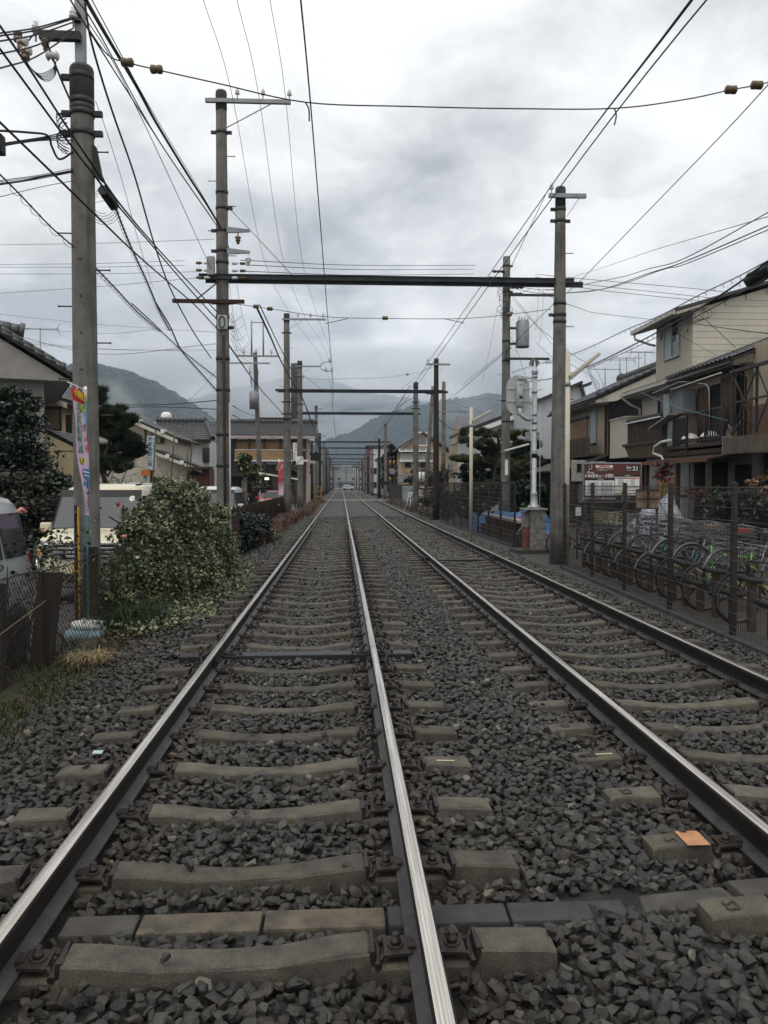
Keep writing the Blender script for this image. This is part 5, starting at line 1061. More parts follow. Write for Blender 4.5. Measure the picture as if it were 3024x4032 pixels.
# cream house centre left
lc=thing('house','cream house with two stepped tiled rooflines behind the ivy heap','house',(-13,56,-.07)); Yc=53
def U_(x,y,Y=Yc): return PY(*cr('U',x,y),Y)
a=U_(20,590); b_=U_(950,1000); sl=(a.z-b_.z)/(b_.x-a.x)
mb=MB(); xw2=U_(825,0).x; mb.prism([(a.x-2,Yc,-.07),(xw2,Yc,-.07),(xw2,Yc,b_.z+(b_.x-xw2)*sl-.2),(a.x-2,Yc,a.z+2*sl-.2)],(0,7,0)); part('wall',mb,cream,lc)
roof(lc,(b_.x,Yc-.7,b_.z-.1),(0,1,0),(-1,0,sl),8,(b_.x-a.x)*1.3,single=60)
mb=MB(); mb.prism([(b_.x,Yc-.72,b_.z-.42),(b_.x,Yc-.72,b_.z-.2),(a.x-2,Yc-.72,a.z+2*sl-.2),(a.x-2,Yc-.72,a.z+2*sl-.42)],(0,.06,0)); part('verge_board',mb,cream2,lc)
for x,y in ((395,775),(738,925)): c_=U_(x,y); box(lc,'beam_end',white,c_.x-.1,c_.x+.1,Yc-.85,Yc,c_.z-.12,c_.z+.12)
x0,x1,z0,z1=pxY('U',525,980,800,830,Yc); box(lc,'dark_gable_panel',gryw,x0,x1-.8,Yc-.05,Yc-.01,z0,z1-.4)
x0,x1,z0,z1=pxY('U',612,1095,722,1003,Yc); win(lc,'y',((x0+x1)/2,Yc-.0,(z0+z1)/2),x1-x0-.1,z1-z0-.1,brnf,[curt,paned],1); x0,x1,z0,z1=pxY('U',440,1060,470,880,Yc); box(lc,'window_opening',brnf,x0,x1,Yc-.06,Yc-.01,z0,z1)
a=U_(590,1165,51.5);b_=U_(1305,1440,51.5); sl=(a.z-b_.z)/(b_.x-a.x); roof(lc,(b_.x,50.8,b_.z-.05),(0,1,0),(-1,0,sl),2.8,(b_.x-a.x)*1.04,single=60)
mb=MB(); xw3=U_(1040,0,51.5).x; mb.prism([(a.x-.3,51.5,-.07),(xw3,51.5,-.07),(xw3,51.5,b_.z+(b_.x-xw3)*sl-.15),(a.x-.3,51.5,a.z+.3*sl-.15)],(0,1.45,0)); part('lower_wall',mb,cream,lc)
mb=MB(); mb.prism([(b_.x,50.78,b_.z-.36),(b_.x,50.78,b_.z-.16),(a.x,50.78,a.z-.16),(a.x,50.78,a.z-.36)],(0,.06,0)); part('verge_board',mb,cream2,lc)
for x,y in ((812,1283),(1018,1372)): c_=U_(x,y,51.5); box(lc,'beam_end',white,c_.x-.1,c_.x+.1,50.6,51.5,c_.z-.12,c_.z+.12)
t=thing('shed','rust brown corrugated shed with dark openings beside the cream house','shed',(-9,52,-.07)); x0,x1,z0,z1=pxY('U',1120,1700,1380,1460,51); box(t,'wall',mat('rust_brown_boards',(.13,.055,.03),.8,var=.4,streak=.3),x0,x1,51,53,-.07,z1); x0,x1,z0,z1=pxY('U',1050,1560,1280,1450,50.6); box(t,'canopy',brn,x0,x1+.6,50,51,z1-.05,z1+.08); box(t,'opening',darkin,x0+.1,x1-.1,50.95,51,z0,z1-.2)
box(t,'yellow_sign_strip',mat('yellow_strip',(.75,.42,.03),.6),x1+.9,x1+1.15,50.3,50.35,.9,2.3)
# white wall house with patterned roof
ld=thing('house','white plaster house with hipped grey tiled roof and brown bay window','house',(-12,68,-.07)); Yd2=66
def D(x,y,Y=Yd2): return PY(*cr('U',x,y),Y)
a=D(820,1045);b_=D(1425,1060); x0=a.x-1; x1=D(1370,0).x; box(ld,'wall',whw,x0,x1,Yd2,74,-.07,a.z)
roof(ld,(x0-.5,Yd2-.7,a.z),(1,0,0),(0,.86,.5),b_.x-x0+.5,3.3,single=150,sc_=1.3)
ridge(ld,(x0-.5,Yd2+2.1,a.z+1.75),(b_.x-.9,Yd2+2.1,a.z+1.75),.22); ridge(ld,(b_.x-.9,Yd2+2.1,a.z+1.7),(b_.x+.1,Yd2-.5,a.z+.15),.16)
box(ld,'fascia',rust,x0-.5,b_.x,Yd2-.75,Yd2-.68,a.z-.25,a.z-.05)
x2,x3,z2,z3=pxY('U',1280,1365,1370,1150,Yd2-.5); box(ld,'bay_window',brn,x2,x3,Yd2-.5,Yd2,z2,z3); 
for k in range(5): box(ld,'bay_slat',brnf,x2+(x3-x2)*(k+.2)/5,x2+(x3-x2)*(k+.5)/5,Yd2-.56,Yd2-.5,z2+.1,z3-.3)
lw=thing('house','white gable with small rooftop dish behind the cream house','house',(-16,82,-.07)); Yw=80
a=D(575,790,Yw);b_=D(715,738,Yw);c_=D(1160,865,Yw); mb=MB(); mb.prism([(a.x-1,Yw,-.07),(c_.x,Yw,-.07),(c_.x,Yw,c_.z-.3),(b_.x,Yw,b_.z-.3),(a.x-1,Yw,a.z-.6)],(0,8,0)); part('wall',mb,whw,lw)
mb=MB(); mb.prism([(a.x-1.5,Yw-.5,a.z-.9),(b_.x,Yw-.5,b_.z-.25),(c_.x+.4,Yw-.5,c_.z-.3),(c_.x+.4,Yw-.5,c_.z-.05),(b_.x,Yw-.5,b_.z),(a.x-1.5,Yw-.5,a.z-.65)],(0,9,0)); part('roof',mb,soff,lw)
x0,x1,z0,z1=pxY('U',640,900,938,828,Yw); box(lw,'awning',yel,x0,x1,Yw-.6,Yw,z0,z1-.2); c_=D(755,715,Yw); mb=MB(); mb.lathe([(.5,-.5),(.5,.3),(.3,.5)],tuple(c_),10); part('roof_tank',mb,white,lw)
lp=thing('house','pinkish building glimpsed between the white house and the tall pole','house',(-11,74,-.07)); Yp=75
x0,x1,z0,z1=pxY('U',1355,1700,1640,1090,Yp); box(lp,'wall',pink,x0,x1+.6,Yp+2,82,-.07,z1); box(lp,'roof_edge',gut,x0-.2,x1+.7,Yp+1.9,82,z1,z1+.25)
x0,x1,z0,z1=pxY('U',1390,1590,1470,1450,Yp-3); box(lp,'grey_box',steel,x0,x1,Yp-3,Yp,z0,z1)
# ---------- sauna building ----------
hs=thing('bathhouse','two storey bathhouse with long tiled roof and ribbed tan balcony panels','bathhouse',(-6.5,79,-.07)); Ys=75
def E_(x,y,Y=Ys): return PY(*cr('E',x,y),Y)
xl=E_(60,0).x; xr=E_(1470,0).x; zev=E_(0,480).z; zr=E_(0,255).z; z2=E_(0,880).z; z1=E_(0,1075).z
box(hs,'wall',mat('dark_bathhouse_front',(.07,.055,.045),.8,var=.3),xl,xr,Ys,86,-.07,zev-.2); box(hs,'side_wall',pink,xr+.0,xr+.15,Ys+.02,86,-.07,zev-.1)
hh=(zr-zev); roof(hs,(xl-.3,Ys-1.2,zev),(1,0,0),(0,.80,.6),xr-xl+1.2,hh/.6*1.05,single=0,sc_=1.15); ridge(hs,(xl-.3,Ys-1.2+hh/.6*.84,zr+.12),(xr+.95,Ys-1.2+hh/.6*.84,zr+.12),.22)
box(hs,'fascia',mat('pinkish_fascia',(.36,.30,.28),.7),xl-.3,xr+.85,Ys-1.28,Ys-1.2,zev-.32,zev-.04); mb=MB(); mb.prism([(xr+.85,Ys-1.2,zev-.35),(xr+.85,Ys+3.6,zr-.2),(xr+.85,Ys+10,zev-.6)],(.12,0,0)); part('verge_board',mb,gut,hs)
pan=mat('ribbed_tan_panel',(.40,.25,.12),.7,var=.2,streak=.15,objrand=.08)
xa,xb=E_(320,0).x,E_(1250,0).x
rib=MB(); zt=E_(0,575).z; zm=E_(0,720).z
n=64
for k in range(n):
    x=xa+(xb-xa)*(k+.5)/n; box(hs,'panel_board',pan,x-(xb-xa)/n*.44,x+(xb-xa)/n*.44,Ys-.75,Ys-.7,z2+.05,zm)
box(hs,'upper_panel',mat('tan_screen',(.36,.22,.11),.8,var=.15,vs=1),xa,xb,Ys-.3,Ys-.25,zm-.1,zt); box(hs,'handrail',white,xa,xb+1.2,Ys-.8,Ys-.72,zm,zm+.06); box(hs,'floor_edge',white,xa,xb+1.4,Ys-.85,Ys-.7,z2-.12,z2+.02)
for x in (330,560,800,1060,1280,1450): c_=E_(x,0).x; box(hs,'timber_post',brn,c_-.1,c_+.1,Ys-.7,Ys-.5,z1,zev-.2)
for i,(x0,x1) in enumerate(((335,555),(575,790),(815,1050),(1075,1270))):
    a=E_(x0,0).x;b_=E_(x1,0).x; box(hs,'transom_panel',whw,a,b_,Ys-.45,Ys-.4,E_(0,555).z,E_(0,520).z); box(hs,'transom_panel',whw,a,b_,Ys-.35,Ys-.3,E_(0,950).z,E_(0,905).z)
glow=mat('lit_green_window',(.30,.36,.10),.5,var=.3,emit=(.42,.62,.12,.45))
for x0,x1 in ((400,480),(495,625),(655,735),(985,1030),(1205,1262)):
    a=E_(x0,0).x;b_=E_(x1,0).x; zc=(E_(0,975).z+E_(0,1040).z)/2; win(hs,'y',((a+b_)/2,Ys-.05,zc),b_-a,1.35*(E_(0,975).z-E_(0,1040).z)/1.35,brn,glow,3,ft=.05)
a=E_(60,1070);b_=E_(1300,1145); box(hs,'canopy',brn,xl,E_(900,0).x,Ys-1.6,Ys-.1,b_.z,a.z-.1); 
x0,x1,z0,z1=pxY('E',420,1380,510,1200,Ys-.3); box(hs,'entrance_wall',cream,x0,x1,Ys-.3,Ys,0,z1); box(hs,'lower_wall_band',beige,xl,x1,Ys-.35,Ys-.0,-.07,z0)
x0,x1,z0,z1=pxY('E',515,1560,740,1200,Ys-.2); box(hs,'entrance_opening',darkin,x0,E_(900,0).x,Ys-.25,Ys-.02,0,z1)
lampg=mat('lit_tube_lamp',(.8,.75,.6),.5,emit=(1,.88,.6,2.2))
for x0,x1 in ((675,735),(798,865)): a=E_(x0,1182,Ys-1.4);b_=E_(x1,1182,Ys-1.4); box(hs,'lit_lamp',lampg,a.x,b_.x,Ys-1.45,Ys-1.35,a.z-.1,a.z+.1,bevel=.03)
# noren curtain, red flag
nor=thing('noren_curtain','dark navy entrance curtain with pale blue cloud shapes at the bathhouse door','curtain',tuple(E_(690,1400,73.3))); x0,x1,z0,z1=pxY('E',640,1410,735,1220,73.3); box(nor,'cloth',mat('navy_cloth',(.012,.02,.05),.8),x0,x1,73.3,73.33,z0,z1)
for x,y,r_ in ((670,1245,28),(700,1295,34),(665,1310,22),(695,1345,24),(700,1390,30),(720,1275,18)):
    c_=E_(x,y,73.28); mb=MB(); rr=r_/4.15*73/3260; mb.prism([(c_.x+rr*1.2*math.cos(a),73.28,c_.z+rr*.6*math.sin(a)) for a in np.linspace(0,2*PI,12)[:-1]],(0,.01,0)); part('cloud_print',mb,mat('pale_blue_print',(.12,.24,.36),.8),nor)
fl=thing('shop_flag','red vertical shop flag with white characters by the bathhouse entrance','flag',tuple(E_(610,1400,73))); x0,x1,z0,z1=pxY('E',583,1380,636,1225,73); box(fl,'cloth',mat('red_cloth',(.35,.025,.02),.8),x0,x1,73,73.02,z0,z1); text('営\n業\n中',.22,white,fl,((x0+x1)/2,72.98,(z0+z1)/2),sx=.8)
x0,x1,z0,z1=pxY('E',640,1400,690,1345,73); box(fl,'lantern',mat('red_lantern',(.45,.03,.02),.7),x0,x1,73.4,73.8,z0,z1,bevel=.1)
# ---------- sauna sign ----------
sg=thing('sauna_sign','white vertical hanging sign with red sauna katakana on the bathhouse corner','sign',tuple(E_(1300,880,73.6))); x0,x1,z0,z1=pxY('E',1262,890,1350,600,73.6)
box(sg,'panel',mat('sign_white',(.66,.67,.64),.5,var=.06),x0,x1,73.6,73.75,z0,z1,bevel=.02); box(sg,'frame',steel,x0-.05,x1+.05,73.66,73.8,z0-.05,z1+.05)
redp=mat('red_print',(.42,.02,.03),.6); blup=mat('blue_grey_print',(.08,.16,.20),.6); blkp=mat('black_print',(.012,.012,.012),.6)
hz=z1-z0; cx_=(x0+x1)/2
for i,ch in enumerate('サウナ'): text(ch,hz*.17,redp,sg,(cx_,73.59,z1-hz*(.12+.155*i)),bold=.006)
for i,ch in enumerate('竜気泉'): text(ch,hz*.11,blup,sg,(cx_-hz*.075,73.59,z1-hz*(.62+.14*i)))
for i,ch in enumerate('小さい湯'): text(ch,hz*.09,blup,sg,(cx_+hz*.08,73.59,z1-hz*(.6+.1*i)))
# ---------- left vertical sign ----------
sv=thing('vertical_sign','tall white vertical sign with blue characters on a post before the cream house','sign',tuple(U_(530,1650,46))); x0,x1,z0,z1=pxY('U',478,1478,592,985,46)
box(sv,'panel',mat('sign_bluewhite',(.50,.54,.56),.5,var=.1),x0,x1,46,46.12,z0,z1,bevel=.02); box(sv,'post',brn,U_(510,0,46).x-.08,U_(510,0,46).x+.08,46.2,46.35,-.07,z0+1); hz=z1-z0
bl2=mat('blue_print',(.06,.17,.27),.6)
for i,ch in enumerate('東都建設工業'): text(ch,hz*.135,bl2,sv,(x0+(x1-x0)*.36,45.99,z1-hz*(.09+.148*i)),bold=.004)
for i,ch in enumerate('全日本協会'): text(ch,hz*.062,bl2,sv,(x0+(x1-x0)*.8,45.99,z1-hz*(.08+.1*i)))
x0,x1,z0,z1=pxY('U',448,1640,503,1565,46); box(sv,'small_sign',mat('pale_teal_sign',(.3,.5,.5),.6),x0,x1,45.6,45.65,z0,z1); box(sv,'small_sign_roof',mat('orange_sign_top',(.5,.17,.04),.6),x0-.1,x1+.15,45.5,45.7,z1,z1+.35)
# ---------- rows of buildings toward the vanishing point ----------
def block(label,x0,x1,y0,y1,h,m,side,nw=3,fl=2,rm=None):
    t=thing('building',label,'building',((x0+x1)/2,y0,-.05)); box(t,'wall',m,x0,x1,y0,y1,-.05,h); box(t,'roof',rm or gut,x0-.4,x1+.4,y0-.4,y1+.4,h,h+.3)
    xf=x1 if side<0 else x0
    for f in range(fl):
        for k in range(nw):
            win(t,'x',(xf,y0+(y1-y0)*(k+.5)/nw,1.6+2.7*f),1.3,1.1,alu,paned,1,out=(1 if side<0 else -1))
        win(t,'y',((x0+x1)/2+ (1 if side<0 else -1),y0,1.6+2.7*f),1.4,1.1,alu,paned,1)
    return t
dsc=[(-1,-9.5,-4.6,95.5,107,6.5,pink),(-1,-11,-4.9,110,121,7.2,cream),(-1,-10,-4.7,124,136,5.4,whw),(-1,-12,-5,140,156,6.4,gryw),(-1,-11,-4.8,162,178,6.8,beige),(-1,-12,-5,190,214,7,whw),(-1,-12,-4.8,220,255,6.2,gryw),
     (1,7.2,13,112,121,6.0,whw),(1,6.5,9,126,138,4.6,gryw),(1,6.6,12,142,156,6.0,cream),(1,6.2,8.4,162,176,9.0,whw),(1,6.4,8.0,205,219,11,redb),(1,6.4,12,222,262,6.4,beige)]
cn={pink:'pinkish',cream:'cream',whw:'white',gryw:'grey',beige:'beige',redb:'red brown'}; used={}
for i,(s,x0,x1,y0,y1,h,m_) in enumerate(dsc):
    block('%s building %s the tracks, number %s away beyond the crossing'%(cn[m_],'left of' if s<0 else 'right of',('one','two','three','four','five','six','seven')[i if s<0 else i-7]),x0,x1,y0,y1,h,m_,s)
# end of the line: station-like concrete frame building
eb=thing('building','pale concrete frame building closing the far end of the line','building',(0,430,-.05)); 
def Z_(x,y,Y=430): 
    fx=1220+x/4.879; fy=1780+y/4.879; return PY(fx,fy,Y)
x0=Z_(600,0).x;x1=Z_(800,0).x;zt=Z_(0,270).z; zb=Z_(0,410).z
box(eb,'back_wall',mat('bluish_grey_wall',(.10,.12,.13),.8,var=.4,vs=.2),Z_(480,0).x,Z_(920,0).x,436,440,0,zt-1)  # bluish grey wall colour with random mottling
for x in (620,780): c_=Z_(x,0).x; box(eb,'pillar',gryw,c_-2.3,c_+2.3,430,433,3,zt)
for z in (280,405,560): c_=Z_(0,z).z; box(eb,'beam',gryw,x0,x1,430.5,432.5,c_-1.2,c_+1.2)
for k in range(4): box(eb,'dark_bay',paned,x0+5,x1-5,434,435,Z_(0,380-0).z-6*k-2,Z_(0,300).z-6*k)
box(eb,'teal_train_front',mat('teal_panel',(.06,.13,.14),.6),Z_(640,0).x,Z_(740,0).x,425,427,.5,Z_(0,570).z)
for i,(px0,px1,yy,h) in enumerate(((480,560,395,9),(300,440,380,8),(830,930,400,10),(960,1040,385,8))):
    c0,c1=Z_(px0,0,yy).x,Z_(px1,0,yy).x; block(['grey far block just left of the frame building','pale far block at the end of the left side row','white far block just right of the frame building','pale far block at the end of the right side row'][i],c0,c1,yy,yy+12,h,(gryw,whw,cream,gryw)[i],-1 if c0<0 else 1,nw=1)
# ================= vehicles =================
def carpaint(n,c,r=.28): 
    m=mat(n,c,r,.0,var=.06,vs=1.5,spec=.6); m.node_tree.nodes['Principled BSDF'].inputs['Coat Weight'].default_value=.6; m.node_tree.nodes['Principled BSDF'].inputs['Coat Roughness'].default_value=.06; return m
tyre=mat('tyre_rubber',(.015,.015,.016),.8,var=.3); 
def wheel(par,x,y,r_,w_,z0,off=(0,0,0),rim=None):
    m=MB(); m.lathe([(r_*.62,-w_/2),(r_*.93,-w_/2),(r_,-w_*.35),(r_,w_*.35),(r_*.93,w_/2),(r_*.62,w_/2)],(x,y,z0+r_),20,'x'); t=part('tyre',m,tyre,par)
    m=MB(); m.lathe([(.02,-w_*.46),(r_*.25,-w_*.5),(r_*.6,-w_*.40),(r_*.64,-w_*.48),(r_*.64,w_*.48),(r_*.6,w_*.40),(r_*.25,w_*.5),(.02,w_*.46)],(x,y,z0+r_),20,'x'); q=part('rim',m,rim or steel,par); q.parent=t
def kei(label,ox,oy,rz,paint,lower,H=1.78,W_=1.475,L_=3.39,group=None,front=True):
    """boxy small car; local front faces -y, origin at ground centre of the front"""
    t=thing('parked_car',label,'car',(ox,oy,-.04),rz,group); ORG[t.name]=Vector((0,0,0)); hw=W_/2
    S=[(0.0,hw*.90,hw*.86,.32,.80),(.05,hw*.97,hw*.92,.24,.90),(.18,hw,hw*.94,.2,.99),(.42,hw,hw*.93,.2,1.045),(.60,hw,hw*.91,.2,1.085),(.98,hw,hw*.83,.2,H-.10),(1.15,hw,hw*.82,.2,H-.03),(1.6,hw,hw*.82,.2,H),(2.6,hw,hw*.82,.2,H),(3.1,hw,hw*.82,.2,H-.02),(3.28,hw*.99,hw*.81,.24,H-.08),(3.36,hw*.97,hw*.80,.27,H-.25),(3.39,hw*.94,hw*.86,.3,1.0)]
    S=[(y*L_/3.39,a,b_,c,d) for y,a,b_,c,d in S]
    vs=[];n=0
    for y,wl,wt,zb,zt in S:
        zw=min(.98,zt-.04); r_=.10 if zt>1.3 else .05
        half=[(wl*.55,zb),(wl*.93,zb+.02),(wl,zb+.14),(wl*1.0,.55),(wl*.985,zw-.04),(wl*.965,zw),(wt+(wl*.965-wt)*.5,(zw+zt-r_)/2 if zt>1.3 else zw+.01),(wt+.004,zt-r_),(wt-r_*.3,zt-r_*.3),(wt-r_*1.2,zt),(wt*.4,zt+.012)]
        ring=half+[(-x,z) for x,z in half[::-1]]; n=len(ring); vs+=[(x,y,z) for x,z in ring]
    m=MB(); fs=[]
    for i in range(len(S)-1):
        for k in range(n): fs.append((i*n+k,i*n+(k+1)%n,(i+1)*n+(k+1)%n,(i+1)*n+k))
    m.add(vs,fs,True); m.f.append(tuple(range(n))); m.f.append(tuple((len(S)-1)*n+k for k in range(n))[::-1]); m.sm+=[False]*2; m.mi+=[0]*2
    b_=part('body',m,paint,t,world=False)
    k=L_/3.39
    def panel(nm,pts,mt,th=.012,bev=0):
        m=MB(); P=[Vector(p) for p in pts]; nrm=(P[1]-P[0]).cross(P[2]-P[0]).normalized()*th; m.prism([p+nrm*.3 for p in P],nrm); return part(nm,m,mt,t,world=False)
    yb,yt=.60*k,.985*k
    panel('windscreen_surround',[(-hw*.93,yb-.012,1.055),(hw*.93,yb-.012,1.055),(hw*.85,yt-.012,H-.10),(-hw*.85,yt-.012,H-.10)],blk,.012)
    g_=mat('windscreen_glass',(.028,.040,.045),.10,var=.3,vs=1.2,spec=.22,col2=(.010,.015,.018)); 
    panel('windscreen',[(-hw*.88,yb-.02,1.09),(hw*.88,yb-.02,1.09),(hw*.81,yt-.025,H-.13),(-hw*.81,yt-.025,H-.13)],g_,.012)
    for s in (-1,1):
        def sx(z): return s*(hw*.965+(hw*.82-hw*.965)*(z-.98)/(H-.1-.98)+.004)
        for y0,y1,cut in ((.95,1.78,.22),(1.84,2.62,0),(2.68,3.22,-.0)):
            P=[(sx(1.06),y0*k-cut*k*.9+.02,1.06),(sx(1.06),y1*k,1.06),(sx(H-.19),y1*k,H-.19),(sx(H-.19),y0*k+cut*.35,H-.19)]
            if s<0: P=P[::-1]
            panel('side_window',P,glassd,.01)
        m=MB(); m.cbox((s*(hw+.10),.80*k,1.10),(.18,.09,.15)); part('door_mirror',m,paint,t,world=False,bevel=.03)
        m=MB(); m.tube((s*hw*.9,.8*k,1.05),(s*(hw+.05),.8*k,1.07),.02,6); part('mirror_stay',m,blk,t,world=False)
        m=MB(); m.hexa([(s*a,b_,c) for a,b_,c in [(hw*.62,-.01,.72),(hw*.93,.03,.70),(hw*.985,.30,.74),(hw*.62,.1,.72),(hw*.62,-.008,.92),(hw*.92,.05,.93),(hw*.975,.30,.95),(hw*.62,.12,.93)]]); h=part('headlight',m,mat('headlight_lens',(.38,.40,.41),.08,.3,var=.5,vs=20,spec=1),t,world=False,bevel=.015)
        m=MB(); m.lathe([(.06,-.03),(.075,-.035),(.065,-.02),(.02,-.01)],(s*hw*.76,0,.82),12,'y'); q=part('lamp_ring',m,chrome,t,world=False); q.parent=h
        m=MB(); m.cbox((s*hw*.935,.025,.76),(.07,.06,.06)); q=part('indicator',m,mat('amber_lens',(.5,.16,.02),.3),t,world=False); q.parent=h
        m=MB(); m.path([(s*hw*.97,.03,.70),(s*hw*.95,-.01,.55),(s*hw*.86,-.03,.38),(s*hw*.7,-.04,.27)],.022,6); part('bumper_trim',m,chrome,t,world=False)
        m=MB(); m.box(s*hw*.985,s*(hw+.006),.3*k,L_-.15,.24,.34); part('sill',m,lower,t,world=False)
        for y in (1.80*k,2.65*k,.92*k): m=MB(); m.box(s*(hw-.002),s*(hw+.003),y-.004,y+.004,.34,1.0); part('door_gap',m,blk,t,world=False)
        for y in (1.7*k,1.95*k): m=MB(); m.cbox((s*(hw+.012),y,.88),(.025,.14,.03)); part('door_handle',m,chrome,t,world=False,bevel=.008)
        for y in (.58*k,2.85*k):
            m=MB(); m.lathe([(.02,-.005),(.335,-.005),(.335,.012),(.02,.012)],(s*(hw-.0),y,.28),22,'x'); part('wheel_arch',m,blk,t,world=False); wheel(t,s*(hw-.055),y,.28,.15,0)
        m=MB(); m.cbox((s*hw*.90,L_-.02,.95),(.07,.05,.22)); part('tail_light',m,mat('red_lens',(.16,.01,.01),.2),t,world=False,bevel=.01)
    for s in (-.4,.25): m=MB(); m.bar((hw*(s+.4),yb-.035,1.10),(hw*s,yb+.07,1.27),.015,.012); part('wiper',m,blk,t,world=False)
    for s in (-.36,.36): m=MB(); m.box(s-.14,s+.14,1.5,1.6,1.0,1.42); part('seat',m,steel_d,t,world=False)
    m=MB(); m.box(-hw*.60,hw*.60,-.03,.06,.66,.90); gr=part('grille',m,blk,t,world=False)
    for z,c_ in ((.885,1),(.82,1),(.76,1),(.70,1)): m=MB(); m.box(-hw*.60,hw*.60,-.05,-.03,z-.016,z+.016); q=part('grille_bar',m,chrome,t,world=False,bevel=.005); q.parent=gr
    m=MB(); m.box(-hw*.5,hw*.5,-.035,.03,.30,.44); part('air_intake',m,blk,t,world=False)
    m=MB(); m.box(-.165,.165,-.065,-.045,.46,.62); part('number_plate',m,mat('yellow_plate',(.55,.38,.03),.6),t,world=False)
    for s in (-1,1): m=MB(); m.tube((s*hw*.66,1.15*k,H-.005),(s*hw*.66,3.1*k,H-.005),.012,5); part('roof_gutter',m,blk,t,world=False)
    m=MB(); m.path([(-hw*.62,1.05*k,H-.04),(-hw*.55,.9*k,H+.02),(-hw*.2,.75*k,H+.16)],.006,4); part('aerial',m,blk,t,world=False)
    m=MB(); m.box(-hw*.7,hw*.7,L_-.05,L_+.012,1.08,H-.3); part('rear_window',m,glassd,t,world=False)
    return t
ivory=carpaint('ivory_paint',(.62,.55,.40)); silver=carpaint('silver_paint',(.30,.32,.33)); whp=carpaint('white_car_paint',(.55,.57,.58)); redp2=carpaint('red_car_paint',(.45,.015,.015))
p0=PY(*cr('V',187,1060),13.0)
c1_=kei('ivory boxy kei car facing the camera behind the big concrete pole','%s'and -3.85,12.6,0,ivory,steel_d)
mb=MB(); mb.lathe([(.05,-.002),(.05,.002)],(0,0,0),14,'y'); mb.xf(Matrix.Translation((.50,.865,1.55))@Euler((R(-28),0,0)).to_matrix().to_4x4()); part('windscreen_sticker',mb,white,c1_,world=False)
kei('silver boxy car cut off by the left edge of the frame',-3.93,5.42,0,silver,steel_d,H=1.68,L_=3.39)
kei('white car parked behind the ivy just past the tall gantry pole',-3.95,25.0,PI and 0,whp,steel_d,H=1.70)
kei('white van whose roof shows above the ivy heap',-6.4,23.5,0,whp,steel_d,H=1.82)
kei('far white car nosing out beside the right hand rail near the vanishing point',3.7,240,R(75),whp,steel_d,H=1.5)
def sedan(label,x,y,rz,paint):
    t=thing('parked_car',label,'car',(x,y,-.07),rz); ORG[t.name]=Vector((0,0,0)); hw=.84
    S=[(0,.62,.5,.3,.55),(.1,.78,.7,.24,.66),(.9,.84,.78,.2,.84),(1.35,.84,.74,.2,.92),(2.05,.84,.58,.2,1.36),(3.0,.84,.57,.2,1.38),(3.8,.84,.7,.2,1.0),(4.2,.8,.7,.26,.92),(4.3,.7,.6,.34,.8)]
    vs=[]
    for yy,wl,wt,zb,zt in S:
        h=[(wl*.6,zb),(wl,zb+.12),(wl,min(.8,zt-.05)),(wt,zt-.05),(wt*.8,zt),(wt*.3,zt+.015)]; ring=h+[(-a,b_) for a,b_ in h[::-1]]; n=len(ring); vs+=[(a,yy,b_) for a,b_ in ring]
    m=MB(); fs=[(i*n+k,i*n+(k+1)%n,(i+1)*n+(k+1)%n,(i+1)*n+k) for i in range(len(S)-1) for k in range(n)]; m.add(vs,fs,True); m.f+= [tuple(range(n)),tuple((len(S)-1)*n+k for k in range(n))[::-1]]; m.sm+=[False]*2; m.mi+=[0]*2
    part('body',m,paint,t,world=False); m=MB(); m.prism([(-.66,1.38,.94),(.66,1.38,.94),(.53,1.98,1.33),(-.53,1.98,1.33)],(0,-.03,.02)); part('windscreen',m,glassd,t,world=False)
    for s in (-1,1):
        m=MB(); m.lathe([(.02,-.05),(.11,-.04),(.12,.04)],(s*.56,.12,.60),12,'y'); part('headlight',m,mat('headlight_lens',(.38,.40,.41),.08),t,world=False)
        m=MB(); m.cbox((s*.95,1.5,.98),(.18,.08,.12)); part('door_mirror',m,paint,t,world=False,bevel=.02)
        for yy in (.75,3.4): wheel(t,s*.76,yy,.29,.17,0)
        m=MB(); m.prism([(s*.8,1.5,.94),(s*.8,3.6,.94),(s*.6,3.0,1.3),(s*.6,2.05,1.3)],(s*.03,0,0)); part('side_window',m,glassd,t,world=False)
    m=MB(); m.prism([(.25,.3,.72),(.45,.32,.72),(.45,.6,.79),(.35,.7,.81),(.25,.6,.79)],(0,0,.01)); part('bonnet_badge',m,white,t,world=False); return t
sedan('small red car parked in front of the bathhouse entrance',-4.05,50,R(8),redp2)
# ================= left fence =================
lf=thing('chain_link_fence','rusty chain link fence with dark posts along the left verge','fence',(-2.85,8,-.05))
def fx(y): return -2.93
posts=[(5.2,.95,.06),(7.05,.92,.085),(8.15,.90,.09),(9.77,1.02,.07),(11.6,1.05,.05),(13.4,1.05,.05),(15.2,1.05,.05)]
for i,(y,h,r_) in enumerate(posts):
    m=MB(); 
    if r_>.06: 
        lx=.12 if i==2 else .02; m.hexa([(fx(y)-r_,y-r_,-.15),(fx(y)+r_,y-r_,-.15),(fx(y)+r_,y+r_,-.15),(fx(y)-r_,y+r_,-.15),(fx(y)-r_+lx,y-r_,h),(fx(y)+r_+lx,y-r_,h),(fx(y)+r_+lx,y+r_,h-.02),(fx(y)-r_+lx,y+r_,h-.02)])
    else: m.tube((fx(y),y,-.15),(fx(y),y,h),r_,8)
    part('post',m,rust if i in (3,0,4) else wood_d,lf,bevel=.008 if r_>.06 else 0)
lw_=mat('rusty_wire_mesh',(.045,.035,.028),.7,.3,var=.5,vs=10)
m=MB(); y0,y1,z0,z1=4.2,15.4,-.02,.93; s=.078
def zig(a,dirn):
    pts=[];y=a
    c=0; z=z0; 
    return
n=int((y1-y0)/s)
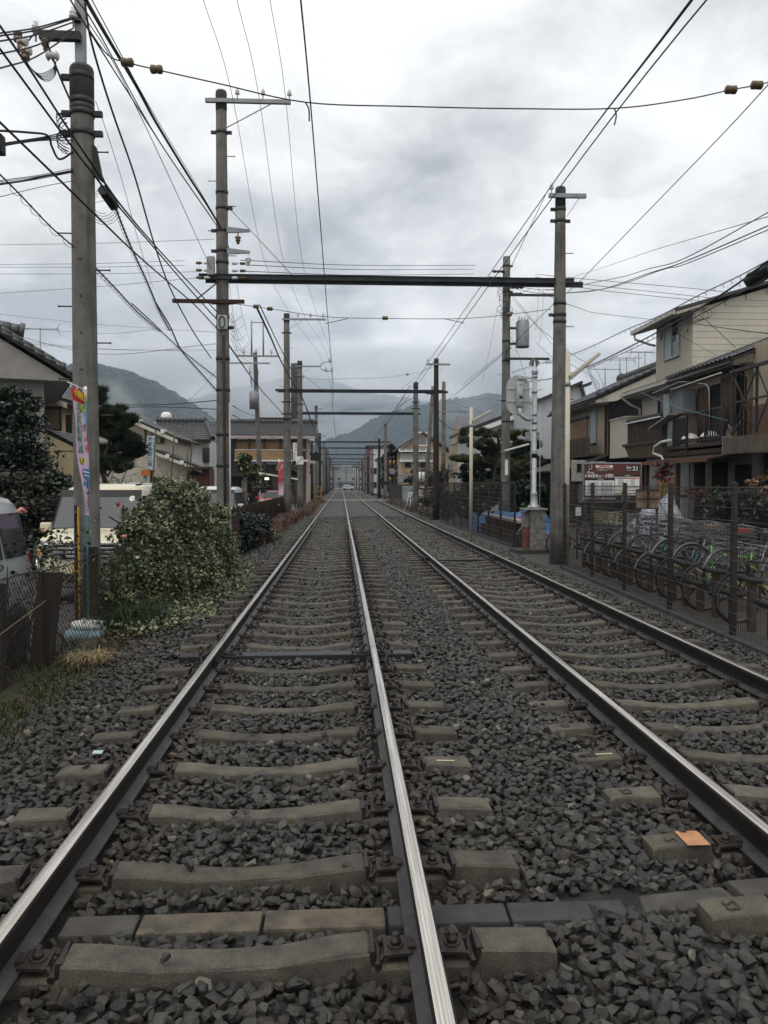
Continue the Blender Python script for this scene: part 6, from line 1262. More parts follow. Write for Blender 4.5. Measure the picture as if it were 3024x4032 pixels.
for k in range(-14,n):
    for d in (1,-1):
        ya=y0+k*s; yb=ya+(z1-z0); za,zb=(z0,z1) if d>0 else (z1,z0)
        if ya<y0: t_=(y0-ya)/(yb-ya); za=za+(zb-za)*t_; ya=y0
        if yb>y1: t_=(y1-ya)/(yb-ya); zb=za+(zb-za)*t_; yb=y1
        if yb-ya<.02: continue
        sg=lambda y: .012*math.sin(y*5)+.05*math.sin(y*1.3)
        P=[(fx(ya+(yb-ya)*q)+.10+sg(ya+(yb-ya)*q),ya+(yb-ya)*q,za+(zb-za)*q+.03*math.sin((ya+(yb-ya)*q)*2)) for q in (0,.33,.66,1)]
        m.path(P,.0030,3,caps=False)
part('wire_mesh',m,lw_,lf,kind='stuff')
m=MB(); m.path([(fx(y)+.10+.012*math.sin(y*5)+.05*math.sin(y*1.3),y,.92+.03*math.sin(y*2)) for y in np.arange(4.2,15.5,.4)],.007,5); part('top_wire',m,lw_,lf)
m=MB(); m.path([(fx(4.2),4.2,.35),(fx(6)+.2,6,.45),(fx(8)+.1,8,.62),(fx(9.7),9.7,.86)],.004,4); part('stray_wire',m,mat('yellow_wire',(.22,.18,.06),.6),lf)
# thin stake yellow/black
p=PY(*cr('F',325,2160),10.0); m=MB(); m.box(-3.17,-3.13,9.99,10.03,-.1,PY(325,1990,10).z); t=solo('marker_stake',m,blk,'thin black and yellow marker stake in front of the big pole','stake'); m=MB(); m.box(-3.130,-3.124,9.987,10.033,.0,PY(325,1995,10).z); part('yellow_edge',m,mat('yellow_strip',(.75,.42,.03),.6),t)
# corrugated steel fence beyond ivy
cf=thing('steel_fence','dark brown corrugated steel fence left of the tracks beyond the ivy','fence',(-3,30,-.1)); cfm=mat('dark_brown_sheet',(.040,.022,.018),.6,.2,var=.4,vs=3,streak=.4)
y=20.0;k=0
while y<43:
    x=-2.93-.10*((y-20)/23); m=MB(); m.box(x-.02,x+.02,y,y+.36,-.15,1.08+.04*math.sin(k*2.1)); part('panel',m,cfm,cf)
    if k%3==0: m=MB(); m.box(x+.03,x+.10,y-.03,y+.03,-.15,1.12); part('post',m,rust,cf)
    y+=.38; k+=1
m=MB(); c_=PY(*cr('E',265,1690),19.6); m.box(-2.95,-2.45,19.9,19.95,-.12,1.0); part('end_panel',m,cfm,cf)
m=MB(); 
for k in range(60): m.tube((-2.93+.0,20.5+k*.36,1.16),(-2.93,20.6+k*.36,1.06),.012,4)
# white railing behind (view 695..1340, 1085)
m=MB(); a=PY(*cr('E',695,1085),47); b_=PY(*cr('E',1340,1190),47); m.bar(a,b_,.06,.08); t=solo('white_rail',m,white,'sloping white rail crossing in front of the bathhouse','rail'); m=MB(); m.tube(a+Vector((.1,0,0)),(a.x+.1,47,-.07),.05,6); part('post',m,white,t)
# milepost 3
mp=thing('milepost','cream wooden kilometre post with slanted boards marked 3 beside the dark hedge','milepost',tuple(PZ(*cr('E',895,1900),-.05))); b0=ORG[mp.name]; ym=b0.y
def Ez(x,y): 
    fx_,fy_=850+x/4.1475,1900+y/4.1475; return PY(fx_,fy_,ym)
pm_=mat('cream_painted_wood',(.55,.48,.36),.7,var=.15); a=Ez(862,400);b_=Ez(918,400); m=MB(); m.box(a.x,b_.x,ym-.02,ym+.08,-.1,a.z); part('post',m,pm_,mp)
m=MB(); P=[Ez(862,470),Ez(925,440),Ez(1042,370),Ez(1018,335),Ez(905,400),Ez(862,400)]; m.prism([p+Vector((0,-.05,0)) for p in P],(0,.03,0)); bd=part('board',m,pm_,mp)
m=MB(); P=[Ez(918,462),Ez(1052,535),Ez(1040,560),Ez(918,500)]; m.prism([p+Vector((0,.03,0)) for p in P],(0,.03,0)); part('board',m,steel,mp,label='grey board slanting away on the far side')
c_=Ez(948,405); rgt=(Ez(1018,335)-Ez(905,400)); text('3',.17,blkp,mp,(c_.x,ym-.053,c_.z),tuple(rgt),(-rgt.z,0,rgt.x),depth=.001); c_=Ez(1000,375); text('10',.09,blup,mp,(c_.x,ym-.053,c_.z),tuple(rgt),(-rgt.z,0,rgt.x),depth=.001)
m=MB(); c_=PZ(*cr('F',850+1270/4.1475,1900+495/4.1475),-.05); m.lathe([(.03,-.1),(.03,.28),(.01,.3)],(c_.x,c_.y,0),8); solo('marker_peg',m,white,'small white marker peg in the rust coloured weeds','peg')
# ================= right mesh fence =================
fm_=mat('brown_coated_steel',(.032,.026,.023),.5,.3,var=.3); fw=mat('brown_coated_wire',(.040,.034,.030),.5,.3,var=.2)
def X4(y): return 4.47+(min(y,18)-9.3)*.031
def meshfence(label,ys,xf,h=1.72,toprail=False):
    t=thing('mesh_fence',label,'fence',(xf(ys[0]),ys[0],-.06))
    for y in ys:
        x=xf(y); m=MB(); m.box(x+.012,x+.072,y-.03,y+.03,-.12,h+.02); part('post',m,fm_,t,bevel=.006)
        m=MB(); m.lathe([(.036,h+.02),(.034,h+.035),(.01,h+.045)],(x+.042,y,0),8); part('post_cap',m,fm_,t)
    for ya,yb in zip(ys[:-1],ys[1:]):
        m=MB(); n=int((yb-ya)/.052)
        far=ya>20
        if far: n=int((yb-ya)/.09)
        for k in range(n):
            y=ya+(yb-ya)*(k+.5)/n; x=xf(y); r_=.0032 if not far else .0045
            m.path([(x,y,.02),(x,y,h-.16),(x-.05,y,h-.12),(x,y,h-.08),(x-.045,y,h-.035),(x,y,h)],r_,3,caps=False)
        for z in [.05,.12]+[.12+.15*q for q in range(1,10)]+[h-.16,h-.08,h-.02]:
            m.tube((xf(ya)-.005,ya,z),(xf(yb)-.005,yb,z),.0042,4)
        part('mesh_panel',m,fw,t,kind='stuff')
    m=MB(); m.hexa([(xf(ys[0])-.06,ys[0],-.2),(xf(ys[0])+.12,ys[0],-.2),(xf(ys[-1])+.12,ys[-1],-.2),(xf(ys[-1])-.06,ys[-1],-.2),(xf(ys[0])-.06,ys[0],.0),(xf(ys[0])+.12,ys[0],.0),(xf(ys[-1])+.12,ys[-1],.0),(xf(ys[-1])-.06,ys[-1],.0)]); part('concrete_footing',m,conc_d,t)
    if toprail: m=MB(); m.bar((xf(ys[0])+.04,ys[0],h+.03),(xf(ys[-1])+.04,ys[-1],h+.03),.05,.05); part('top_rail',m,fm_,t)
    return t
meshfence('brown wire mesh fence between the right track and the parked bicycles',[5.3,7.25,9.3,11.3,13.35,15.3,17.5],X4)
meshfence('farther dark mesh fence with top rail in front of the pine tree',[23.3,25.3,27.3,29.3,31.2,33.2,35.2,37.2,39.2],lambda y:4.87-(y-23.7)*.009,1.76,True)
# louvre panel on the fence by the sign
lv=thing('louvre_panel','weathered tan ribbed panel in a frame behind the mesh fence beside the parking sign','panel',tuple(PY(*cr('S',0,0),19))); ORG[lv.name]=Vector(lv.location)
x0,x1,z0,z1=pxY('F',2507,2004,2595,1927,17.6); lt=mat('tan_ribbed_board',(.36,.25,.17),.8,var=.3,streak=.35,objrand=.15)
for k in range(22): 
    x=x0+(x1-x0)*(k+.5)/22
    if k!=10: box(lv,'slat',lt,x-.008,x+.008,17.6,17.63,z0,z1)
for z in (z0,(z0+z1)/2,z1-.02): box(lv,'cross_rail',rust,x0,x1,17.57,17.6,z,z+.025)
box(lv,'centre_rail',rust,(x0+x1)/2-.02,(x0+x1)/2+.02,17.56,17.6,z0,z1); 
for x in (x0+.02,x1-.02): box(lv,'leg',fm_,x-.02,x+.02,17.63,17.67,-.06,z1)
# ================= bicycle rack posts =================
rk=thing('bicycle_rack','steel bicycle rack of brown posts with black curved tyre guards inside the fence','bicycle rack',(4.85,9,-.06)); rkm=mat('brown_rack_steel',(.072,.048,.033),.7,.2,var=.4,vs=5)
gal=mat('galvanised_guide',(.36,.26,.14),.45,.5,var=.4,vs=6)
for k in range(23):
    y=6.2+.52*k; x=X4(y)+.52; hi=k%2; h=.56 if hi else .33
    m=MB(); m.box(x-.04,x+.04,y-.05,y+.05,-.06,h); part('rack_post',m,rkm,rk,bevel=.006)
    m=MB(); m.path([(x-.20,y-.06,h+.06),(x-.1,y-.10,h+.02),(x+.06,y-.10,h),(x+.14,y,h+.01),(x+.06,y+.10,h),(x-.1,y+.10,h+.02),(x-.20,y+.06,h+.06)],.032,7); part('tyre_guard',m,blk,rk)
    for s in (-1,1): m=MB(); m.path([(x+.05,y+s*.06,h-.02),(x+.55,y+s*.06,h*.45),(x+1.15,y+s*.06,.03)],.013,5); part('guide_rail',m,gal,rk)
# far rack (beyond the signal box)
rk2=thing('bicycle_rack','farther bicycle rack of short posts under a white coping behind the dark fence','bicycle rack',(5.2,26,-.06))
for k in range(10):
    y=23.6+.62*k; m=MB(); m.box(5.12,5.24,y-.1,y+.1,-.06,.62); part('rack_post',m,rkm,rk2)
m=MB(); m.box(5.02,5.3,23.4,29.5,.62,.70); part('coping',m,mat('dull_white_coping',(.33,.33,.32),.7,var=.3),rk2); m=MB(); m.box(5.0,5.08,23.4,29.5,-.06,.35); part('lower_panel',m,rkm,rk2)
# ================= bicycles =================
def bike_meshes(r_=.33):
    fr=MB(); W1=(0,.0,r_); W2=(1.06,0,r_); bb=(.62,0,.27); st=(.76,0,.74); hd=(.17,0,.80); hd0=(.13,0,.64)
    for a,b_,rr in ((hd0,bb,.019),(hd,st,.015),(bb,(.79,0,.86),.015),(hd0,(.14,0,.92),.018)): fr.tube(a,b_,rr,7)
    for s in (-1,1):
        fr.path([(hd0[0],0,.63),(.10,s*.05,.58),(0,s*.055,r_)],.011,6); fr.tube((bb[0],s*.02,bb[2]),(W2[0],s*.06,r_),.010,6); fr.tube((st[0],s*.02,.62),(W2[0],s*.06,r_),.008,6)
    ty=MB(); ty.path([(r_*math.cos(a),0,r_*math.sin(a)) for a in np.linspace(0,2*PI,29)[:-1]],.019,6,closed=True)
    rm=MB(); rm.path([((r_-.025)*math.cos(a),0,(r_-.025)*math.sin(a)) for a in np.linspace(0,2*PI,29)[:-1]],.011,5,closed=True); rm.lathe([(.02,-.04),(.02,.04)],(0,0,0),8,'y')
    for k in range(16): a=2*PI*k/16; rm.tube((0,.03*(1 if k%2 else -1),0),((r_-.03)*math.cos(a),0,(r_-.03)*math.sin(a)),.0016,3,caps=False)
    gd=MB(); 
    def guard(cx,a0,a1):
        P=[]; n=12; vs=[]
        for i in range(n+1):
            a=a0+(a1-a0)*i/n; rr=r_+.035
            for dy,dr in ((-.028,-.012),(0,.004),(.028,-.012)): vs.append((cx+(rr+dr)*math.cos(a),dy,r_+(rr+dr)*math.sin(a)))
        gd.add(vs,[(i*3+j,i*3+j+1,i*3+j+4,i*3+j+3) for i in range(n) for j in range(2)],True)
    guard(0,R(20),R(170)); guard(1.06,R(10),R(165))
    for s in (-1,1): gd.tube((1.06,s*.06,r_),(1.36,s*.04,r_+.16),.004,4)
    hb2=MB(); hb2.tube((.145,0,.90),(.16,0,1.02),.012,6); hb2.path([(.33,-.27,.99),(.22,-.26,1.01),(.13,-.14,1.03),(.14,0,1.02),(.13,.14,1.03),(.22,.26,1.01),(.33,.27,.99)],.011,6)
    gp=MB()
    gp.tube((.25,.262,1.005),(.37,.272,.985),.016,7)
    sd=MB(); sd.prism([(.66,-.02,.90),(.72,-.05,.905),(.84,-.105,.92),(.92,-.09,.93),(.935,0,.93),(.92,.09,.93),(.84,.105,.92),(.72,.05,.905),(.66,.02,.90)],(0,0,.055))
    bk=MB(); 
    for k in range(5):
        z=.78+.055*k; e=.012*k; bk.path([(-.28-e,-.14-e,z),(-.02+e*.3,-.14-e,z),(-.02+e*.3,.14+e,z),(-.28-e,.14+e,z)],.0032,4,closed=True)
    for i in range(9):
        for s in (-1,1): x=-.28+.26*i/8; bk.tube((x,s*.14,.78),(x-.02,s*.19,1.0),.0022,3)
    for i in range(7):
        y=-.14+.28*i/6; bk.tube((-.28,y,.78),(-.33,y*1.3,1.0),.0022,3); bk.tube((-.28,y,.78),(-.02,y,.78),.0022,3); bk.tube((-.02,y,.78),(.0,y*1.3,1.0),.0022,3)
    rc=MB(); 
    for s in (-1,1): rc.tube((.80,s*.06,.70),(1.30,s*.07,.71),.006,5); rc.tube((1.06,s*.07,r_),(1.12,s*.07,.70),.005,5)
    for x in (.85,1.0,1.15,1.3): rc.tube((x,-.07,.705),(x,.07,.705),.005,5)
    ck=MB(); ck.lathe([(.02,.035),(.09,.038),(.09,.044),(.02,.046)],(.62,0,.27),16,'y'); ck.bar((.62,.06,.27),(.74,.07,.18),.02,.012); ck.bar((.62,-.06,.27),(.50,-.07,.36),.02,.012); ck.box(.70,.78,.07,.16,.165,.19); ck.box(.46,.54,-.16,-.07,.35,.375)
    ck.prism([(.56,.05,.33),(1.06,.055,.37),(1.06,.055,.29),(.56,.05,.21)],(0,.012,0))
    lt_=MB(); lt_.lathe([(.03,-.05),(.035,0),(.02,.04)],(.03,.09,.62),8,'x')
    return dict(frame=fr,tyre=ty,rim=rm,mudguard=gd,handlebar=hb2,grip=gp,saddle=sd,basket=bk,rear_rack=rc,crank=ck,lamp=lt_)
BM=bike_meshes()
bsil=mat('bicycle_silver',(.22,.22,.225),.42,.6,var=.4,vs=8); bblk=mat('bicycle_black',(.015,.015,.017),.35,.2,var=.2); 
def bcol(n,c): return mat('bicycle_'+n,c,.35,.1,var=.15)
GM={}
def bm_(k,m_):
    if (k,m_.name) not in GM: GM[(k,m_.name)]=mesh(BM[k],k,m_)
    return GM[(k,m_.name)]
brsad=mat('brown_saddle',(.20,.09,.045),.5,var=.2)
def bicycle(label,x,y,z,rz,frame,saddle=None,basket=True,guard=None,tilt=0,pitch=0,grip=None,rack=True,sc_=1.0):
    t=thing('bicycle',label,'bicycle',(x,y,z),0,'bicycles parked in the rack behind the fence'); t.rotation_euler=(tilt,pitch,rz); t.scale=(sc_,)*3
    link('frame',bm_('frame',frame),t)
    for cx in (0,1.06):
        w_=link('wheel',bm_('rim',bsil),t,(cx,0,.33)); link('tyre',bm_('tyre',tyre),w_)
    link('mudguard',bm_('mudguard',guard or bsil),t); link('handlebar',bm_('handlebar',bsil),t); [setattr(link('grip',bm_('grip',grip or blk),t),'scale',(1,q_,1)) for q_ in (1,-1)]; link('saddle',bm_('saddle',saddle or blk),t); link('crank',bm_('crank',bsil if guard else bblk),t); link('lamp',bm_('lamp',bsil),t)
    if basket: link('basket',bm_('basket',basket if basket is not True else bsil),t)
    if rack: link('rear_rack',bm_('rear_rack',bsil),t)
    return t
blu=bcol('light_blue',(.10,.30,.38)); grn=bcol('lime_green',(.17,.50,.05)); mar=bcol('maroon',(.16,.012,.03)); nav=bcol('navy',(.02,.04,.10)); wht=bcol('white',(.55,.55,.55)); brz=bcol('bronze',(.14,.09,.05)); redf=bcol('red',(.35,.02,.02)); blsad=mat('blue_saddle',(.03,.07,.17),.5)
bb=[(6.3,bblk,blk,True,bblk,'black bicycle with thick black tyre nearest the camera at the right edge',.0),(7.0,bsil,blk,True,bsil,'silver bicycle with wide chrome basket just before the lime green one',.24),(7.65,grn,blk,False,bblk,'lime green bicycle without basket',.0),
 (8.3,bblk,mat('red_saddle',(.22,.03,.02),.5),True,None,'bicycle with dark red saddle and silver basket',.24),(8.95,nav,blk,False,bblk,'dark navy bicycle with black mudguards between two basket bicycles',.0),(9.6,bsil,brsad,True,bsil,'silver bicycle with tan brown saddle',.24),
 (10.25,blu,blk,True,bsil,'bicycle with bright blue chain guard and frame',.0),(10.9,bblk,blk,True,bblk,'black city bicycle with wire basket beside the mesh post',.24),(11.6,brz,brsad,True,bsil,'bronze framed bicycle with brown grips',.0),  # the black city bicycle's wire basket is empty
 (12.3,wht,blk,mat('cream_basket',(.42,.38,.27),.6),bsil,'white bicycle with cream basket',.24),(13.0,bblk,blsad,mat('black_basket_cover',(.012,.012,.014),.8),bblk,'bicycle with large black covered basket and blue saddle',.0),(13.8,blu,blk,mat('cream_basket',(.42,.38,.27),.6),bsil,'pale blue bicycle with cream wire basket nearest the parking sign',.24),(14.6,bblk,blk,True,bsil,'black bicycle at the far end of the near rack',.0)]
for i,(y,fc,sd,bk,gd,lab,lift) in enumerate(bb):
    y=10.45+.53*i
    bicycle(lab,X4(y)+.62,y,-.06+lift,R(random.uniform(-6,14))+.12,fc,sd,bk,gd,tilt=R(random.uniform(-4,4)),pitch=(.10 if lift else 0),grip=brsad if sd is brsad else None)
# second row, deeper in the park
sec=[(7.2,bsil,'silver bicycle in the second row near the right edge'),(8.6,bblk,'black bicycle in the second row behind the lime green one'),(10.0,redf,'red framed bicycle in the second row'),(11.2,bsil,'silver bicycle in the second row with chrome handlebar'),(12.8,nav,'navy bicycle in the second row'),(14.2,bsil,'silver bicycle in the second row nearest the board')]
for i,(y,fc,lab) in enumerate(sec): bicycle(lab,7.3+.15*(i%2),13.2+.85*i,-.06,R(180+random.uniform(-12,12)),fc,blk,True,bsil)
bicycle('maroon bicycle half hidden behind the grey signal box',5.35,20.2,-.06,R(15),mar,blk,False,mar)
bicycle('bicycle with black wheel just left of the grey signal box',5.2,22.6,-.06,R(-8),bblk,blk,False,bsil)
bicycle('dark bicycle standing by the bathhouse wall, left one',-9.3,72.4,-.05,R(70),bblk,blk,True,bsil); bicycle('reddish bicycle standing by the bathhouse wall, right one',-8.1,72.2,-.05,R(110),redf,blk,True,bsil)
# traffic cones, tarp
def cone(label,x,y,h=.7,group=None):
    t=thing('traffic_cone',label,'traffic cone',(x,y,-.06)); m=MB(); m.box(x-.19,x+.19,y-.19,y+.19,-.06,-.03); part('base',m,redcone,t); m=MB(); m.lathe([(.14,-.03),(.03,h-.06)],(x,y,0),14); part('cone',m,redcone,t,)
    m=MB(); m.lathe([(.097,h*.36),(.072,h*.58)],(x,y,0),14); part('reflective_band',m,white,t); return t
redcone=mat('orange_red_cone',(.60,.06,.025),.6,var=.15)
for k,(px_,py_) in enumerate(((1045,700),(1042,560),(838,470))):
    c_=PY(*cr('F',1650+px_/2.765,1850+py_/2.765),(25,27.5,33)[k]); cone(('near traffic cone left of the grey signal box','second traffic cone behind the near one','far small traffic cone beyond the blue tarpaulin')[k],c_.x+.1,(25,27.5,33)[k],.72)
tarp=mat('blue_tarpaulin',(.025,.12,.30),.45,var=.35,vs=5,bump=.02,bs=9)
def drape(label,name,cat,x0,x1,y0,y1,h,m_,amp=.12,seed=0,zb=-.06,n=16):
    rr=random.Random(seed); ph=[rr.uniform(0,6) for _ in range(6)]
    def H(u,v): e=min(u,1-u,v,1-v); s=min(1,e*5); return zb+h*s**.6*(.72+.28*math.sin(u*7+ph[0])*math.cos(v*5+ph[1]))+amp*s*math.sin(u*17+ph[2]+v*9)
    m=MB(); vs=[]
    for i in range(n+1):
        for j in range(n+1): u,v=i/n,j/n; vs.append((x0+(x1-x0)*u+.04*math.sin(v*19),y0+(y1-y0)*v+.04*math.sin(u*23),H(u,v)))
    m.add(vs,[(i*(n+1)+j,(i+1)*(n+1)+j,(i+1)*(n+1)+j+1,i*(n+1)+j+1) for i in range(n) for j in range(n)],True); return solo(name,m,m_,label,cat)
drape('crumpled blue tarpaulin covering bicycles behind the farther fence','tarpaulin','tarpaulin',5.5,7.6,27.5,32.5,1.05,tarp,.10,3); drape('smaller blue tarpaulin hanging low by the lamp post','tarpaulin','tarpaulin',5.1,5.9,30.2,33.5,.75,tarp,.08,5)
silv=mat('silver_sheet',(.42,.44,.50),.4,.2,var=.45,vs=4,bump=.02,bs=8)
drape('bluish silver cover sheet draped over goods beside the tan louvre panel','cover_sheet','cover',7.3,9.0,20.1,21.8,1.55,silv,.07,2,-.06); drape('silver sheet sagging over a dark tank behind the bicycles','cover_sheet','cover',8.9,11.2,19.2,21.2,1.55,silv,.14,8)
m=MB(); m.box(8.9,10.4,18.9,20.0,-.06,1.25); solo('storage_tank',m,mat('dark_green_tank',(.02,.03,.028),.6,var=.3),'dark box shaped tank under the silver sheet','tank',bevel=.06)
# ================= parking sign board =================
YP=20.3
sgn=thing('parking_sign','brown bicycle parking board with white lettering and price behind the mesh fence','sign',tuple(PY(2410,2040,YP)))
x0,x1,z0,z1=pxY('F',2295,1979,2528,1821,YP); W_=x1-x0; H_=z1-z0
brm=mat('sign_brown',(.085,.022,.014),.5,var=.08); box(sgn,'frame',steel,x0,x1,YP,YP+.08,z0,z1,bevel=.01); box(sgn,'board',brm,x0+.03,x1-.03,YP-.012,YP-.002,z0+.03,z1-.03)
def sx(u): return x0+W_*u
def sz(v): return z1-H_*v   # u,v from the S crop: u=(px-218)/1095  v=(py-200)/740
def SB(nm,m,u0,u1,v0,v1,k=1): return box(sgn,nm,m,sx(u0),sx(u1),YP-.012-.003*k,YP-.012-.003*(k-1)-.0005,sz(v1),sz(v0))
def ST(s,u,v,size,m,al='CENTER',k=2,sxx=1,b=0): return text(s,size*H_,m,sgn,(sx(u),YP-.012-.003*k,sz(v)),align=al,sx=sxx,depth=.0008,bold=b*H_)
pw=mat('sign_print_white',(.68,.68,.66),.5,var=.05); pb=mat('sign_print_black',(.015,.014,.014),.5,var=.1); prd=mat('sign_print_red',(.50,.05,.04),.5,var=.1); pyl=mat('sign_print_yellow',(.6,.5,.03),.5)
ST('P',.1,.155,.24,pw,k=1,b=.018); ST('P',.095,.15,.24,pb,k=2,b=.012); ST('自転車',.125,.265,.062,pw)
SB('open_label',pw,.21,.50,.07,.13); ST('24時間OPEN',.355,.10,.05,prd,k=2,b=.003)
ST('※この駐輪場施設は、管理者の指定を',.365,.165,.026,pw); ST('受けて設置しています。',.32,.20,.026,pw)
ST('駐輪後',.105,.345,.075,pw,b=.002); ST('24',.20,.335,.13,pw,b=.003); ST('時間ごと',.305,.35,.068,pw); ST('100',.435,.335,.13,pw,b=.003); ST('円',.505,.35,.068,pw)
SB('logo_plate',pb,.715,.955,.08,.235); ST('Eco',.775,.125,.085,pw,b=.002); ST('Station',.775,.195,.045,pw); ST('21',.885,.155,.15,pw,b=.003); ST('.',.945,.19,.08,pw)
SB('heading_strip',pb,.035,.53,.40,.445); ST('ご利用規約',.285,.422,.034,pw); SB('heading_strip',pb,.535,.955,.31,.355); ST('ご利用案内',.745,.332,.034,pw)
SB('notice_panel',pw,.035,.53,.45,.82); SB('notice_panel',pw,.54,.955,.36,.82); SB('notice_label',pb,.55,.735,.375,.40,2); SB('notice_label',prd,.75,.94,.375,.405,2)
SB('notice_rule',pb,.742,.746,.36,.82,2); SB('notice_strip',pb,.75,.94,.60,.62,2); SB('notice_strip',pb,.55,.94,.77,.79,2)
for k in range(11):
    ST('一、駐輪場内は係員の指示に従い',.16,.50+.028*k,.020,prd if k in (4,5,9) else blup); ST('利用時間および料金のご案内事項',.40,.50+.028*k,.020,blup if k!=7 else pb)
for k in range(5): ST('精算機の使い方',.64,.43+.035*k,.02,blup); ST('入出庫の方法',.84,.43+.03*k,.02,prd if k==1 else blup)
for u,v in ((.675,.45),(.90,.68),(.66,.70)): SB('worker_print',pyl,u-.012,u+.012,v,v+.05,2); SB('worker_print',nav,u-.01,u+.01,v+.05,v+.09,2)
SB('base_strip',pb,.035,.955,.84,.955); ST('エコステーション21.',.175,.90,.06,pw,b=.001); ST('深夜自転車駐輪場',.43,.90,.045,pw); ST('0120-000-000',.72,.885,.038,pw) if 0 else ST('お問い合わせ先',.72,.88,.036,pw); ST('京都市右京区',.71,.925,.026,pw)
for u in (.06,.94): box(sgn,'leg',steel_d,sx(u)-.04,sx(u)+.04,YP+.03,YP+.08,-.06,z0)
# meter / ticket box under it
m=MB(); c_=PY(2278,2014,19.5); m.box(c_.x-.06,c_.x+.06,19.5,19.55,c_.z-.1,c_.z+.1); t=solo('notice_plate',m,white,'small white notice on a dark post left of the parking sign','notice'); m=MB(); m.tube((c_.x,19.6,-.06),(c_.x,19.6,c_.z+.15),.02,6); part('post',m,steel_d,t)
# ================= signal box and round-ended sign =================
YS_=21.5; xs0=PY(2057,2100,YS_).x; xs1=PY(2141,2100,YS_).x; zt=PY(0,1850+425/2.765,YS_).z
sb_=thing('signal_box','weathered grey cast signal cabinet with rusty corner carrying a silver signal mast','signal',((xs0+xs1)/2,YS_,-.05)); sgm=mat('flaking_grey_paint',(.24,.24,.22),.75,var=.5,vs=9,bump=.004,bs=40,col2=(.10,.095,.085),streak=.4); silp=mat('silver_paint_mast',(.40,.42,.44),.45,.35,var=.15,vs=4)
box(sb_,'cabinet',sgm,xs0+.16,xs1,YS_-.25,YS_+.25,.02,zt-.06,bevel=.02); box(sb_,'cabinet_side_door',mat('rust_patch_panel',(.16,.06,.04),.8,var=.5,vs=4),xs0+.04,xs0+.16,YS_-.15,YS_+.25,.0,zt*.55,bevel=.01); box(sb_,'cabinet_side_door',sgm,xs0+.02,xs0+.158,YS_-.12,YS_+.25,zt*.552,zt-.1,bevel=.01)
box(sb_,'cabinet_lid',sgm,xs0-.02,xs1+.04,YS_-.32,YS_+.3,zt-.06,zt,bevel=.03); box(sb_,'concrete_base',conc_d,xs0-.25,xs1+.3,YS_-.4,YS_+.4,-.12,.04)
for k in range(6): x=xs0+.2+(xs1-xs0-.24)*k/5; box(sb_,'cabinet_rib',sgm,x-.008,x+.008,YS_-.262,YS_-.25,.1,zt-.1)
box(sb_,'handle_plate',sgm,xs0+.3,xs1-.2,YS_-.28,YS_-.26,zt*.47,zt*.56,bevel=.005)
xm=PY(*cr('T',640,1000),YS_).x; zm1=PY(*cr('T',650,310),YS_).z
m=MB(); m.lathe([(.17,zt),(.17,zt+.04),(.10,zt+.10),(.085,zt+.35),(.09,zt+.36),(.09,zt+.42),(.062,zt+.43),(.062,zm1)],(xm,YS_,0),16); part('mast',m,silp,sb_)
zf=zm1; m=MB(); m.lathe([(.075,zf-.02),(.075,zf+.03),(.095,zf+.06),(.095,zf+.10),(.07,zf+.13),(.03,zf+.26),(.004,zf+.38)],(xm,YS_,0),14); part('finial',m,silp,sb_)
for y_ in (345,590,960,1090,1205,1590): 
    z=PY(*cr('T',650,y_),YS_).z; m=MB(); m.lathe([(.064,z-.03),(.078,z-.03),(.078,z+.03),(.064,z+.03)],(xm,YS_,0),14); part('mast_collar',m,silp,sb_)
z=PY(*cr('T',630,1615),YS_).z; m=MB(); m.lathe([(.064,z-.09),(.066,z-.09),(.066,z+.09),(.064,z+.09)],(xm,YS_,0),14); part('black_band',m,blk,sb_)
# ladder rods
for x_,y0_,y1_ in ((590,580,2074),(735,830,2074)):
    c_=PY(*cr('T',x_,y0_),YS_-.15); m=MB(); m.tube((c_.x,YS_-.15,c_.z),(c_.x,YS_-.15,.05),.008,6); part('ladder_rod',m,silp,sb_)
for y_ in (830,1090,1840,570,1330): z=PY(*cr('T',650,y_),YS_).z; m=MB(); m.tube((xm-.09,YS_-.15,z),(xm+.16,YS_-.15,z),.009,6); part('ladder_step',m,silp,sb_)
# oval backing plate and signal heads
a0=PY(*cr('T',195,315),YS_-.05); a1=PY(*cr('T',567,975),YS_-.05); cxp=(a0.x+a1.x)/2; rw=(a1.x-a0.x)/2; 
def oval(y0,y1,rw,zt_,zb_,n=14):
    P=[]
    for k in range(n+1): a=PI*k/n; P.append((cxp+rw*math.cos(a),y0,zt_-rw+rw*math.sin(a)))
    for k in range(n+1): a=PI+PI*k/n; P.append((cxp+rw*math.cos(a),y0,zb_+rw+rw*math.sin(a)))
    m=MB(); m.prism(P,(0,y1-y0,0)); return m
part('backing_plate',oval(YS_+.02,YS_+.05,rw,a0.z,a1.z),mat('pale_grey_plate',(.36,.38,.38),.6,var=.12),sb_)
xh=PY(*cr('T',400,0),YS_).x; zh1=PY(*cr('T',0,420),YS_).z; zh0=PY(*cr('T',0,850),YS_).z
m=MB(); m.lathe([(.01,zh0-.02),(.07,zh0),(.10,zh0+.06),(.10,zh1-.08),(.08,zh1-.03),(.01,zh1)],(xh,YS_-.04,0),14); hd_=part('signal_head',m,silp,sb_)
for y_ in (460,640,690,750): z=PY(*cr('T',0,y_),YS_).z; m=MB(); m.box(xh-.035,xh+.035,YS_-.17,YS_-.12,z-.03,z+.03); q=part('latch',m,silp if y_!=690 else blk,sb_,bevel=.004); q.parent=hd_
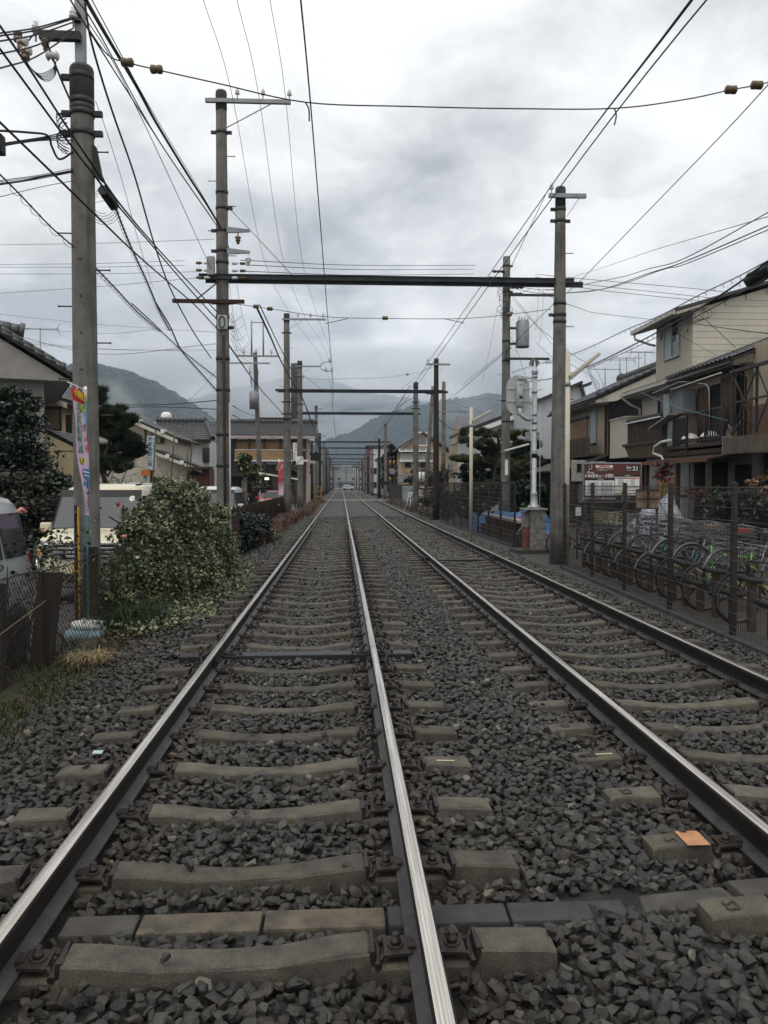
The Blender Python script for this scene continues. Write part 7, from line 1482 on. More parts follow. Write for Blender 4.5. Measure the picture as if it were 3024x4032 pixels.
for y_ in (540,745):
    z=PY(*cr('T',0,y_),YS_).z
    for s in (-1,1): m=MB(); m.hexa([(xh+s*.1,YS_,z-.02),(xh+s*.36,YS_,z-.008),(xh+s*.36,YS_+.02,z-.008),(xh+s*.1,YS_+.02,z-.02),(xh+s*.1,YS_,z+.025),(xh+s*.36,YS_,z+.008),(xh+s*.36,YS_+.02,z+.008),(xh+s*.1,YS_+.02,z+.025)]); part('plate_bracket',m,silp,sb_)
z0_=PY(*cr('T',0,870),YS_).z; z1_=PY(*cr('T',0,1020),YS_).z
m=MB(); m.path([(xh,YS_-.04,z0_+.02),(xh,YS_-.04,z0_-.12),(xh+.06,YS_-.04,z1_+.06),(xh+.18,YS_-.02,z1_-.02),(xm,YS_,z1_-.04)],.06,12); part('support_elbow',m,silp,sb_)
z=PY(*cr('T',0,358),YS_).z; m=MB(); m.bar((xh-.02,YS_-.03,z+.01),(xm,YS_-.03,z-.03),.03,.06); m.lathe([(.035,z-.06),(.045,z-.02),(.03,z+.03),(.01,z+.12)],(xh,YS_-.03,0),8); part('upper_stay',m,silp,sb_)
x0,x1,z0,z1=pxY('T',490,1372,590,1248,YS_-.05); box(sb_,'blank_plate',steel,x0,x1,YS_-.06,YS_-.03,z0,z1,bevel=.01); x0,x1,z0,z1=pxY('T',672,1372,738,1248,YS_-.05); box(sb_,'blank_plate',steel,x0,x1,YS_-.06,YS_-.03,z0,z1,bevel=.01)
# ================= level crossing furniture =================
ys_c=83.6
cs=thing('crossing_signal','black and yellow striped crossing signal mast with warning boards right of the tracks','crossing signal',(5.2,ys_c,-.05)); yb_=mat('crossing_yellow',(.38,.24,.03),.6,var=.2)
def Hx(x,y): return PY(*cr('H',x,y),ys_c)
c_=Hx(368,1650); top=Hx(368,1090)
for xx in (318,372):
    cc=Hx(xx,1400).x; z=-.05; k=0
    while z<top.z: m=MB(); m.tube((cc,ys_c,z),(cc,ys_c,min(z+.42,top.z)),.085,8); part('mast_stripe',m,yb_ if k%2 else blk,cs); z+=.42; k+=1
m=MB(); m.tube((Hx(372,0).x,ys_c,-.2),(Hx(372,0).x,ys_c,.45),.3,10,r2=.15); part('base',m,blk,cs)
a=Hx(283,1110);b_=Hx(385,1540); box(cs,'backing_board',mat('dark_red_brown_board',(.07,.03,.02),.8,var=.3),a.x,b_.x-.3,ys_c+.12,ys_c+.16,b_.z,a.z)
for y_ in (1250,1330,1365,1440,1480,1575): c_=Hx(390,y_); m=MB(); m.lathe([(.18,-.1),(.28,0),(.12,.06)],(c_.x,ys_c-.15,c_.z),10,'y'); part('lamp_hood',m,blk,cs)
c_=Hx(315,1485); box(cs,'direction_board',blk,c_.x-.9,c_.x+.7,ys_c-.3,ys_c-.25,c_.z-.2,c_.z+.2)
c_=Hx(350,1315); m=MB(); m.lathe([(.3,-.06),(.32,.0),(.1,.05)],(c_.x,ys_c-.25,c_.z),12,'y'); part('round_mirror',m,steel,cs)
ym=thing('crossing_barrier_machine','yellow crossing barrier machine and guard rail beside the striped mast','barrier',(7,ys_c-.2,-.05))
x0,x1,z0,z1=pxY('H',395,1690,485,1580,ys_c-.3)
for z in (z0+.2,(z0+z1)/2,z1): box(ym,'rail',yb_,x0,x1,ys_c-.3,ys_c-.22,z-.07,z+.07)
for x in (x0,x1,(x0+x1)/2): box(ym,'rail_post',yb_,x-.06,x+.06,ys_c-.22,ys_c-.14,-.05,z1)
box(ym,'machine_box',yb_,x0-.5,x0+.1,ys_c,ys_c+.5,.2,1.3,bevel=.04)
cl=thing('crossing_signal','slim left hand crossing mast with round black signal shade','crossing signal',(PY(*cr('E',1570,900),80).x,80,-.05))
cc=PY(*cr('E',1570,900),80); m=MB(); zt=PY(*cr('E',1570,560),80).z; m.tube((cc.x,80,-.05),(cc.x,80,zt),.12,8); part('mast',m,steel_d,cl); c_=PY(*cr('G',-35,2180),79.7) if 0 else PY(1246,1797,79.7); m=MB(); m.lathe([(.42,-.05),(.44,0),(.42,.05),(.1,.1)],tuple(c_),18,'y'); part('signal_shade',m,blk,cl)
for y_ in (770,985,1075): c_=PY(*cr('E',1530,y_),80); m=MB(); m.lathe([(.1,-.1),(.22,0),(.1,.05)],(c_.x,79.9,c_.z),8,'y'); part('lamp_hood',m,blk,cl)
c_=PY(*cr('E',1562,908),79.8); box(cl,'small_sign',white,c_.x-.35,c_.x+.4,79.75,79.8,c_.z-.12,c_.z+.12)
m=MB(); c_=PY(1243,1960,82); x=c_.x
yl=thing('crossing_barrier_machine','yellow crossing barrier frame left of the tracks','barrier',(x,82,-.05))
for dx in (-.5,0,.5): box(yl,'rail_post',yb_,x+dx-.06,x+dx+.06,82,82.1,-.05,1.5)
for z in (.5,1.0,1.5): box(yl,'rail',yb_,x-.6,x+.6,81.95,82.0,z-.06,z+.06)
# trestle by R4
t=thing('white_trestle','small white folding trestle leaning at the foot of the pale pole','trestle',tuple(PZ(1618,2015,-.1))); b0=ORG[t.name]
for dx in (-.25,.05,.3): m=MB(); m.tube(b0+Vector((dx-.15,0,0)),b0+Vector((dx*.4,.1,1.3)),.03,5); part('leg',m,white,t)
m=MB(); m.bar(b0+Vector((-.15,.05,1.25)),b0+Vector((.3,.1,1.15)),.06,.05); part('top_bar',m,white,t)
# ================= banners =================
def banner(label,name,cat,P0,P1,P2,P3,nu,nv,m_bands,base,amp=.02,wv=Vector((0,1,0))):
    """P0 top-left,P1 top-right,P2 bottom-right,P3 bottom-left; cloth with folds; m_bands: [(v_end,material)]"""
    t=thing(name,label,cat,base); 
    v0=0
    for ve,mt in m_bands:
        m=MB(); vs=[]; 
        for j in range(nv+1):
            v=v0+(ve-v0)*j/nv
            for i in range(nu+1):
                u=i/nu; p=(P0.lerp(P1,u)).lerp(P3.lerp(P2,u),v); p=p+wv*(amp*math.sin(v*9+u*3)*(1+v)+amp*.6*math.sin(u*7+v*4)); vs.append(p)
        m.add(vs,[(j*(nu+1)+i,j*(nu+1)+i+1,(j+1)*(nu+1)+i+1,(j+1)*(nu+1)+i) for j in range(nv) for i in range(nu)],True)
        part('cloth',m,mt,t); v0=ve
    return t
lil=mat('lilac_cloth',(.58,.42,.58),.8,var=.08); redc=mat('red_banner_cloth',(.50,.03,.025),.8,var=.1); 
YB=9.6
def Bp(x,y,Y=YB): return PY(*cr('F',x/3.16,1400+y/3.16),Y)
P0,P1,P2,P3=Bp(872,385,9.2),Bp(1040,460),Bp(1130,1990),Bp(1055,1980,9.25)
bn=banner('pink nobori banner seen from behind with green hiragana and red header on a blue pole','nobori_banner','banner',P0,P1,P2,P3,8,20,[(.105,redc),(1.0,lil)],tuple(PZ(*cr('F',340,2460),-.06)),amp=.010,wv=Vector((1,0,0)))
def onb(u,v,d=.004): 
    p=(P0.lerp(P1,u)).lerp(P3.lerp(P2,u),v); a=.010; return p+Vector((1,0,0))*(a*math.sin(v*9+u*3)*(1+v)+a*.6*math.sin(u*7+v*4)+d)
gp=mat('green_print',(.05,.33,.09),.8); rp_=mat('red_print_cloth',(.55,.02,.06),.8); yp=mat('yellow_print',(.75,.62,.03),.8); bp_=mat('blue_print_cloth',(.05,.22,.50),.8)
def bt(s,u,v,size,m,b=.003): 
    o=onb(u,v,.022); r_=(onb(max(0,u-.1),v)-onb(u+.1,v)); r_.x=0; up=-(onb(u,min(1,v+.03))-onb(u,v-.02)); up.x*=0; text(s,size,m,bn,tuple(o),tuple(r_.normalized()),tuple(up.normalized()),depth=.0008,bold=b)
for i,ch in enumerate('中集募徒生'): bt(ch,.12+.19*i,.052,.088,yp,.001)
for ch,v in zip('そろばん',(.165,.265,.365,.465)): bt(ch,.40,v,.16,gp,.006)
for ch,v in zip('かん字',(.29,.375,.46)): bt(ch,.83,v,.10,rp_)
def patch(u,v,du,dv,mt,rd=False,nm='colour_patch'):
    m=MB(); 
    if rd: pts=[onb(u+du*math.cos(a),v+dv*math.sin(a),.012) for a in np.linspace(0,2*PI,14)[:-1]]
    else: pts=[onb(u-du,v-dv,.012),onb(u+du,v-dv,.012),onb(u+du,v+dv,.012),onb(u-du,v+dv,.012)]
    m.prism(pts,(.002,0,0)); part(nm,m,mt,bn)
for u,v in ((.80,.135),(.38,.565)): patch(u,v,.15,.03,yp,True,'yellow_disc'); bt('学' if v<.3 else '習',u,v,.06,blk,0)
for k,(u,v,c_,du,dv) in enumerate(((.5,.64,bp_,.22,.01),(.5,.655,white,.25,.006),(.52,.67,bp_,.26,.01),(.55,.685,white,.24,.006),(.55,.70,bp_,.2,.012),(.3,.745,bp_,.1,.016),(.6,.75,bp_,.12,.03),(.8,.77,rp_,.08,.01),(.82,.79,white,.08,.006),(.8,.81,rp_,.08,.01),(.5,.82,blk,.08,.01),(.8,.88,rp_,.1,.022),(.35,.90,blk,.05,.006),(.5,.93,blk,.06,.006),(.4,.96,blk,.05,.006))):
    patch(u,v,du,dv,c_)
teal=mat('teal_pole',(.03,.27,.33),.4,var=.1); pt=P1+Vector((.015,.02,.02)); m=MB(); m.tube((pt.x+.0,YB+.02,-.06),(pt.x,YB+.02,pt.z),.011,8); part('pole',m,teal,bn); m=MB(); m.tube((pt.x,YB+.02,pt.z-.12),(pt.x,YB+.02,pt.z+.05),.018,8); part('pole_cap',m,white,bn)
m=MB(); m.tube(P0+Vector((-.03,.01,.05)),pt+Vector((.02,0,.0)),.006,6); part('cross_rod',m,white,bn)
for u in (.05,.5,.97): o=P0.lerp(P1,u); m=MB(); m.bar(o+Vector((0,0,-.01)),o+Vector((0,0,.05)),.004,.03); part('loop_tab',m,white,bn)
m=MB(); c_=PY(*cr('F',304,2480),9.7); m.lathe([(.26,-.06),(.25,.05),(.17,.09),(.06,.11)],(pt.x-.02,YB+.05,0),14); part('water_base',m,mat('blue_grey_plastic',(.18,.28,.32),.5,var=.2),bn); m=MB(); m.lathe([(.18,.09),(.17,.16),(.05,.18)],(pt.x-.02,YB+.05,0),14); part('weight',m,white,bn)
YB2=46
def Eb(x,y): return PY(*cr('E',x,y),YB2)
pkm=mat('pink_cloth',(.60,.38,.45),.8,var=.1); Q0,Q1,Q2,Q3=Eb(1030,905),Eb(1163,915),Eb(1100,1460),Eb(1025,1440)
b2=banner('pale pink flag banner with red characters leaning before the second concrete pole','nobori_banner','banner',Q0,Q1,Q2,Q3,4,8,[(1.0,pkm)],tuple(Vector((Eb(1030,900).x,YB2,-.07))),amp=.03)
for i,ch in enumerate('焼肉屋'): o=Q0.lerp(Q1,.42-.03*i).lerp(Q3.lerp(Q2,.5),.14+.22*i); text(ch,.52-.06*i,redc,b2,(o.x,YB2-.1,o.z),depth=.002,bold=.01)
m=MB(); m.tube((Eb(1025,0).x,YB2+.1,-.07),(Eb(1025,0).x,YB2+.1,Q0.z+.15),.03,6); m.tube((Eb(1015,0).x,YB2+.1,Q0.z+.08),(Eb(1165,0).x,YB2+.1,Q0.z),.02,5); part('pole',m,white,b2)
# notice papers, white scraps on ballast
for k,(x,y,c_) in enumerate(((385,2983,(.45,.6,.62)),)):
    p=PZ(x,y,.02); m=MB(); m.cbox((p.x,p.y,.055 if k==0 else .0),(.06,.04,.004),.5*k,.2); solo('litter_scrap',m,mat('scrap_%d'%k if 0 else ('scrap_pale_blue','scrap_cream','scrap_white')[k],c_,.7),('pale blue paper scrap on the left sleeper end','cream scrap lying between sleepers','tiny white scrap on the stones at lower left')[k],'litter')
HAZE=.00019
# ================= vegetation =================
rg=np.random.default_rng(11)
def leafmesh(name,P,size,m,elong=1.7,up=.35,var=.35,droop=0.0):
    P=np.asarray(P,float); n=len(P); s=size*(1-var+2*var*rg.random(n))
    a=rg.normal(size=(n,3)); a[:,2]=a[:,2]*.6-droop; a/=np.linalg.norm(a,axis=1)[:,None]
    nn=rg.normal(size=(n,3)); nn[:,2]+=up*3; b=np.cross(a,nn); b/=np.linalg.norm(b,axis=1)[:,None]+1e-9; c=np.cross(a,b)
    L_=s[:,None]*elong*.5; w=s[:,None]*.5
    v=np.stack([P-a*L_,P-b*w+c*w*.25,P+a*L_,P+b*w+c*w*.25],1).reshape(-1,3)
    me=bpy.data.meshes.new(name); me.vertices.add(4*n); me.vertices.foreach_set('co',v.astype(np.float32).ravel())
    me.loops.add(4*n); me.loops.foreach_set('vertex_index',np.arange(4*n,dtype=np.int32)); me.polygons.add(n)
    me.polygons.foreach_set('loop_start',np.arange(0,4*n,4,dtype=np.int32)); me.update(calc_edges=True); me.materials.append(m); return me
def ell(c,r_,n,shell=.55):
    d=rg.normal(size=(n,3)); d/=np.linalg.norm(d,axis=1)[:,None]; q=(shell+(1-shell)*rg.random(n))[:,None]; return np.array(c)+d*q*np.array(r_)
def blobs(c,r_,k,n,rs=.32,flat=.7,seed=0):
    """clumps spread through an ellipsoid"""
    g_=np.random.default_rng(seed); out=[]
    for i in range(k):
        d=g_.normal(size=3); d/=np.linalg.norm(d); q=g_.random()**.4*.85; cc=np.array(c)+d*q*np.array(r_); r0=rs*min(r_)*(.6+.8*g_.random())
        out.append(ell(cc,(r0*1.3,r0*1.3,r0*flat),n//k,.35))
    return np.concatenate(out)
def foliage(parent,name,P,size,m,**k):
    o=link(name,leafmesh(name,P-np.array(ORG[parent.name]),size,m,**k),parent); o['kind']='stuff'; return o
def vmat(n,c,c2,vs=3.0,isl=.5,rough=.5,tr=.25):
    m=mat(n,c,rough,0,var=.3,vs=vs,col2=c2,island=isl,spec=.4); b=m.node_tree.nodes['Principled BSDF']; b.inputs['Subsurface Weight'].default_value=0
    return m
def branches(parent,name,root,h,n,spread,r0,m,seed=0,levels=3,up=.6,kids=4):
    rr=random.Random(seed); mb=MB(); tips=[]
    def grow(p,d,L_,r_,lv):
        pts=[p]; q=p; dd=d.copy()
        for i in range(4):
            dd=(dd+Vector((rr.gauss(0,.28),rr.gauss(0,.28),rr.gauss(0,.2)+.05*up))).normalized(); q=q+dd*L_/4; pts.append(q)
        mb.path(pts,r_,5 if lv>1 else 3,r2=r_*.55,caps=False)
        if lv==0: tips.append(q); return
        for k in range(kids):
            i=rr.choice((2,3,4)); e=(dd+Vector((rr.gauss(0,spread),rr.gauss(0,spread),rr.gauss(0,.4)+up*.4))).normalized(); grow(pts[i],e,L_*rr.uniform(.5,.75),r_*.5,lv-1)
    for k in range(n): grow(Vector(root),Vector((rr.gauss(0,.25),rr.gauss(0,.25),1)).normalized(),h,r0,levels)
    part(name,mb,m,parent); return tips
bark=mat('dark_bark',(.045,.034,.027),.9,var=.5,vs=8,bump=.01,bs=25); greyb=mat('grey_twig',(.075,.06,.05),.9,var=.4)
ivl=vmat('variegated_ivy_leaf',(.10,.12,.06),(.035,.05,.025),5,.6,.45); ivp=vmat('pale_ivy_leaf',(.27,.29,.17),(.15,.17,.09),6,.45,.45); ivb=vmat('brown_ivy_leaf',(.10,.06,.035),(.05,.035,.02),5,.5)
cam_l=vmat('camellia_leaf',(.022,.038,.020),(.012,.020,.012),2,.6,.3); camr=vmat('reddish_leaf',(.035,.032,.020),(.025,.018,.014),2,.5)
pin=vmat('pine_needle',(.035,.055,.022),(.015,.028,.014),2.5,.55,.6); piny=vmat('olive_pine_needle',(.085,.095,.03),(.035,.05,.018),1.2,.55,.6)
hdg=vmat('hedge_leaf',(.020,.038,.020),(.010,.018,.012),3,.6,.35); grs=vmat('verge_grass',(.045,.06,.022),(.05,.04,.022),5,.5); dry=vmat('dry_grass',(.30,.23,.11),(.14,.10,.05),6,.5); rstw=vmat('rust_weed',(.13,.055,.028),(.06,.03,.018),3,.5)
# ivy heap over the fence
iv=thing('ivy_bush','sprawling heap of variegated ivy swallowing the fence before the tall gantry pole','bush',(-2.9,13,-.05))
spine=[(-2.84,11.2,.45,.26,.6),(-2.9,10.7,.35,.16,.42),(-2.78,12.0,.85,.36,.62),(-2.85,11.7,1.1,.2,.25),(-2.5,14.1,1.5,.2,.16),(-2.35,15.2,1.15,.25,.2),(-2.68,13.0,.95,.42,.85),(-2.62,13.7,.95,.46,.85),(-2.6,14.5,.78,.52,.72),(-2.55,15.4,.62,.54,.62),(-2.55,16.3,.48,.36,.5),(-2.5,17.0,.35,.32,.38),(-2.74,12.9,1.42,.16,.40),(-2.62,13.5,1.60,.10,.18),(-2.78,12.4,1.35,.14,.2),(-2.4,13.2,.4,.4,.45),(-2.5,12.2,.3,.32,.35)]
P=[];PP=[];PB=[]
for x,y,z,rx,rz in spine:
    P.append(ell((x,y,z),(rx,.75,rz),3300,.8)); P.append(blobs((x,y,z),(rx*1.15,.85,rz*1.08),18,1500,.3,seed=int(y*10)))
    PP.append(ell((x+.05,y,z+.02),(rx*1.08,.8,rz*1.06),300,.9)); PP.append(blobs((x+.12,y-.05,z+.05),(rx*1.12,.8,rz*1.05),34,650,.13,seed=int(y*7)+3)); PB.append(blobs((x,y,z),(rx*1.1,.8,rz*1.0),7,520,.25,seed=int(y*13)+5))
for k in range(90):
    x,y,z,rx,rz=spine[k%len(spine)]; a=rg.uniform(-.5,PI+.5); p=np.array([x+rx*math.cos(a),y+rg.uniform(-.6,.6),z+rz*math.sin(a)]); d=np.array([math.cos(a)*.5,rg.normal()*.4,.5+rg.random()*.5*(1 if k%3 else -1.5)]); L_=rg.uniform(.12,.42)
    t_=rg.random(26)[:,None]; q_=p+d*L_*t_; q_[:,2]-=.35*L_*(t_[:,0]**2)*2; (P if k%2 else PP).append(q_+rg.normal(size=q_.shape)*.018)
for k in range(34):
    y=rg.uniform(10.5,16.5); x=-2.75+.05*(y-11)+rg.uniform(.2,.5); zt=rg.uniform(.5,1.0); t_=rg.random(70)[:,None]; q_=np.concatenate([x+.12*t_+rg.normal(size=t_.shape)*.04,y+rg.normal(size=t_.shape)*.05,zt*(1-t_)+.0*t_],1); (PP if k%3==0 else P).append(q_)
P=np.concatenate(P);PP=np.concatenate(PP);PB=np.concatenate(PB); ok=lambda Q:Q[Q[:,2]>-.08]
foliage(iv,'leaf_mass',ok(P),.041,ivl,elong=1.15,droop=.5); foliage(iv,'pale_leaf_mass',ok(PP),.040,ivp,elong=1.15,droop=.5); foliage(iv,'brown_leaf_mass',ok(PB),.055,ivb,elong=1.2,droop=.6)
m=MB()
for k in range(40):
    x,y,z,rx,rz=random.choice(spine[:8]); a=Vector((x+random.uniform(-.2,rx),y+random.uniform(-.5,.5),z+rz*.8)); m.path([a,a+Vector((.15,.05,-.35)),a+Vector((.2,.0,-.8))],.005,3,r2=.002,caps=False)
part('stem',m,greyb,iv,kind='stuff')
# ground ivy
gv=[];gp2=[]
for k in range(9000):
    y=rg.uniform(9.5,18.2); w=.75*math.sin((y-9)/9.6*PI)**.6; x=-2.3+rg.uniform(-.6,w)+.12*math.sin(y*3); z=.02+.10*rg.random()*max(0,1-(x+2.3)/.7)
    (gp2 if rg.random()<.42 else gv).append((x,y,z))
gi_=thing('ground_ivy','low pale ivy spilling from the heap onto the ballast shoulder','ground cover',(-2.3,14,0)); foliage(gi_,'leaf_mass',np.array(gv),.05,ivl,elong=1.15,up=.8); foliage(gi_,'pale_leaf_mass',np.array(gp2),.05,ivp,elong=1.15,up=.8)
# brown dry leaf litter and soil at pole base
lit=[(-2.75+rg.normal()*.5,11.6+rg.normal()*1.3,.02+.05*rg.random()) for k in range(2500)]+[(-2.5+rg.normal()*.28+.05*k/900,18.1+rg.normal()*.5,.02) for k in range(1500)]
t=link('leaf_litter',leafmesh('leaf_litter',np.array(lit),.035,vmat('leaf_litter',(.16,.085,.04),(.07,.04,.025),8,.5),elong=1.4,up=1.0)); tag(t,'brown dead leaves littering the verge under the ivy','leaf litter',kind='stuff')
m=gridsheet(xs_(-3.1,-1.5,.1),xs_(17.2,19.4,.1),lambda x,y:-.09+.15*math.exp(-((x+2.65)/.42)**2-((y-18.35)/.6)**2)+.10*math.exp(-((x+1.95)/.45)**2-((y-18.9)/.22)**2)); struct('sand_mound',m,mat('sandy_soil',(.17,.115,.065),.95,var=.4,vs=9,bump=.012,bs=50))
# grass and moss on the verge
def blades(label,name,pts,h,m_,lean=.5,w=.005,cat='grass',kind='stuff'):
    P=np.asarray(pts,float); n=len(P); hh=h*(.5+rg.random(n)); a=rg.random(n)*6.28; d=np.stack([np.cos(a),np.sin(a),0*a],1); s=np.stack([-np.sin(a),np.cos(a),0*a],1)*w
    t1=P+d*(lean*hh*.35)[:,None]+np.array([0,0,1])*(hh*.65)[:,None]; t2=P+d*(lean*hh)[:,None]+np.array([0,0,1])*(hh*(1-.35*lean))[:,None]
    v=np.stack([P-s,P+s,t1+s*.7,t1-s*.7,t2],1).reshape(-1,3); me=bpy.data.meshes.new(name); k=np.arange(n)*5
    fs=[tuple((i,i+1,i+2,i+3)) for i in k]+[(i+3,i+2,i+4) for i in k]; me.from_pydata(v.tolist(),[],[tuple(int(q) for q in f) for f in fs]); me.materials.append(m_)
    o=link(name,me); return tag(o,label,cat,kind=kind)
g1=[(-2.62+rg.normal()*.24,y,-.01) for y in rg.uniform(4,11.5,12000)]
blades('short green grass and moss along the foot of the chain link fence','verge_grass',g1,.045,grs)
blades('lush dark green grass tuft beside the rusty fence post','grass_tuft',[(-2.62+rg.normal()*.17,10.3+rg.normal()*.3,-.02) for _ in range(1800)],.30,vmat('tuft_grass',(.03,.06,.02),(.02,.035,.015),5,.5),lean=1.1)
blades('straw coloured dry grass clump on the verge','dry_clump',[(-2.42+rg.normal()*.07,8.15+rg.normal()*.10,-.02) for _ in range(320)],.15,dry,lean=1.6,w=.006)
blades('straw coloured leaves behind the rusty fence post','dry_clump',[(-2.72+rg.normal()*.08,11.1+rg.normal()*.12,.1) for _ in range(120)],.22,dry,lean=1.5,w=.009)
blades('yellow green weeds scattered at the lower left verge','verge_weeds',[(-2.5+rg.normal()*.2,y,-.03) for y in rg.uniform(4.5,9,700)],.05,vmat('yellow_weed',(.20,.16,.05),(.10,.08,.03),5,.5),lean=.9,w=.006)
blades('rust brown weeds along the left fence toward the crossing','rust_weeds',[(-2.5+rg.normal()*.22+(.3 if y>44 else 0),y,-.04) for y in np.concatenate([rg.uniform(23,60,4500),rg.uniform(36,48,3000),rg.uniform(60,82,2500)])],.42,rstw,lean=.7,w=.012)
blades('green brown weeds at the foot of the dark wooden pole','rust_weeds',[(5.1+rg.normal()*.5,y,-.05) for y in rg.uniform(42,80,3000)],.40,vmat('olive_weed',(.06,.06,.03),(.08,.04,.02),3,.5),lean=.7,w=.014)
# hedge past the ivy
hg_=thing('hedge','dark glossy evergreen hedge past the tall gantry pole','hedge',(-2.55,22.5,-.05)); P=np.concatenate([ell((-2.62+.05*i,21.2+.75*i,.45),(.36-.02*i,.5,.58-.03*i),1400,.75) for i in range(6)]+[blobs((-2.55,22.8,.5),(.42,2.1,.55),26,2600,.35,seed=4)]); foliage(hg_,'leaf_mass',ok(P),.055,hdg,elong=1.6)
P=np.concatenate([ell((-2.1,24.9+.4*i,.12),(.2,.3,.2),260,.5) for i in range(4)]); foliage(hg_,'pale_leaf_mass',ok(P),.05,ivl,elong=1.6)
# bamboo stakes
bms=mat('green_bamboo',(.06,.085,.03),.5,var=.3)
for k,(x0,y0,x1,y1) in enumerate(((560,1720,600,900),(815,1700,883,840),(1060,1480,1062,1175),(1100,1390,1155,880))):
    a=PY(*cr('U',x0,y0),14.5+.3*k); b_=PY(*cr('U',x1,y1),14.5+.3*k); m=MB(); m.path([a+(a-b_)*.5,a,a.lerp(b_,.5),b_],.014,6); solo('bamboo_stake',m,bms,('long leaning green bamboo stake left of the ivy top','tallest green bamboo stake rising from the ivy','shortest upright stake above the ivy peak','thin brownish stake right of the ivy peak')[k],'stake')
# rose bush in front of the cars
rs=thing('rose_bush','straggly rose bush with a few pink blooms growing through the chain link fence','rose bush',(-3.1,8.6,-.05)); rl=vmat('rose_leaf',(.045,.065,.03),(.03,.04,.022),5,.5,.4)
tips=[]
for k,(x,y) in enumerate(((-3.1,7.4),(-3.15,8.4),(-3.05,9.3),(-3.3,8.9),(-3.4,7.9),(-3.0,9.8))): tips+=branches(rs,'branch',(x,y,-.05),.74,1,.8,.015,bark,seed=k+3,levels=3,up=.55,kids=3)
tp=np.array([tuple(t_) for t_ in tips]); tp=tp[(tp[:,2]>.55)]
P=np.concatenate([p+rg.normal(size=(6,3))*.06 for p in tp]); foliage(rs,'leaf_mass',P,.036,rl,elong=1.5)
pk=vmat('pink_petal',(.55,.24,.22),(.40,.16,.15),8,.3,.5)
for k,(x,y,Y) in enumerate(((85,2010,8.6),(465,1988,9.7),(160,2085,8.8),(485,2110,9.8))):
    c_=PY(*cr('F',x,y),Y); P=ell(tuple(c_),(.045,.045,.035),26 if k<2 else 10,.3); foliage(rs,'bloom',P,.035,pk,elong=1.1)
# dead shrub twigs low left
t=thing('bare_shrub','bare dark twiggy shrub tangled in the chain link fence at lower left','shrub',(-3.05,6.6,-.05)); 
for k in range(5): branches(t,'branch',(-3.15+.05*k,5.6+.7*k,-.05),.55,1,.9,.014,bark,seed=30+k,levels=2,up=.5,kids=4)
# dark camellia / evergreen trees left
def tree(label,name,x,y,zt,crowns,m_,size,bm=bark,tr=.1,n=6000,k=40,rs_=.3,flat=.75,cat='tree',seed=1,elong=1.7,needles=False):
    t=thing(name,label,cat,(x,y,-.07)); mb=MB(); mb.path([(x,y,-.1),(x+.1,y,zt*.3),(x-.05,y,zt*.6),(x+.05,y,zt*.9)],tr,7,r2=tr*.35)
    for c_ in crowns: mb.path([(x,y,zt*.35),((x+c_[0])/2,(y+c_[1])/2,(zt*.4+c_[2])/2+.1),(c_[0],c_[1],c_[2])],tr*.45,5,r2=tr*.15)
    part('trunk',mb,bm,t); P=[]
    for i,(cx,cy_,cz,rx,ry,rz) in enumerate(crowns): P.append(blobs((cx,cy_,cz),(rx,ry,rz),k,n//len(crowns),rs_,flat,seed=seed*50+i))
    foliage(t,'crown',np.concatenate(P),size,m_,elong=elong); return t
tree('large dark camellia tree filling the left edge above the silver car','evergreen_tree',-7.9,19.5,3.6,[(-7.8,19.5,2.6,1.1,1.2,1.3),(-7.3,19.3,1.6,1.2,1.1,1.1),(-7.6,19.6,3.4,.6,.7,.65),(-6.6,19.2,1.3,.8,.9,.9),(-8.6,19.8,2.4,.9,1,1.2)],cam_l,.065,n=42000,k=90,seed=2)
tree('lower dark red tinged shrub behind the cream car','evergreen_shrub',-6.8,18.2,2.0,[(-6.9,18.0,1.2,1.3,.9,.9),(-5.9,18.2,.9,.9,.8,.8),(-5.2,18.6,.9,.8,.7,.8),(-7.9,17.6,1.1,1.0,.8,1.1)],camr,.055,n=24000,k=60,seed=3,cat='shrub')
def pine(label,x,y,zt,crowns,m_,seed,lab='pine_tree',tr=.14,nd=.16,n=5200,flat=.33):
    t=thing(lab,label,'pine tree',(x,y,-.07)); rr=random.Random(seed); mb=MB(); pts=[(x,y,-.1),(x+.25,y,zt*.25),(x-.15,y,zt*.5),(x+.1,y,zt*.75),(x,y,zt*.95)]; mb.path(smooth_pts(pts,4),tr,7,r2=tr*.3)
    for c_ in crowns: mb.path([(x,y,c_[2]-.25 if c_[2]<zt*.95 else zt*.8),((x+c_[0])/2,(y+c_[1])/2,c_[2]-.05),(c_[0],c_[1],c_[2]-.1)],tr*.35,5,r2=tr*.1)
    part('trunk',mb,bark,t)
    P=np.concatenate([blobs((c_[0],c_[1],c_[2]),c_[3:],12,n//len(crowns),.42,flat+.25,seed=seed*9+i) for i,c_ in enumerate(crowns)])
    N_=9; n_=len(P); Q=np.repeat(P,N_,0); d=rg.normal(size=Q.shape); d[:,2]=abs(d[:,2])*1.1+.2; d/=np.linalg.norm(d,axis=1)[:,None]; Ln=nd*(.6+.6*rg.random(len(Q)))[:,None]
    s=np.cross(d,rg.normal(size=d.shape)); s/=np.linalg.norm(s,axis=1)[:,None]; s*=.009*nd/.16
    v=np.stack([Q-s,Q+s,Q+d*Ln],1).reshape(-1,3)-np.array(ORG[t.name]); me=bpy.data.meshes.new('crown'); k=len(Q); me.vertices.add(3*k); me.vertices.foreach_set('co',v.astype(np.float32).ravel()); me.loops.add(3*k); me.loops.foreach_set('vertex_index',np.arange(3*k,dtype=np.int32)); me.polygons.add(k); me.polygons.foreach_set('loop_start',np.arange(0,3*k,3,dtype=np.int32)); me.update(calc_edges=True); me.materials.append(m_)
    o=link('crown',me,t); o['kind']='stuff'; return t
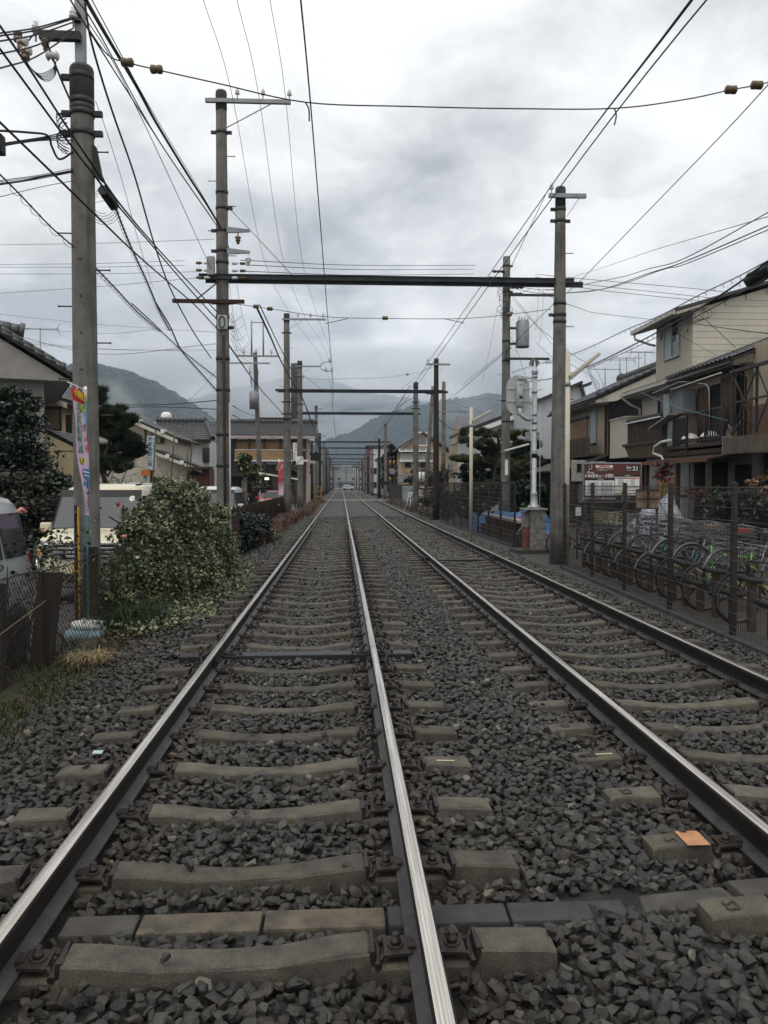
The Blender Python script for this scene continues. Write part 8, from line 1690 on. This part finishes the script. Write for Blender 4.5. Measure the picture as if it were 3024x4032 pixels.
def vp(x,y,Y): return PY(*cr('V',x,y),Y)
cr_=[]
for vx,vy,rx,rz in ((222,862,.22,.35),(245,900,.45,.25),(228,930,.5,.3),(275,915,.35,.2),(262,955,.6,.3),(235,985,.55,.3),(285,975,.4,.25),(250,1010,.5,.25),(218,1010,.4,.3)):
    c_=vp(vx,vy,24); cr_.append((c_.x,24+random.uniform(-.4,.4),c_.z,rx,rx,rz))
pine('dark pine tree standing right of the big concrete pole',vp(232,1000,24).x,24,vp(0,860,24).z,cr_,pin,5,nd=.24,n=7000,tr=.1)
cr_=[]
for vx,vy,rx,rz in ((1040,935,1.3,.22),(1090,945,1.3,.25),(1020,962,1.1,.22),(1070,975,1.2,.25),(1125,965,.9,.3),(1010,995,1.0,.25),(1055,1005,1.2,.3),(1100,1010,1.2,.35),(1140,1000,.7,.3),(1120,1040,1.0,.35),(1085,1042,1.0,.3)):
    c_=vp(vx,vy,39); cr_.append((c_.x,39+random.uniform(-.8,.8),c_.z,rx,rx*.8,rz))
pine('broad cloud pruned pine tree behind the farther mesh fence',vp(1075,1050,39).x,39,vp(0,930,39).z,cr_,piny,6,nd=.26,n=9000,tr=.16)
tree('tall dark evergreen behind the cloud pruned pine','evergreen_tree',8.6,44,4,[(7.6,44,2.2,1.6,1,1.3),(9.6,44,2.6,1.6,1,1.4),(11.3,44,2.0,1.2,1,1.3),(8.6,44,3.3,1.0,.8,.7)],cam_l,.14,n=15000,k=80,seed=51)
tree('dense dark garden shrubs beneath the cloud pruned pine','evergreen_shrub',7.5,36.5,1.9,[(6.0,36.5,.9,1.1,.8,1.0),(8.2,36.5,1.0,1.3,.8,1.1),(10.2,37,1.0,1.2,.8,1.1)],hdg,.12,n=14000,k=60,seed=8,cat='shrub')
t=thing('bare_plum_tree','bare branching plum tree between the wooden pole and the pine','bare tree',(5.9,43,-.07)); tp=branches(t,'branch',(5.75,43,-.07),1.7,3,.85,.09,bark,seed=12,levels=4,up=.35,kids=4)
t=thing('bare_plum_tree','low bare plum tree above the cream car roof','bare tree',(-5.6,21,-.07)); branches(t,'branch',(-5.6,21,-.07),1.35,3,1.0,.06,bark,seed=14,levels=4,up=.25,kids=4)
t=thing('bare_sapling','thin bare sapling before the vertical blue sign','bare tree',(-7.3,36,-.07)); branches(t,'branch',(-7.6,36,-.07),1.6,3,.7,.04,greyb,seed=15,levels=4,up=.6,kids=3)
tree('leafy sapling beside the pink banner','sapling',-5.0,47,2.6,[(-5.0,47,2.4,.8,.6,.7),(-4.5,47,1.7,.7,.5,.6),(-5.5,47,3.2,.5,.4,.4)],vmat('sapling_leaf',(.09,.10,.035),(.04,.06,.02),2,.5),.13,n=1300,k=30,tr=.04,seed=21)
tree('small leafy bush between the two concrete poles','bush',-3.4,60,2.6,[(-3.6,60,2.7,.7,.6,.5),(-3.9,60,2.0,.5,.5,.6)],vmat('fresh_leaf',(.07,.10,.03),(.04,.06,.02),2,.5),.14,n=1800,k=24,tr=.05,seed=22)
tree('dark evergreen column beside the sixth gantry right of the tracks','evergreen_tree',5.9,100,6,[(5.9,100,4.5,1.0,1.2,2.6),(6.1,101,2.2,1.4,1.2,2.0)],hdg,.3,n=5000,k=60,seed=23)
tree('clipped dark hedge behind the white garden wall','hedge',8.6,76,2.6,[(7.2,76,2.2,1.5,.8,.9),(9.6,76,2.3,1.6,.8,.9),(11.6,76,2.2,1.3,.8,.9)],hdg,.2,n=5000,k=60,seed=24,cat='hedge')
tree('yellow green flowering shrub at the foot of the pale pole','shrub',5.9,55,1.1,[(5.7,55,.5,.8,.6,.6),(6.6,56,.4,.7,.6,.6)],vmat('mixed_shrub_leaf',(.12,.11,.04),(.05,.06,.025),2,.5),.12,n=2200,k=26,tr=.03,seed=25,cat='shrub')
tree('spiky grey green plant beside the dark wooden pole','shrub',6.6,48,1.0,[(6.4,48,.6,.7,.6,.6)],vmat('grey_green_leaf',(.08,.11,.06),(.04,.06,.035),2,.5),.25,n=500,k=10,tr=.03,seed=26,cat='shrub',elong=4)
# right edge plants
rm_=vmat('red_maple_leaf',(.13,.016,.018),(.05,.012,.012),3,.5)
for lab,vx,vy,Y,rx,rz,n in (('red leaved shrub in front of the bamboo screen',1432,1020,21.5,.36,.36,480),('crimson shrub behind the second row of bicycles',1605,1165,17.5,.34,.42,900),('dark red drooping branch above the silver sheet',1500,1065,20,.5,.2,260)):
    c_=vp(vx,vy,Y); tree(lab,'red_shrub',c_.x,Y,c_.z,[(c_.x,Y,c_.z,rx,rx,rz)],rm_,.055,n=n,k=16,tr=.025,seed=31+int(vx),cat='shrub')
c_=vp(1625,1085,16.5); tree('dark green bush crowding the right edge above the bicycles','evergreen_shrub',c_.x+.5,16.5,2.0,[(c_.x+.9,16.5,1.5,.9,.9,.7),(c_.x+.9,17,.8,.9,.8,.8),(c_.x+.5,18.4,1.1,.7,.8,.7)],hdg,.07,n=11000,k=70,seed=41,cat='shrub')
c_=vp(1640,1050,15.5); tree('orange brown leaved twig cluster at the right edge','autumn_shrub',c_.x+.3,15.5,2.0,[(c_.x+.2,15.5,c_.z,.35,.4,.42)],vmat('autumn_leaf',(.22,.13,.06),(.12,.07,.04),4,.5),.05,n=700,k=14,tr=.02,seed=42,cat='shrub')
# ================= hills =================
forest=mat('forest_hillside',(.050,.060,.034),.9,var=.6,vs=.05,col2=(.010,.016,.012)); 
fb=forest.node_tree; fn=fb.nodes.new('ShaderNodeTexNoise'); fn.inputs['Scale'].default_value=.09; fn.inputs['Detail'].default_value=6; fg=fb.nodes.new('ShaderNodeNewGeometry'); fb.links.new(fg.outputs['Position'],fn.inputs['Vector']); bpn=fb.nodes.new('ShaderNodeBump'); bpn.inputs['Distance'].default_value=14; fb.links.new(fn.outputs['Fac'],bpn.inputs['Height']); fb.links.new(bpn.outputs[0],fb.nodes['Principled BSDF'].inputs['Normal'])
def hill(name,D,prof,dep,step,rough_,seed):
    g_=np.random.default_rng(seed); X=[PY(x,y,D).x for x,y in prof]; Z=[PY(x,y,D).z for x,y in prof]; xs=np.arange(X[0],X[-1],step); zs=np.interp(xs,X,Z); nr=16; n=len(xs)
    lump=np.zeros(n)
    for f in (.012,.03,.07,.15): lump+=np.sin(xs*f*6.28+g_.uniform(0,6))*(.35/f**.5)
    V=[];
    for j in range(nr+6):
        t_=j/(nr); 
        if t_<=1: yy=D-dep+dep*t_; zz=zs*(math.sin(t_*PI/2)**1.15)
        else: yy=D+dep*(t_-1)*1.5; zz=zs*(1-(t_-1)*.9)
        jit=g_.normal(size=n)*rough_*(.35+.65*min(1,t_)); V.append(np.stack([xs,np.full(n,yy)+g_.normal(size=n)*3,zz+jit+lump*rough_*.25*min(1,t_)-1.2],1))
    V=np.concatenate(V); m_=MB(); m_.v=[tuple(v) for v in V]; R_=nr+6; m_.f=[(j*n+i,j*n+i+1,(j+1)*n+i+1,(j+1)*n+i) for j in range(R_-1) for i in range(n-1)]; m_.sm=[True]*len(m_.f); m_.mi=[0]*len(m_.f)
    o=struct(name,m_,forest); return o
hill('hill',1300,[(100,1850),(220,1740),(300,1600),(345,1490),(382,1440),(470,1455),(547,1473),(629,1513),(729,1568),(802,1613),(857,1660),(930,1730),(1060,1800),(1250,1850),(1400,1880)],520,2.6,1.5,1)
hill('hill',2000,[(900,1880),(1050,1840),(1180,1790),(1290,1735),(1367,1713),(1458,1659),(1549,1622),(1640,1600),(1750,1582),(1823,1572),(1900,1560),(2050,1575),(2250,1640),(2600,1700),(3100,1740),(3800,1800)],800,3.8,2.0,2)
hill('mountain',3300,[(-1500,1700),(0,1640),(500,1600),(800,1570),(1000,1520),(1150,1490),(1300,1500),(1420,1545),(1600,1570),(2000,1640),(3000,1700),(4500,1800)],900,7,3,3)
# ================= haze and mist =================
def volume(name,x0,x1,y0,y1,z0,z1,dens,col,noise_=None):
    m=MB(); m.box(x0,x1,y0,y1,z0,z1); mt=bpy.data.materials.new(name+'_volume'); mt.use_nodes=True; N3=mt.node_tree.nodes; N3.clear(); o=N3.new('ShaderNodeOutputMaterial'); v=N3.new('ShaderNodeVolumePrincipled'); v.inputs['Density'].default_value=dens; v.inputs['Color'].default_value=col+(1,); v.inputs['Anisotropy'].default_value=.2; mt.node_tree.links.new(v.outputs[0],o.inputs['Volume'])
    if noise_:
        L3=mt.node_tree.links; g3=N3.new('ShaderNodeNewGeometry'); mp=N3.new('ShaderNodeMapping'); mp.inputs['Scale'].default_value=noise_['sc']; mp.inputs['Location'].default_value=noise_['off']; L3.new(g3.outputs['Position'],mp.inputs[0]); t3=N3.new('ShaderNodeTexNoise'); t3.inputs['Scale'].default_value=1; t3.inputs['Detail'].default_value=4; t3.inputs['Roughness'].default_value=.6; t3.inputs['Distortion'].default_value=.6; L3.new(mp.outputs[0],t3.inputs['Vector'])
        r3=N3.new('ShaderNodeMapRange'); r3.inputs[1].default_value=noise_['lo']; r3.inputs[2].default_value=noise_['hi']; r3.inputs[3].default_value=0; r3.inputs[4].default_value=dens; L3.new(t3.outputs['Fac'],r3.inputs[0])
        s3=N3.new('ShaderNodeSeparateXYZ'); L3.new(g3.outputs['Position'],s3.inputs[0]); h3=N3.new('ShaderNodeMapRange'); h3.inputs[1].default_value=z0; h3.inputs[2].default_value=z0+(z1-z0)*.45; h3.inputs[3].default_value=noise_.get('low',0); h3.inputs[4].default_value=1; L3.new(s3.outputs['Z'],h3.inputs[0])
        mu=N3.new('ShaderNodeMath'); mu.operation='MULTIPLY'; L3.new(r3.outputs[0],mu.inputs[0]); L3.new(h3.outputs[0],mu.inputs[1]); L3.new(mu.outputs[0],v.inputs['Density'])
    ob=link(name,mesh(m,name,mt)); ob['kind']='stuff'; return ob
volume('haze',-2600,2600,-75,5100,-1.6,480,HAZE,(.60,.77,1.0))
volume('mist',-1300,-60,800,960,25,270,.010,(1,1,1),dict(sc=(.010,.006,.014),off=(2.6,0,.9),lo=.51,hi=.70,low=.1))
volume('mist',-1500,1400,2300,2500,60,400,.016,(1,1,1),dict(sc=(.0025,.002,.006),off=(.7,.3,.2),lo=.38,hi=.6,low=.0))
volume('mist',150,1400,1250,1380,70,330,.012,(1,1,1),dict(sc=(.005,.004,.010),off=(1.7,1.3,.2),lo=.48,hi=.68,low=.0))
